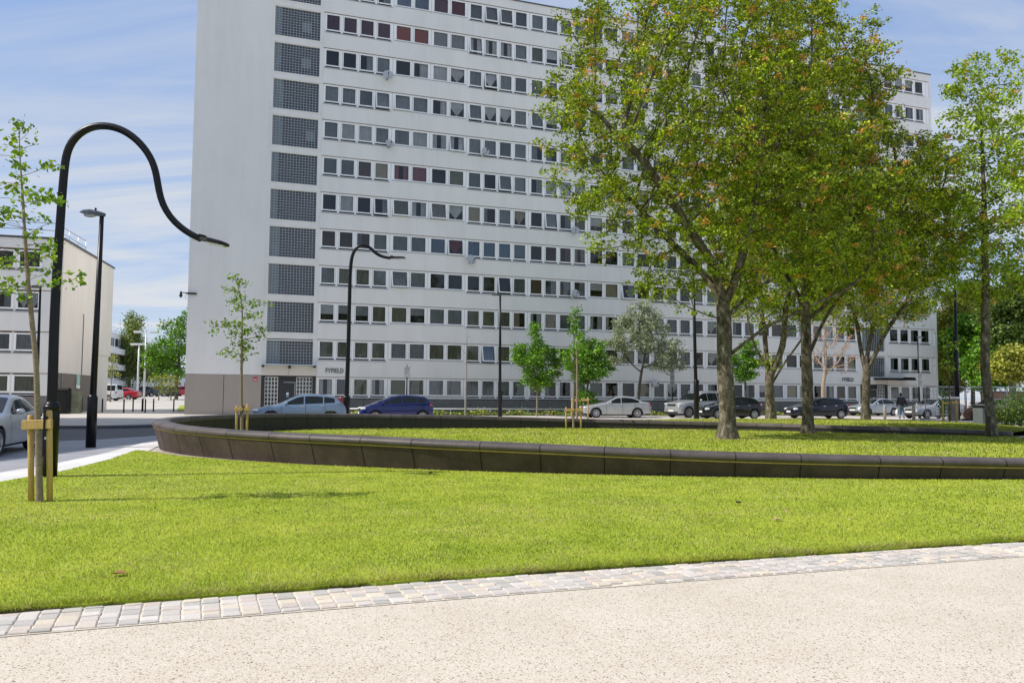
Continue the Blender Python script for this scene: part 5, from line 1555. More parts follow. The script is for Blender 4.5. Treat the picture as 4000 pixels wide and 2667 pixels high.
column((D(146, 1500, 35).x, 35), 35, (158, 1120), 0, 'small black lamp column behind the staked sapling near the left block', r=0.07, hs=0.60)
column(G(1953, 1632), 52.3, (1954, 1152), 0, 'straight black lamp column on the pale road left of the bright green tree', r=0.10, coll=1.7, hs=0.82)
column((11.24, 50.7), 50.7, (2708, 1060), 0, 'leaning black lamp column just left of the thickest trunk', r=0.12, coll=2.4, hs=0.8)
column((D(3741, 1640, 55).x, 55), 55, (3728, 1010), 0, 'tall dark lamp column beside the mesh fence at the right', r=0.115, coll=5.5, hs=0.8)
column((D(3592, 1590, 61).x, 61), 61, (3584, 1318), 0, 'short black lamp column with a notice plate near the right entrance', r=0.07, coll=1.2, hs=0.62, dirx=1)

def plate_sign(px, py0, py1, depth, w, label, pole_top=None, mats=None, pole=True, n=1, foot_to=0.0):
    a = D(px, py0, depth); b = D(px, py1, depth)
    t = empty('road_sign', (a.x, depth, 0), 0, label, 'sign')
    if pole:
        m = MB(); m.tube([(0, 0.05, 0), (0, 0.05, a.z + 0.12)], 0.038, 8); m.build('post', BLACKM, t)
    h = (a.z - b.z) / n
    for i in range(n):
        m = MB(); z1 = a.z - i * h; z0 = z1 - h * (0.95 if n > 1 else 1)
        m.bbox(-w / 2, w / 2, -0.02, 0.01, z0, z1, 0.006, 0)
        m.box(-w * 0.38, w * 0.38, -0.024, -0.0195, z1 - h * 0.2, z1 - h * 0.12, 1)
        for k in range(3): m.box(-w * 0.36, w * (0.3 - 0.1 * k), -0.024, -0.0195, z1 - h * (0.38 + 0.16 * k), z1 - h * (0.33 + 0.16 * k), 1)
        m.build('sign_plate', [mat('sign back', (0.33, 0.34, 0.35), 0.5, var=0.1, scale=5), mat('sign print', (0.13, 0.14, 0.16), 0.5)], t)
    return t
plate_sign(1590, 1432, 1472, 57.5, 0.42, 'grey parking notice on a post behind the deep blue car')
plate_sign(2626, 1438, 1512, 60.0, 0.32, 'column of pale notice plates on a post in front of the grey green tree', n=3)
plate_sign(3592, 1458, 1512, 60.7, 0.36, 'pale tall notice plate fixed to the short lamp column', pole=False, n=2)

def tee_mast(px, py_base, py_top, a0, a1, depth, label):
    b = D(px, py_base, depth); zb = lot_z(b.x, depth)
    t = empty('lighting_mast', (b.x, depth, zb), 0, label, 'lamp mast')
    tp = D(px + 9, py_top, depth); H_ = tp.z - zb; x1 = D(a0, py_top, depth).x - b.x; x2 = D(a1, py_top, depth).x - b.x
    m = MB(); m.tube([(0, 0, 0), (0.0, 0, H_)], [0.14, 0.09], 8); m.build('pole', WHITEM, t)
    m = MB(); m.box(x1, x2, -0.1, 0.1, H_ - 0.06, H_ + 0.06); m.build('cross_arm', WHITEM, t)
    for x in (x1 + 0.5, x2 - 0.5):
        m = MB(); m.box(x - 0.5, x + 0.5, -0.2, 0.2, H_ + 0.062, H_ + 0.2); m.build('lamp_head', WHITEM, t)
tee_mast(536, 1549, 1347, 511, 574, 104, 'shorter white lighting mast with cross arm in the car park')
tee_mast(562, 1552, 1299, 524, 618, 103, 'taller white lighting mast with cross arm in the car park')

# ------------------------------------------------------------------ small street furniture
for i, (px, py, lb) in enumerate([(399, 1610, 'slim black bollard nearest the left block in front of the car park'), (483, 1611, 'slim black bollard second from the left before the car park'), (519, 1607, 'slim black bollard third from the left before the car park'),
                             (556, 1606, 'thicker black post fourth from the left before the car park'), (567, 1611, 'slim black bollard just right of the thicker post'), (599, 1607, 'slim black bollard second from the right before the car park'), (678, 1607, 'slim black bollard nearest the tower corner')]):
    x, y = G(px, py)
    t = empty('bollard', (x, y, 0), 0, lb, 'bollard', 'bollards across the car park entrance')
    r = 0.075 if i == 3 else 0.05
    m = MB(); m.lathe([(r, 0), (r, 0.92), (r * 0.9, 0.96), (r * 0.5, 0.99)], 12); m.build('post', BLACKM, t)
    m = MB(); m.lathe([(r * 1.5, 0), (r * 1.5, 0.03), (r * 1.1, 0.05)], 12); m.build('foot', BLACKM, t)
def hoop():
    t = empty('hoop_barrier', (-31.1, 60.3, 0), 0, 'black tubular hoop barrier against the brown plinth', 'barrier')
    m = MB(); m.tube([(0.9, -1.6, 0), (0.9, -1.6, 1.05), (0.8, -1.4, 1.12), (-0.1, 1.4, 1.12), (-0.2, 1.6, 1.05), (-0.2, 1.6, 0)], 0.035, 8); m.build('rail', BLACKM, t)
hoop()
def bins():
    x, y = G(246, 1616)
    t = empty('litter_bin', (x, y, 0), 0, 'black litter bin in front of the low block end wall', 'bin')
    m = MB(); m.bbox(-0.36, 0.36, -0.3, 0.3, 0, 1.55, 0.04); m.build('body', BLACKM, t)
    m = MB(); m.poly([(-0.38, -0.32, 1.551), (0.38, -0.32, 1.551), (0.38, 0.0, 1.7), (-0.38, 0.0, 1.7)]); m.poly([(-0.38, 0.32, 1.551), (0.38, 0.32, 1.551), (0.38, 0, 1.7), (-0.38, 0, 1.7)]); m.build('lid', BLACKM, t)
    x, y = G(286, 1614)
    t = empty('utility_cabinet', (x, y, 0), 0, 'mossy green grey cabinet right of the black litter bin', 'cabinet')
    m = MB(); m.bbox(-0.42, 0.42, -0.3, 0.3, 0, 1.45, 0.03); m.build('body', mat('mossy metal', (0.16, 0.18, 0.11), 0.7, var=0.5, scale=2.5), t)
    m = MB(); m.box(-0.006, 0.006, -0.306, -0.3, 0.08, 1.38); m.build('door_gap', PLASTIC, t)
    x, y = G(3842, 1668)
    t = empty('litter_bin', (x, y, 0), 0.2, 'grey square litter bin beside the right hand tree trunk', 'bin')
    m = MB(); m.bbox(-0.33, 0.33, -0.33, 0.33, 0, 0.98, 0.03); m.build('body', mat('dark grey bin', (0.10, 0.115, 0.13), 0.5, var=0.15, scale=4), t)
    m = MB(); m.bbox(-0.36, 0.36, -0.36, 0.36, 0.982, 1.08, 0.02); m.box(-0.2, 0.2, -0.335, -0.33, 0.70, 0.86); m.build('lid', BLACKM, t)
bins()
def stake_pair(x, y, w, h, rz, label='', r=0.035, bar=None, round_=False, lean=0.0):
    t = empty('tree_stake_frame', (x, y, 0), rz, label, 'tree stakes', 'timber stakes holding young trees')
    for s in (-1, 1):
        m = MB(); hh = h + (0.06 if s > 0 else 0.0)
        dx_ = lean + R.uniform(-0.008, 0.008); P = [(s * w / 2, 0, -0.05), (s * w / 2 + dx_ * 0.5, 0, hh * 0.5), (s * w / 2 + dx_, 0, hh - 0.02), (s * w / 2 + dx_, 0, hh)]
        m.tube(P, [r, r, r * 0.98, r * 0.8], 12); m.build('post', WOOD, t)
    b0 = h - 0.17 if bar is None else bar
    m = MB(); m.bbox(-w / 2 - 0.02 + lean, w / 2 + 0.12 + lean, -r - 0.045, -r - 0.001, b0, b0 + 0.115, 0.006, 0, Matrix.Rotation(math.radians(-2.5), 4, 'Y')); m.build('crossbar', WOOD, t)
    m = MB(); m.box(0.035, 0.06, -r - 0.05, r + 0.06, b0 - 0.02, b0 + 0.155); m.build('tie', BLACKM, t)
x1, y1 = G(113, 1968); x2, y2 = G(197, 1966)
stake_pair((x1 + x2) / 2, (y1 + y2) / 2 + 0.02, x2 - x1, 1.08, 0.0, lean=-0.06, label='two yellow timber stakes with crossbar around the sapling on the front lawn')
sm = D(943, 1700, 27.0); stake_pair(sm.x, 27.0, 0.33, 0.99, 0.06, 'small timber stakes around the sapling inside the blunt end of the planter', r=0.04)
x, y = G(2240, 1675); stake_pair(x, y, 0.63, 0.92, 0.0, 'timber stakes on the planter lawn, nearer of the two pairs by the silver saloon', r=0.038)
stake_pair(4.15, 50.6, 0.96, 1.28, 0.0, 'timber stakes on the pale road edge, farther of the two pairs by the silver saloon', r=0.05)
x, y = G(3711, 1656); stake_pair(x, y, 0.80, 1.30, 0.1, 'timber stakes around a thin stem near the grey litter bin', r=0.05)
for px, py, lb in ((3457, 1637, 'weathered timber bollard left of the walking person'), (3570, 1640, 'weathered timber bollard right of the walking person')):
    x, y = G(px, py); m = MB(); m.lathe([(0.10, -0.02), (0.10, 0.86), (0.085, 0.95), (0.05, 0.98)], 12)
    o = m.build('bollard', GREYWOOD, label=lb, cat='bollard', group='timber bollards by the far road'); o.location = (x, y, 0)
def low_rail():
    t = empty('low_guard_rail', (-12.6, 56.3, 0), TRZ, 'low white guard rail in front of the planting at the tower foot', 'rail')
    n = 12; Ln = 17.6
    m = MB(); m.tube([(0, 0, 0.44), (Ln, 0, 0.44)], 0.05, 8); m.build('rail', WHITEM, t)
    for i in range(n + 1):
        m = MB(); m.box(Ln * i / n - 0.04, Ln * i / n + 0.04, -0.04, 0.04, 0, 0.40); m.build('post', WHITEM, t)
low_rail()
def right_rail():
    t = empty('low_guard_rail', (26.0, 40.3, 0), 0.06, 'low grey hoop rail by the hedge at the right edge', 'rail')
    m = MB(); m.tube([(0, 0, 0.36), (7, 0, 0.36)], 0.04, 8); m.build('rail', STEEL, t)
    for i in range(6):
        m = MB(); m.tube([(1.3 * i + 0.1, 0, 0), (1.3 * i + 0.1, 0, 0.36)], 0.03, 6); m.build('post', STEEL, t)
right_rail()
def fence():
    p0 = Vector((27.7, 55.9, 0)); dirv = Vector((0.995, -0.10, 0))
    lbs = ['first mesh fence panel next to the silver saloon', 'mesh fence panel right of the tall dark column', 'mesh fence panel behind the right hand trunk', 'mesh fence panel at the right edge of the picture']
    for i in range(4):
        p = p0 + dirv * (2.62 * i)
        t = empty('mesh_fence_panel', p, math.atan2(dirv.y, dirv.x), 'temporary grey ' + lbs[i], 'fence', 'temporary mesh fence panels')
        m = MB(); m.tube([(0.03, 0, 0.12), (0.03, 0, 2.1), (0.12, 0, 2.22), (2.48, 0, 2.22), (2.57, 0, 2.1), (2.57, 0, 0.12)], 0.034, 8); m.tube([(0.03, 0, 0.2), (2.57, 0, 0.2)], 0.02, 6); m.tube([(0.03, 0, 1.95), (2.57, 0, 1.95)], 0.015, 6); m.build('frame', STEEL, t)
        m = MB()
        for k in range(1, 22): m.box(0.03 + 2.54 * k / 22 - 0.0035, 0.03 + 2.54 * k / 22 + 0.0035, -0.003, 0.003, 0.2, 2.2)
        for k in range(1, 8): m.box(0.03, 2.57, 0.004, 0.009, 0.2 + 2 * k / 8 - 0.003, 0.2 + 2 * k / 8 + 0.003)
        m.build('wire_mesh', STEEL, t)
        m = MB(); m.bbox(-0.3, 0.3, -0.13, 0.13, 0, 0.14, 0.02); m.build('foot', mat('concrete foot', (0.3, 0.29, 0.27), 0.9, var=0.2, scale=8), t)
fence()
def railings():
    t = empty('iron_railing', (29.2, 53.2, 0), 0.02, 'dark upright iron railing in front of the shrubs at the right', 'railing')
    m = MB()
    for z in (0.15, 1.15): m.box(0, 9, -0.02, 0.02, z - 0.025, z + 0.025)
    m.build('rail', BLACKM, t)
    m = MB()
    for x in np.arange(0.1, 9, 0.13): m.box(x - 0.012, x + 0.012, -0.012, 0.012, 0, 1.3)
    m.build('bars', BLACKM, t)
    m = MB(); m.bbox(-0.26, 0.26, -0.26, 0.26, 0, 1.42, 0.02, 0); m.bbox(-0.31, 0.31, -0.31, 0.31, 1.422, 1.56, 0.02, 1)
    o = m.build('gate_pier', [BROWNPEB, PALEK], label='brown gate pier with pale cap behind the mesh fence', cat='pier'); o.location = (28.9, 54.6, 0)
railings()

# ------------------------------------------------------------------ person
def person():
    x, y = G(3521, 1640)
    root = empty('person', (x, y, 0.0), math.radians(-12), 'person walking away in dark jacket and jeans with backpack and white bag', 'person')
    JK = mat('dark jacket', (0.02, 0.022, 0.028), 0.85, var=0.2, scale=8); JE = mat('grey blue jeans', (0.13, 0.17, 0.24), 0.85, var=0.2, scale=8); SK = mat('brown skin', (0.16, 0.085, 0.06), 0.6)
    def skin(name, verts, edges, rads, m, lvl=2, parent=root):
        me = bpy.data.meshes.new(name); me.from_pydata(verts, edges, []); me.update()
        o = bpy.data.objects.new(name, me); COL.objects.link(o)
        bpy.context.view_layer.objects.active = o
        md = o.modifiers.new('s', 'SKIN'); sv = me.skin_vertices[0].data
        for i, r in enumerate(rads): sv[i].radius = (r, r) if not isinstance(r, tuple) else r
        sv[0].use_root = True
        o.modifiers.new('b', 'SUBSURF').levels = lvl; o.modifiers['b'].render_levels = lvl
        bpy.context.view_layer.update()
        nm = bpy.data.meshes.new_from_object(o.evaluated_get(bpy.context.evaluated_depsgraph_get()))
        o.modifiers.clear(); o.data = nm; nm.materials.clear(); nm.materials.append(m)
        for p in nm.polygons: p.use_smooth = True
        o.parent = parent
        return o
    # faces away: local +y is the walking direction. body (skin) as one surface
    V = [(0, 0, .95), (0, 0, 1.10), (0, .01, 1.28), (0, .01, 1.42), (0, .015, 1.50), (0, .03, 1.58), (0, .035, 1.67), (0, .03, 1.75),
         (-.17, 0, 1.43), (-.24, -.04, 1.15), (-.25, .03, .90), (-.25, .06, .80),
         (.17, 0, 1.43), (.27, -.03, 1.17), (.38, .02, .97), (.42, .05, .90),
         (-.09, 0, .90), (-.10, .05, .50), (-.10, -.05, .10), (-.10, .08, .045),
         (.09, 0, .90), (.10, .02, .50), (.11, -.22, .14), (.11, -.12, .06)]
    E = [(0, 1), (1, 2), (2, 3), (3, 4), (4, 5), (5, 6), (6, 7), (3, 8), (8, 9), (9, 10), (10, 11), (3, 12), (12, 13), (13, 14), (14, 15), (0, 16), (16, 17), (17, 18), (18, 19), (0, 20), (20, 21), (21, 22), (22, 23)]
    Rr = [(.15, .11), (.14, .10), (.15, .11), (.13, .09), .06, .07, .095, .075, .065, .05, .04, .03, .065, .05, .04, .03, .09, .065, .045, .04, .09, .065, .045, .04]
    body = skin('body', V, E, Rr, SK)
    # five fingers on each hand
    for s, (hx, hy, hz) in ((-1, (-.25, .07, .80)), (1, (.43, .06, .885))):
        for k in range(5):
            ox = (k - 2) * 0.018
            if k == 0: vs = [(hx - s * 0.02, hy, hz + 0.02), (hx - s * .045, hy + .02, hz - 0.02), (hx - s * .045, hy + .025, hz - .045)]
            else: vs = [(hx, hy + ox, hz), (hx + s * .006, hy + ox, hz - .045), (hx - s * .008, hy + ox, hz - .075 + abs(ox) * .4)]
            # fingers stay joined to the body mesh below
            f = skin('finger', vs, [(0, 1), (1, 2)], [.010, .009, .007], SK, 1, body)
    jk = skin('jacket', [(0, 0, .93), (0, 0, 1.10), (0, .01, 1.28), (0, .01, 1.42), (0, .015, 1.49), (-.17, 0, 1.43), (-.24, -.04, 1.15), (-.25, .025, .92), (.17, 0, 1.43), (.27, -.03, 1.17), (.37, .015, .99)],
         [(0, 1), (1, 2), (2, 3), (3, 4), (3, 5), (5, 6), (6, 7), (3, 8), (8, 9), (9, 10)], [(.19, .135), (.18, .13), (.19, .14), (.16, .115), .075, .085, .07, .058, .085, .07, .058], JK, 2, body)
    je = skin('jeans', [(0, 0, .95), (-.09, 0, .88), (-.10, .05, .50), (-.10, -.05, .10), (.09, 0, .88), (.10, .02, .50), (.11, -.21, .16)], [(0, 1), (1, 2), (2, 3), (0, 4), (4, 5), (5, 6)], [(.16, .12), .105, .08, .068, .105, .08, .068], JE, 2, body)
    for vs in ([(-.10, -.06, .06), (-.10, .04, .05), (-.10, .14, .035)], [(.11, -.24, .12), (.11, -.15, .06), (.11, -.06, .04)]):
        skin('shoe', vs, [(0, 1), (1, 2)], [.05, .05, .038], mat('pale trainers', (0.6, 0.6, 0.6), 0.7), 1, body)
    hr = MB(); hr.ball((0, .02, 1.695), (.088, .098, .098), 0, 14, 10); hr.build('hair', mat('black hair', (0.012, 0.01, 0.01), 0.8), body)
    fc = MB()
    fc.ball((0, .125, 1.655), (.016, .022, .02), 0, 8, 6)
    for s in (-1, 1): fc.ball((s * .093, .035, 1.665), (.012, .02, .03), 0, 8, 6); fc.ball((s * .033, .112, 1.68), (.013, .01, .008), 1, 8, 6)
    fc.box(-.026, .026, .112, .122, 1.612, 1.62, 2)
    fc.build('face', [SK, mat('eye', (0.3, 0.3, 0.3), 0.2), mat('lips', (0.2, 0.06, 0.05), 0.6)], body)
    sc_ = MB(); sc_.lathe([(.085, 1.475), (.092, 1.50), (.075, 1.53)], 14); sc_.build('scarf', mat('blue scarf', (0.05, 0.33, 0.6), 0.8), body)
    t = empty('backpack', (0, 0, 0), 0, 'dark backpack worn by the walking person', 'backpack'); t.matrix_world = root.matrix_world.copy(); t.location = (x, y, 0); t.rotation_euler = (0, 0, math.radians(-12))
    m = MB(); m.bbox(-.165, .165, -.30, -.125, 1.00, 1.44, .05, 0); m.bbox(-.12, .12, -.345, -.301, 1.03, 1.22, .02, 0); m.box(-.13, .13, -.304, -.30, 1.28, 1.30, 1)
    m.build('pack', [mat('backpack cloth', (0.025, 0.03, 0.05), 0.8, var=0.2, scale=12), mat('red trim', (0.25, 0.03, 0.03), 0.7)], t)
    for s in (-1, 1):
        m = MB(); m.tube([(s * .12, -.13, 1.41), (s * .125, -.03, 1.515), (s * .125, .11, 1.46), (s * .13, .14, 1.25), (s * .14, -.12, 1.06)], .018, 6); m.build('strap', PLASTIC, t)
    b = MB(); bx_, by_, bz_ = -.25, .07, .76
    b.ball((bx_, by_, bz_ - .26), (.10, .13, .19), 0, 12, 10); b.tube([(bx_, by_, bz_ - .05), (bx_, by_ + .02, bz_ + .03)], .02, 6)
    o = b.build('carrier_bag', mat('thin white plastic', (0.7, 0.71, 0.72), 0.4), label='thin white carrier bag in the left hand of the walking person', cat='bag'); o.location = (x, y, 0); o.rotation_euler = (0, 0, math.radians(-12))
person()
# ------------------------------------------------------------------ trees
def colonize(A, trunk, limbs=(), step=0.4, kill=0.6, infl=3.0, maxit=160, trop=(0, 0, 0.12), maxnodes=6000):
    """space colonisation: the branches grow towards the crown points A"""
    pos = [np.array(p, float) for p in trunk]; par = [-1] + list(range(len(trunk) - 1))
    for lb in limbs:
        q = np.array(lb[0]); k = int(np.argmin([np.linalg.norm(np.array(pp) - q) for pp in pos]))
        for a_, b_ in zip(lb[:-1], lb[1:]):
            a_, b_ = np.array(a_), np.array(b_); nn_ = max(1, int(np.linalg.norm(b_ - a_) / step))
            for i_ in range(1, nn_ + 1):
                pos.append(a_ + (b_ - a_) * i_ / nn_ + NR.normal(0, step * 0.16, 3)); par.append(k); k = len(pos) - 1
    A = np.asarray(A, float)
    near = np.full(len(A), 1e9); who = np.zeros(len(A), int)
    def upd(i0):
        P = np.array(pos[i0:])
        if not len(P): return
        for s in range(0, len(P), 400):
            Q = P[s:s + 400]
            d = np.linalg.norm(A[:, None, :] - Q[None], axis=2); j = d.argmin(1); dm = d[np.arange(len(A)), j]
            m = dm < near; near[m] = dm[m]; who[m] = j[m] + i0 + s
    # only the upper trunk may sprout
    upd(0)
    trop = np.array(trop)
    dead = {}
    for it in range(maxit):
        act = near < infl
        if not act.any():
            infl *= 1.5
            if infl > 60: break
            continue
        idx = who[act]; v = A[act] - np.array(pos)[idx]; v /= np.linalg.norm(v, axis=1)[:, None] + 1e-9
        sm = np.zeros((len(pos), 3)); np.add.at(sm, idx, v)
        nn = len(pos)
        for k in np.unique(idx):
            if dead.get(k, 0) > 3: continue
            d = sm[k]; L_ = np.linalg.norm(d)
            if L_ < 1e-6: continue
            d = d / L_ + trop + NR.normal(0, 0.10, 3)
            if par[k] >= 0:
                pd = pos[k] - pos[par[k]]; pd /= np.linalg.norm(pd) + 1e-9; d = d + 0.45 * pd
            d /= np.linalg.norm(d)
            q = pos[k] + d * step
            dead[k] = dead.get(k, 0) + 1
            pos.append(q); par.append(int(k))
        if len(pos) == nn or len(pos) > maxnodes: break
        upd(nn)
        keep = near > kill
        A = A[keep]; near = near[keep]; who = who[keep]
        if not len(A): break
    return np.array(pos), np.array(par)

def branch_radii(pos, par, tip, ex, rmax):
    n = len(pos); acc = np.zeros(n); ch = np.zeros(n, int)
    for i in range(n - 1, -1, -1):
        if acc[i] == 0: acc[i] = tip ** ex
        if par[i] >= 0: acc[par[i]] += acc[i]; ch[par[i]] += 1
    r = acc ** (1 / ex)
    k = rmax / r[0]
    r = np.where(r > tip * 1.01, tip + (r - tip) * (rmax - tip) / (r[0] - tip), tip)
    return r, ch

def wood_mesh(name, pos, par, rad, m, parent, flare=0.0, rmin=0.0):
    n = len(pos); kids = [[] for _ in range(n)]
    for i in range(n):
        if par[i] >= 0: kids[par[i]].append(i)
    V, Fq = [], []
    stack = [(0, [0])]
    chains = []
    start = [0]
    while start:
        s = start.pop()
        ch = [s] if par[s] < 0 else [par[s], s]
        c = s
        while kids[c]:
            ks = sorted(kids[c], key=lambda q: -rad[q])
            for q in ks[1:]: start.append(q)
            c = ks[0]; ch.append(c)
        chains.append(ch)
    for ch in chains:
        P = pos[ch].copy(); r = rad[ch].copy()
        if len(ch) > 1 and par[ch[0]] >= 0 or ch[0] != 0:
            r[0] = min(r[0], r[1] * 1.25)
        if r.max() < rmin: continue
        for _ in range(2):
            if len(P) > 2: P[1:-1] = 0.5 * P[1:-1] + 0.25 * (P[:-2] + P[2:])
        if ch[0] == 0 and flare:
            z = P[:, 2] - P[0, 2]; r = r * (1 + flare * np.exp(-z / 0.22))
        ns = 12 if r.max() > 0.12 else 7 if r.max() > 0.035 else 4 if r.max() > 0.014 else 3
        T = np.gradient(P, axis=0) if len(P) > 1 else np.array([[0, 0, 1.0]])
        T /= np.linalg.norm(T, axis=1)[:, None] + 1e-9
        up = np.array([1.0, 0, 0]) if abs(T[0][0]) < 0.8 else np.array([0, 1.0, 0])
        base = len(V); w = 2 * PI * np.arange(ns) / ns
        for i in range(len(P)):
            a = up - T[i] * up.dot(T[i]); a /= np.linalg.norm(a) + 1e-9; up = a; b = np.cross(T[i], a)
            rr = r[i] * (1 + (0.10 * np.sin(3 * w + i * 0.9) if ns == 12 else 0))
            V.extend((P[i] + np.outer(np.cos(w) * rr, a) + np.outer(np.sin(w) * rr, b)).tolist())
        for i in range(len(P) - 1):
            for k in range(ns): Fq.append((base + i * ns + k, base + i * ns + (k + 1) % ns, base + (i + 1) * ns + (k + 1) % ns, base + (i + 1) * ns + k))
    return npmesh(name, V, Fq, m, smooth=True, parent=parent)

def leaf_mesh(name, C, size, cols, m, parent, droop=0.25, tufts=None, wid=0.75, shade=None):
    n = len(C)
    a = NR.normal(0, 1, (n, 3)); a[:, 2] = a[:, 2] * 0.55 - droop; a /= np.linalg.norm(a, axis=1)[:, None]
    nn = NR.normal(0, 0.45, (n, 3)); nn[:, 2] += 0.75
    if tufts: nn += np.repeat(NR.normal(0, 0.55, (n // tufts + 1, 3)), tufts, 0)[:n]
    b = np.cross(nn, a); b /= np.linalg.norm(b, axis=1)[:, None] + 1e-9
    nr = np.cross(a, b)
    s = size * NR.uniform(0.6, 1.25, n)[:, None]
    V = np.empty((n, 4, 3))
    V[:, 0] = C - a * s * 0.5; V[:, 1] = C + b * s * wid * 0.5 + nr * s * 0.13; V[:, 2] = C + a * s * 0.5; V[:, 3] = C - b * s * wid * 0.5 + nr * s * 0.13
    col = np.repeat(cols[:, None, :], 4, 1)
    return npmesh(name, V.reshape(-1, 3), np.arange(4 * n).reshape(-1, 4), m, col=col.reshape(-1, 3), parent=parent)

def crown_pts(ells, n, shell=0.55):
    """points in a union of ellipsoids: (centre, radii, weight)"""
    W = np.array([e[1][0] * e[1][1] * e[1][2] * (e[2] if len(e) > 2 else 1) for e in ells]); W /= W.sum()
    out = []
    for e, w in zip(ells, W):
        k = max(3, int(n * w)); d = NR.normal(0, 1, (k, 3)); d /= np.linalg.norm(d, axis=1)[:, None]
        r = NR.random(k) ** shell
        out.append(np.array(e[0]) + d * r[:, None] * np.array(e[1]))
    return np.concatenate(out)

def EL(px, py, rx, ry, depth, ty=None, w=1):
    """ellipsoid from its outline in the photo at a known distance"""
    c = D(px, py, depth); k = depth / F_PX
    return ((c.x, c.y, c.z), (rx * k, (ty if ty else rx * k), ry * k), w)

PAL = {
 'maple': [((0.105, 0.155, 0.006), 5), ((0.165, 0.20, 0.008), 5), ((0.040, 0.070, 0.004), 5), ((0.225, 0.245, 0.012), 3)],
 'keys': [((0.30, 0.15, 0.03), 3), ((0.30, 0.20, 0.035), 4), ((0.24, 0.10, 0.03), 1)],
 'sunny': [((0.15, 0.21, 0.010), 5), ((0.09, 0.145, 0.008), 4), ((0.20, 0.25, 0.018), 3)],
 'fresh': [((0.10, 0.17, 0.010), 5), ((0.05, 0.10, 0.008), 4), ((0.16, 0.22, 0.015), 3)],
 'bright': [((0.055, 0.135, 0.006), 5), ((0.03, 0.08, 0.005), 5), ((0.10, 0.19, 0.008), 3)],
 'silver': [((0.15, 0.17, 0.10), 5), ((0.09, 0.11, 0.055), 4), ((0.24, 0.26, 0.18), 2)],
 'dark': [((0.045, 0.075, 0.012), 5), ((0.03, 0.055, 0.010), 4), ((0.075, 0.11, 0.015), 3)],
 'birch': [((0.10, 0.13, 0.03), 5), ((0.07, 0.10, 0.025), 4), ((0.15, 0.18, 0.04), 2)],
 'bud': [((0.24, 0.12, 0.10), 4), ((0.18, 0.10, 0.08), 3), ((0.22, 0.17, 0.08), 2)],
 'yellowgreen': [((0.16, 0.17, 0.02), 4), ((0.11, 0.13, 0.015), 4), ((0.2, 0.19, 0.03), 2)],
}
def palcols(name, n):
    P = PAL[name]; w = np.array([p[1] for p in P], float); w /= w.sum()
    c = np.array([p[0] for p in P])[NR.choice(len(P), n, p=w)]
    return c * NR.uniform(0.8, 1.2, (n, 1))

def tree(name, label, base, trunk, ells, na, nleaf, lsize, pal, rtrunk, tip=0.006, ex=2.35, step=0.4, kill=0.55, infl=3.0, bark=None, group=None, keys=0.0, flare=0.5, lmat=None, spread=0.30, shell=0.55, trop=(0, 0, 0.1), droop=0.25, tuft=5, outer=0.75, limbs=(), wid=0.75, cat='tree', rleaf=None, rmin=0.0, hang=0.0, grow_from=None):
    base = Vector(base)
    root = empty(name, base, 0, label, cat, group)
    A = crown_pts(ells, na, shell)
    A = A[A[:, 2] > base.z + 0.3]
    # trunk nodes about a step apart
    T = [Vector(p) for p in trunk]; TT = [T[0]]
    for p, q in zip(T[:-1], T[1:]):
        k = max(1, int((q - p).length / step))
        for i in range(1, k + 1): TT.append(p.lerp(q, i / k))
    pos, par = colonize(A, [tuple(p) for p in TT], limbs, step, kill, infl, trop=trop)
    rad, ch = branch_radii(pos, par, tip, ex, rtrunk)
    hh = np.clip((pos[:, 2] - pos[0, 2]) / max(1.0, pos[:, 2].max() - pos[0, 2]), 0, 1)
    rad = np.where(rad > tip * 2, np.maximum(tip * 1.6, rad * (1 - 0.5 * hh)), rad)
    b = np.array(base)
    wood_mesh('trunk', pos - b, par, rad, bark or BARK, root, flare, rmin)
    # leaves sit in tufts on the thin outer twigs
    if nleaf:
        rl = rleaf if rleaf else max(tip * 3.2, rtrunk * 0.12)
        tw = np.where((rad < rl))[0]
        wgt = np.where(ch[tw] == 0, 3.0, 1.0); wgt /= wgt.sum()
        nt_ = max(1, nleaf // tuft)
        pick = NR.choice(tw, nt_, p=wgt)
        c0 = pos[pick] + NR.normal(0, spread, (nt_, 3)) * np.array([1, 1, 0.75])
        C = np.repeat(c0, tuft, 0) + NR.normal(0, lsize * 0.85, (nt_ * tuft, 3)) * np.array([1, 1, 0.6])
        if hang: C[:, 2] -= np.abs(NR.exponential(hang, len(C)))
        cols = palcols(pal, len(C))
        # clumps lighter and darker
        cl = 0.5 + 0.5 * np.sin(C[:, 0] * 1.9 + 1.3 * np.sin(C[:, 2] * 1.4)) * np.sin(C[:, 1] * 1.7 + C[:, 2] * 1.1)
        cols *= (0.74 + 0.42 * cl)[:, None] * np.repeat(NR.uniform(0.78, 1.22, nt_), tuft)[:, None]
        if keys:
            fld = np.sin(C[:, 0] * 1.1 + 2) * np.sin(C[:, 2] * 0.9 + 0.6) + np.sin(C[:, 1] * 1.3) * 0.5
            tk = np.repeat(NR.random(nt_), tuft)
            mk = tk < keys * (1 + 0.9 * fld)
            cols[mk] = palcols('keys', mk.sum())
        leaf_mesh('crown', C - b, lsize, cols, lmat or LEAF, root, droop, tuft, wid=wid)
    return root

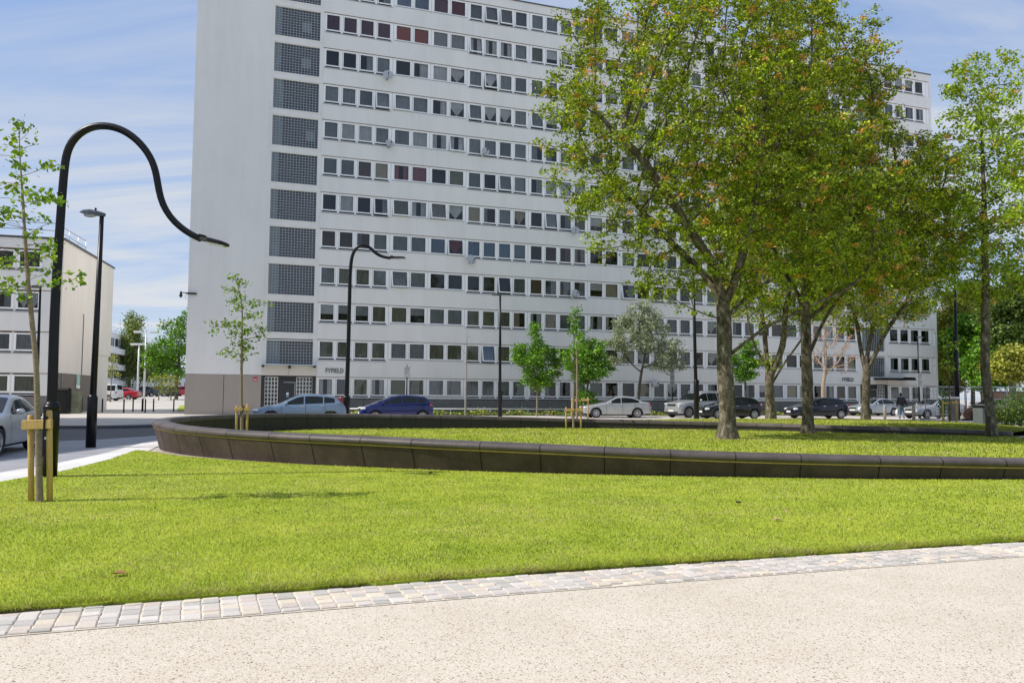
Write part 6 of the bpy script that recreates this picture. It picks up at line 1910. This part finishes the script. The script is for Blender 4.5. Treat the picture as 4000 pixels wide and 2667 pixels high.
# --- the five big trees of the green
LB = lambda d0, *P: [tuple(D(a, b, d0 + c)) for a, b, c in P]
g = lambda px, py: (*G(px, py), 0)
x, y = G(2843, 1716); dT = y
P1 = [(2843, 1722), (2838, 1600), (2832, 1400), (2830, 1300), (2824, 1200), (2812, 1090), (2800, 1000)]
t1 = [D(a, b, dT) for a, b in P1]; t1[0].z = -0.05
tree('maple_tree', 'thickest spreading maple with orange seed keys on the planter lawn', (x, y, 0), t1,
     [EL(2740, 330, 600, 560, dT, 4.6), EL(2560, 620, 440, 330, dT, 4.2), EL(2960, 700, 480, 420, dT, 4.4), EL(2700, 960, 330, 160, dT, 3.2, 0.9), EL(2740, -80, 380, 300, dT, 3.4), EL(3040, 320, 290, 380, dT, 3.6), EL(3180, 960, 420, 130, dT, 3.0, 0.8), EL(2290, 420, 250, 170, dT, 2.2, 1.0), EL(2150, 370, 90, 70, dT, 1.0, 1.6), EL(2190, 560, 90, 90, dT, 1.0, 1.3), EL(2330, 800, 180, 120, dT, 1.8, 1.3), EL(2450, 980, 180, 90, dT, 1.8, 1.4), EL(2220, 640, 130, 90, dT, 1.4, 1.3), EL(2560, 1110, 120, 60, dT, 1.6, 1.2), EL(2640, 1160, 120, 50, dT, 2.0, 1.4), EL(2950, 1080, 200, 80, dT, 2.4, 1.0), EL(2360, 150, 230, 150, dT, 2.2, 1.0)],
     2500, 135000, 0.098, 'maple', 0.27, tip=0.015, ex=2.55, step=0.36, kill=0.70, infl=2.6, keys=0.045, flare=0.55, spread=0.25, tuft=18,
     limbs=[LB(dT, (2850, 1385, 0), (2900, 1340, -.2), (3000, 1270, -.5), (3150, 1195, -.8), (3290, 1130, -.9), (3400, 1080, -1.0)), LB(dT, (2812, 1255, 0), (2760, 1235, -.3), (2700, 1205, -.6), (2640, 1190, -.8)),
            LB(dT, (2826, 1180, 0), (2760, 1090, .3), (2680, 1000, .6), (2560, 880, .8), (2450, 760, 1.0)), LB(dT, (2828, 1220, 0), (2862, 1120, -.2), (2900, 1000, -.4), (2930, 860, -.5), (2960, 700, -.5)),
            LB(dT, (2850, 1230, 0), (2905, 1170, .6), (3000, 1110, 1.2), (3090, 1050, 1.8)), LB(dT, (2812, 1090, 0), (2740, 960, -.5), (2640, 800, -1.0), (2520, 640, -1.4), (2400, 500, -1.7))])
x, y = G(3157, 1692); y = 32.0; x = D(3157, 1692, y).x
P3 = [(3157, 1700), (3155, 1600), (3152, 1450), (3150, 1300), (3140, 1150), (3132, 1000), (3128, 850)]
t3 = [D(a, b, y) for a, b in P3]; t3[0].z = -0.05
tree('maple_tree', 'straight maple by the low far wall, right of the thickest one', (x, y, 0), t3,
     [EL(3160, 380, 320, 380, y, 4.4), EL(3320, 740, 400, 290, y, 4.4), EL(3050, 760, 360, 330, y, 4.0, 0.7), EL(3500, 830, 280, 180, y, 3.0), EL(3090, 60, 190, 160, y, 2.6), EL(3350, 1010, 380, 150, y, 3.2), EL(3400, 560, 170, 170, y, 2.4), EL(3560, 1010, 180, 120, y, 2.8, 1.6), EL(3300, 1130, 300, 80, y, 3.0, 1.5), EL(3640, 880, 130, 130, y, 2.2, 1.6)],
     2000, 115000, 0.104, 'maple', 0.215, tip=0.015, ex=2.55, step=0.38, kill=0.72, infl=2.8, keys=0.065, flare=0.35, spread=0.27, tuft=18,
     limbs=[LB(y, (3152, 1400, 0), (3190, 1330, .3), (3230, 1230, .6), (3300, 1130, .9), (3420, 1020, 1.2)), LB(y, (3148, 1270, 0), (3230, 1180, -.4), (3350, 1080, -.8), (3500, 980, -1.2)), LB(y, (3142, 1180, 0), (3090, 1090, .4), (3020, 980, .8), (2960, 860, 1.1)), LB(y, (3138, 1100, 0), (3240, 960, .2), (3370, 800, .4), (3500, 660, .6))])
x, y = 14.23, 45.6
t2 = [D(a, b, y) for a, b in [(3014, 1655), (3006, 1560), (3000, 1480), (3008, 1420)]]; t2[0].z = 0.0
tree('maple_tree', 'forked maple on the raised lawn between the two nearer trunks', (x, y, 0.08), t2,
     [EL(3020, 1060, 270, 190, y, 4.0), EL(3080, 800, 260, 260, y, 4.2), EL(2920, 900, 200, 180, y, 3.4), EL(3190, 1000, 180, 140, y, 3.0), EL(3000, 1210, 220, 60, y, 3.4), EL(3140, 1230, 120, 60, y, 2.6), EL(2900, 1200, 90, 50, y, 2.0)],
     1200, 48000, 0.135, 'maple', 0.265, tip=0.014, ex=2.3, step=0.5, kill=0.85, infl=3.4, keys=0.04, spread=0.3, flare=0.3, tuft=7,
     limbs=[LB(y, (3002, 1500, 0), (2985, 1400, .3), (2990, 1290, .5), (2975, 1180, .6)), LB(y, (3004, 1490, 0), (3045, 1390, -.3), (3065, 1260, -.5), (3080, 1130, -.6)), LB(y, (3006, 1500, 0), (3060, 1430, .2), (3110, 1370, .4), (3150, 1290, .6)), LB(y, (3002, 1440, 0), (2960, 1370, -.3), (2935, 1330, -.6), (2915, 1250, -.9))])
x, y = 23.9, 52.6
t4 = [D(a, b, y) for a, b in [(3384, 1640), (3380, 1560), (3384, 1450), (3392, 1390)]]; t4[0].z = -0.03
tree('maple_tree', 'dark maple at the back of the raised lawn near the second entrance', (x, y, 0.02), t4,
     [EL(3400, 1120, 270, 170, y, 4.4), EL(3450, 880, 290, 220, y, 4.6), EL(3560, 1050, 200, 150, y, 3.6), EL(3270, 1060, 170, 130, y, 3.4), EL(3330, 860, 220, 200, y, 3.6), EL(3450, 1230, 230, 60, y, 3.6), EL(3560, 1180, 130, 80, y, 3.0), EL(3280, 1220, 110, 60, y, 2.6)],
     1400, 56000, 0.145, 'maple', 0.26, tip=0.013, ex=2.3, step=0.55, kill=0.95, infl=3.8, keys=0.07, spread=0.32, flare=0.3, tuft=7,
     limbs=[LB(y, (3386, 1450, 0), (3360, 1360, .3), (3350, 1270, .6), (3330, 1190, .8)), LB(y, (3388, 1440, 0), (3430, 1360, -.3), (3470, 1270, -.6), (3540, 1190, -.9)), LB(y, (3390, 1400, 0), (3400, 1290, .2), (3420, 1180, .4))])
x, y = G(3878, 1706); y = 30.6; x = D(3878, 1706, y).x
t5 = [D(a, b, y) for a, b in [(3878, 1712), (3866, 1600), (3850, 1450), (3846, 1330), (3852, 1180), (3846, 1000), (3844, 800), (3838, 600), (3830, 420), (3826, 260)]]; t5[0].z = -0.05
tree('maple_tree', 'tall slender open crowned maple at the right end of the low wall', (x, y, 0), t5,
     [EL(3825, 420, 150, 260, y, 1.8), EL(3850, 640, 260, 200, y, 2.6), EL(3740, 880, 120, 120, y, 1.6), EL(3950, 330, 60, 90, y, 1.0), EL(3880, 880, 260, 200, y, 2.8), EL(3860, 1070, 240, 150, y, 2.6), EL(3960, 560, 110, 200, y, 1.6), EL(3700, 700, 100, 160, y, 1.5), EL(4060, 900, 140, 250, y, 2.0)],
     1200, 25000, 0.125, 'sunny', 0.175, tip=0.009, ex=2.3, step=0.34, kill=0.62, infl=2.2, keys=0.03, spread=0.18, flare=0.4, tuft=7)

# --- saplings
x, y = G(156, 1968)
ts = [D(a, b, y) for a, b in [(156, 1975), (152, 1800), (146, 1560), (142, 1420), (126, 1260), (112, 1130), (100, 960), (88, 760), (78, 620), (74, 480)]]; ts[0].z = -0.04
def EL2(px, py, rx, ry, d, ty=None, w=1): return EL(px, py, rx, ry, d, ty, w)
tree('sapling', 'young staked sapling with fresh leaves on the front lawn beside the big lamp', (x, y, 0), ts,
     [EL2(95, 640, 85, 190, y, 0.3), EL2(130, 830, 110, 150, y, 0.36), EL2(60, 900, 90, 230, y, 0.4), EL2(170, 700, 55, 90, y, 0.2), EL2(-30, 760, 60, 170, y, 0.3), EL2(235, 760, 30, 60, y, 0.15, 2), EL2(300, 1090, 50, 60, y, 0.15, 2.0), EL2(20, 1060, 110, 90, y, 0.35), EL2(110, 1010, 120, 120, y, 0.4, 1.3), EL2(60, 1160, 80, 60, y, 0.3), EL2(190, 930, 60, 90, y, 0.25), EL2(-20, 1150, 60, 60, y, 0.25)],
     560, 900, 0.068, 'fresh', 0.040, tip=0.0035, ex=2.2, step=0.10, kill=0.16, infl=1.2, bark=BARKL, flare=0.25, spread=0.02, shell=0.4, tuft=7, wid=0.85, droop=0.5, group='staked young trees', rleaf=0.007)
y = 27.0; x = D(945, 1700, y).x
ts = [D(a, b, y) for a, b in [(945, 1705), (944, 1600), (943, 1480), (945, 1350), (947, 1200), (922, 1082)]]; ts[0].z = 0.0
tree('sapling', 'young staked sapling inside the blunt end of the planter', (x, y, 0), ts,
     [EL2(925, 1130, 50, 60, y, 0.4), EL2(950, 1220, 80, 70, y, 0.6), EL2(900, 1280, 80, 50, y, 0.6), EL2(1000, 1290, 60, 70, y, 0.5), EL2(930, 1370, 90, 50, y, 0.6), EL2(850, 1270, 26, 30, y, 0.3), EL2(1040, 1190, 26, 24, y, 0.3)],
     300, 1050, 0.105, 'fresh', 0.055, tip=0.006, ex=2.2, step=0.16, kill=0.28, infl=1.4, bark=BARKL, flare=0.3, spread=0.05, shell=0.45, tuft=5, droop=0.4, group='staked young trees', rleaf=0.012)
x, y = G(2240, 1675)
ts = [D(a, b, y) for a, b in [(2240, 1678), (2240, 1560), (2243, 1450), (2242, 1330), (2238, 1260)]]; ts[0].z = 0.0
tree('sapling', 'slim staked sapling with sparse leaves, nearer of two by the silver saloon', (x, y, 0), ts,
     [EL2(2240, 1290, 35, 60, y, 0.5), EL2(2225, 1400, 40, 60, y, 0.5), EL2(2262, 1380, 24, 60, y, 0.4)],
     120, 420, 0.13, 'bright', 0.05, tip=0.007, ex=2.2, step=0.2, kill=0.35, infl=1.6, bark=BARKL, flare=0.2, spread=0.08, group='staked young trees', rleaf=0.014)
y = 50.5; x = D(2254, 1630, y).x
ts = [D(a, b, y) for a, b in [(2253, 1640), (2254, 1500), (2254, 1400), (2248, 1290), (2246, 1215)]]; ts[0].z = 0.0
tree('sapling', 'slim staked sapling, farther and taller of two by the silver saloon', (x, y, 0), ts,
     [EL2(2240, 1250, 36, 50, y, 0.7), EL2(2262, 1330, 36, 60, y, 0.7)],
     110, 420, 0.17, 'bright', 0.07, tip=0.010, ex=2.2, step=0.3, kill=0.5, infl=2.0, bark=BARKL, flare=0.2, spread=0.12, group='staked young trees', rleaf=0.02)
y = 46.6; x = D(3711, 1656, y).x
tree('sapling', 'thin almost bare stem between the stakes near the grey bin', (x, y, 0), [(x, y, 0), (x, y, 1.5), (x + 0.05, y, 3.0), (x - 0.1, y, 4.6)], [((x, y, 4.2), (0.8, 0.7, 1.3))], 60, 160, 0.14, 'fresh', 0.045, tip=0.007, step=0.3, kill=0.5, infl=2.0, spread=0.1, flare=0.2, group='staked young trees')
y = 59.0; x = D(1818, 1605, y).x
tree('sapling', 'bare leafless sapling against the tower left of the straight lamp column', (x, y, 0), [(x, y, 0), (x, y, 2.0), (x + 0.05, y, 3.2)], [EL2(1822, 1345, 32, 90, y, 0.6)], 60, 0, 0.1, 'fresh', 0.075, tip=0.012, step=0.28, kill=0.45, infl=2.5, bark=mat('grey bark', (0.3, 0.28, 0.26), 0.9), flare=0.1, trop=(0, 0, 0.5))

# --- trees along the tower
y = 58.0; x = D(2098, 1612, y).x
tree('small_tree', 'bright green conical young tree in front of the ground floor windows', (x, y, 0), [(x, y, 0), (x, y, 1.4), (x, y, 3.2), (x - 0.1, y, 5.6)],
     [EL(2095, 1300, 38, 50, y), EL(2095, 1400, 88, 70, y), EL(2100, 1480, 72, 55, y), EL(2030, 1410, 30, 30, y), EL(2165, 1450, 30, 40, y)], 300, 8000, 0.16, 'bright', 0.075, tip=0.014, step=0.3, kill=0.5, infl=2.2, bark=BARKL, spread=0.18, flare=0.1)
y = 57.0; x = D(2290, 1612, y).x
tree('small_tree', 'bright green bushy tree with low dark skirt behind the staked saplings', (x, y, 0), [(x, y, 0), (x, y, 1.6), (x + 0.3, y, 3.4), (x + 0.2, y, 4.6)],
     [EL(2315, 1400, 75, 75, y), EL(2300, 1450, 90, 50, y), EL(2290, 1560, 42, 45, y), EL(2230, 1420, 36, 40, y), EL(2330, 1345, 40, 30, y)], 320, 8500, 0.16, 'bright', 0.09, tip=0.014, step=0.3, kill=0.5, infl=2.2, spread=0.18, flare=0.1)
y = 60.0; x = D(2493, 1612, y).x
t6 = [D(a, b, y) for a, b in [(2490, 1615), (2492, 1560), (2500, 1500), (2502, 1470)]]; t6[0].z = 0.0
tree('small_tree', 'grey green round crowned tree between the two silver cars', (x, y, 0), t6,
     [EL(2500, 1290, 105, 95, y, 1.9), EL(2430, 1350, 65, 90, y, 1.5), EL(2590, 1370, 75, 90, y, 1.6), EL(2510, 1210, 60, 50, y, 1.2), EL(2640, 1420, 30, 50, y, 0.8), EL(2400, 1420, 28, 40, y, 0.8)], 520, 10500, 0.155, 'silver', 0.12, tip=0.014, step=0.32, kill=0.55, infl=2.4, bark=BARKD, spread=0.2, flare=0.15, ex=2.3)
y = 59.0; x = D(2912, 1600, y).x
tree('small_tree', 'bright green small tree just right of the thickest trunk', (x, y, 0), [(x, y, 0), (x, y, 1.8), (x, y, 4.0)], [EL(2912, 1430, 62, 55, y), EL(2925, 1360, 45, 45, y), EL(2890, 1470, 34, 36, y)], 180, 4200, 0.16, 'bright', 0.08, tip=0.014, step=0.3, kill=0.5, infl=2.2, spread=0.17, flare=0.1)
y = 63.0; x = D(3218, 1590, y).x
t7 = [D(a, b, y) for a, b in [(3216, 1600), (3216, 1545), (3212, 1520)]]; t7[0].z = 0.0
tree('pollard_tree', 'pale stemmed pollarded tree with reddish buds behind the dark navy car', (x, y, 0), t7,
     [EL(3240, 1330, 90, 140, y, 1.8), EL(3180, 1330, 50, 110, y, 1.2), EL(3300, 1380, 50, 100, y, 1.4)], 340, 1500, 0.09, 'bud', 0.16, tip=0.020, ex=2.3, step=0.35, kill=0.5, infl=3.0, bark=mat('pale pollard bark', (0.36, 0.28, 0.2), 0.85, var=0.25, scale=5), spread=0.15, flare=0.2, trop=(0, 0, 0.4))

# --- beyond the car park
y = 150.0; x = D(505, 1500, y).x
tree('birch_tree', 'tall weeping birch behind the car park', (x, y, lot_z(x, y)), [(x, y, 0.5), (x, y, 5), (x + 0.5, y, 10), (x + 0.8, y, 14)],
     [EL(528, 1260, 32, 55, y, 2.2), EL(505, 1360, 50, 80, y, 3.0), EL(560, 1400, 55, 60, y, 3.0), EL(470, 1400, 36, 60, y, 2.4)], 520, 15000, 0.36, 'birch', 0.28, tip=0.02, step=0.7, kill=1.1, infl=5, spread=0.4, hang=1.1, bark=BARKL, droop=0.8)
y = 100.0; x = D(690, 1500, y).x
tree('lime_tree', 'bright green broad tree at the tower corner beyond the car park', (x, y, lot_z(x, y)), [(x, y, 0.3), (x, y, 3), (x + 0.3, y, 6)],
     [EL(690, 1330, 60, 90, y, 2.6), EL(640, 1400, 70, 70, y, 2.8), EL(720, 1290, 40, 80, y, 2.0), EL(690, 1450, 50, 40, y, 2.2), EL(600, 1420, 36, 36, y, 1.8)], 420, 6000, 0.30, 'bright', 0.22, tip=0.02, step=0.5, kill=0.8, infl=3.4, spread=0.35)
for px, d, h0, lb in ((432, 88, 1420, 'thin young tree with bronze leaves by the white people carrier'), (620, 96, 1480, 'thin young tree with bronze leaves in front of the dark cars'), (668, 97, 1490, 'thin young tree with few leaves near the small red car')):
    x = D(px, 1550, d).x; zb = lot_z(x, d); tp = D(px, h0, d)
    tree('sapling', lb, (x, d, zb), [(x, d, zb), (x, d, zb + 2.0), (x + 0.1, d, tp.z)], [((x, d, tp.z - 0.4), (1.1, 0.9, 1.3))], 90, 520, 0.17, 'yellowgreen', 0.06, tip=0.012, step=0.35, kill=0.55, infl=2.4, spread=0.2, bark=BARKL, group='young trees of the car park')

# --- dark belt at the right
for i, (px, py, rx, ry, d, pal, lb) in enumerate([
    (3720, 1330, 75, 200, 84, 'yellowgreen', 'yellowish tall tree touching the right end of the tower'),
    (3800, 1360, 90, 130, 78, 'bright', 'fresh green tree left of the brick house'),
    (3960, 1250, 100, 190, 70, 'dark', 'dark evergreen in front of the brick house'),
    (3870, 1440, 90, 90, 72, 'bright', 'low bright green tree behind the right hand trunk'),
    (3950, 1430, 90, 60, 66, 'yellowgreen', 'spreading low conifer at the right edge above the fence'),
    (4080, 1300, 120, 250, 74, 'dark', 'dark green tree just beyond the right edge'),
    (3700, 1450, 60, 110, 90, 'dark', 'dark low tree between the tower end and the tall dark column'), (3800, 1190, 90, 90, 92, 'yellowgreen', 'olive green tree top behind the tall dark column')]):
    x = D(px, 1550, d).x; c = D(px, py, d); k = d / F_PX
    tree('background_tree', lb, (x, d, 0), [(x, d, 0), (x, d, max(0.8, c.z - ry * k * 0.9)), (x, d, c.z)], [EL(px, py, rx, ry, d, rx * k), EL(px + rx * 0.4, py + ry * 0.4, rx * 0.6, ry * 0.5, d, rx * k * 0.7), EL(px - rx * 0.4, py - ry * 0.2, rx * 0.6, ry * 0.5, d, rx * k * 0.7)],
         330, 10000, 0.30, pal, 0.2, tip=0.02, step=0.6, kill=0.95, infl=4, spread=0.4, bark=BARKD, group='trees of the belt beyond the fence', flare=0.2)

# --- shrubs and planting
def shrub(label, c, r, n, size, pal, name='shrub', group=None):
    root = empty(name, (c[0], c[1], c[2]), 0, label, 'shrub', group)
    m = MB()
    for k in range(9):
        a = R.uniform(0, 2 * PI); q = R.uniform(0.3, 0.8)
        m.tube([(0, 0, 0), (math.cos(a) * r[0] * q * 0.5, math.sin(a) * r[1] * q * 0.5, r[2] * 0.8), (math.cos(a) * r[0] * q, math.sin(a) * r[1] * q, r[2] * R.uniform(1.1, 1.7))], [0.02, 0.014, 0.006], 5)
    m.build('stem', BARKD, root)
    d = NR.normal(0, 1, (n, 3)); d /= np.linalg.norm(d, axis=1)[:, None]; C = d * (NR.random(n) ** 0.45)[:, None] * np.array(r); C[:, 2] += r[2]; C = C[C[:, 2] > 0.02]
    # lumpy outline
    C *= (0.82 + 0.25 * np.sin(d[:len(C), :1] * 5 + 1) * np.sin(d[:len(C), 1:2] * 4))
    leaf_mesh('foliage', C, size, palcols(pal, len(C)), LEAF, root)
p = G(1828, 1612); shrub('bright green round shrub at the foot of the bare sapling', (p[0], p[1], 0), (0.62, 0.5, 0.48), 420, 0.15, 'bright')
for i, (px, py, w, h, pal, lb) in enumerate([(3920, 1640, 1.6, 0.75, 'dark', 'dark green hedge plant behind the low hoop rail'), (3985, 1640, 1.5, 0.9, 'dark', 'dark green shrub at the right edge above the hoop rail'), (3880, 1630, 1.0, 0.6, 'bud', 'small reddish shrub behind the grey litter bin'), (3800, 1626, 0.9, 0.55, 'bud', 'reddish flowering shrub behind the dark railing'), (3985, 1590, 1.4, 1.3, 'bright', 'tall loose green shrub at the right edge')]):
    d = [43, 42.5, 47, 55, 47][i]; x = D(px, 1600, d).x
    shrub(lb, (x, d, 0), (w, 0.8, h), 1500, 0.11, pal)
p = D(3675, 1545, 55.0); shrub('leafy green plant growing above the brown gate pier', (p.x + 0.75, 56.2, 0.0), (0.42, 0.40, 1.2), 600, 0.13, 'bright')
def planting():
    # low ground cover between the rail and the tower
    n = 16000
    u = NR.uniform(8.8, 56, n); v = NR.uniform(0.4, 4.0, n)
    keep = (np.sin(u * 1.7) + np.sin(v * 3.1 + u * 0.6) + NR.normal(0, 0.8, n)) > -0.3
    u, v = u[keep], v[keep]; n = len(u)
    X = TX + u * math.sin(PSI) + v * math.cos(PSI); Y = TY + u * math.cos(PSI) - v * math.sin(PSI)
    hgt = 0.12 + 0.22 * (0.5 + 0.5 * np.sin(u * 2.3 + np.sin(v * 2))) 
    tall = NR.random(n) < 0.03
    hgt[tall] += 0.35
    C = np.stack([X, Y, NR.random(n) * hgt + 0.03], 1)
    cols = palcols('yellowgreen', n); k = NR.random(n) < 0.45; cols[k] = palcols('bright', k.sum()); k = NR.random(n) < 0.15; cols[k] = np.array([0.3, 0.24, 0.12])
    leaf_mesh('ground_cover', C, 0.16, cols, LEAF, None)
    setp(bpy.data.objects['ground_cover'], 'low straggly green planting between the white rail and the tower', 'plants', None, 'stuff')
    sheet('planting_bed', [tuple(TW(8.7, 0, 0.02))[:2], tuple(TW(56.4, 0, 0.02))[:2], tuple(TW(56.4, 0, 4.2))[:2], tuple(TW(8.7, 0, 4.2))[:2]], 0.012, SOIL)
    sheet('car_park_lawn', [(-26.5, 66), (-22, 74), (-24, 92), (-33, 92), (-31, 78)], 0.35, LAWN)
    o = bpy.data.objects['car_park_lawn']
    for vv in o.data.vertices: vv.co.z = lot_z(vv.co.x, vv.co.y) + 0.03
planting()

# --- a few crumbs of earth and a dead leaf lying on the mown grass
for i, (px, py, lb) in enumerate([(1678, 1858, 'dark crumb of earth on the lawn close to the curved wall'), (2882, 1978, 'dark crumb of earth on the right half of the front lawn'), (3036, 2046, 'dry tan leaf lying on the right half of the front lawn'), (462, 2266, 'small reddish leaf lying on the lower left of the front lawn')]):
    x, y = G(px, py)
    m = MB()
    if i < 2: m.ball((0, 0, 0.012), (0.028, 0.02, 0.014), 0, 7, 5); m.ball((0.03, 0.01, 0.01), (0.016, 0.014, 0.012), 0, 6, 4)
    else: m.poly([(-0.06, 0, 0.0), (-0.01, -0.035, 0.018), (0.06, 0.0, 0.01), (0.0, 0.04, 0.022)])
    o = m.build('earth_crumb' if i < 2 else 'fallen_leaf', SOIL if i < 2 else mat('dead leaf %d' % i, [(0.45, 0.33, 0.18), (0.28, 0.08, 0.05)][i - 2], 0.8), label=lb, cat='earth' if i < 2 else 'leaf')
    o.location = (x, y, 0.045)
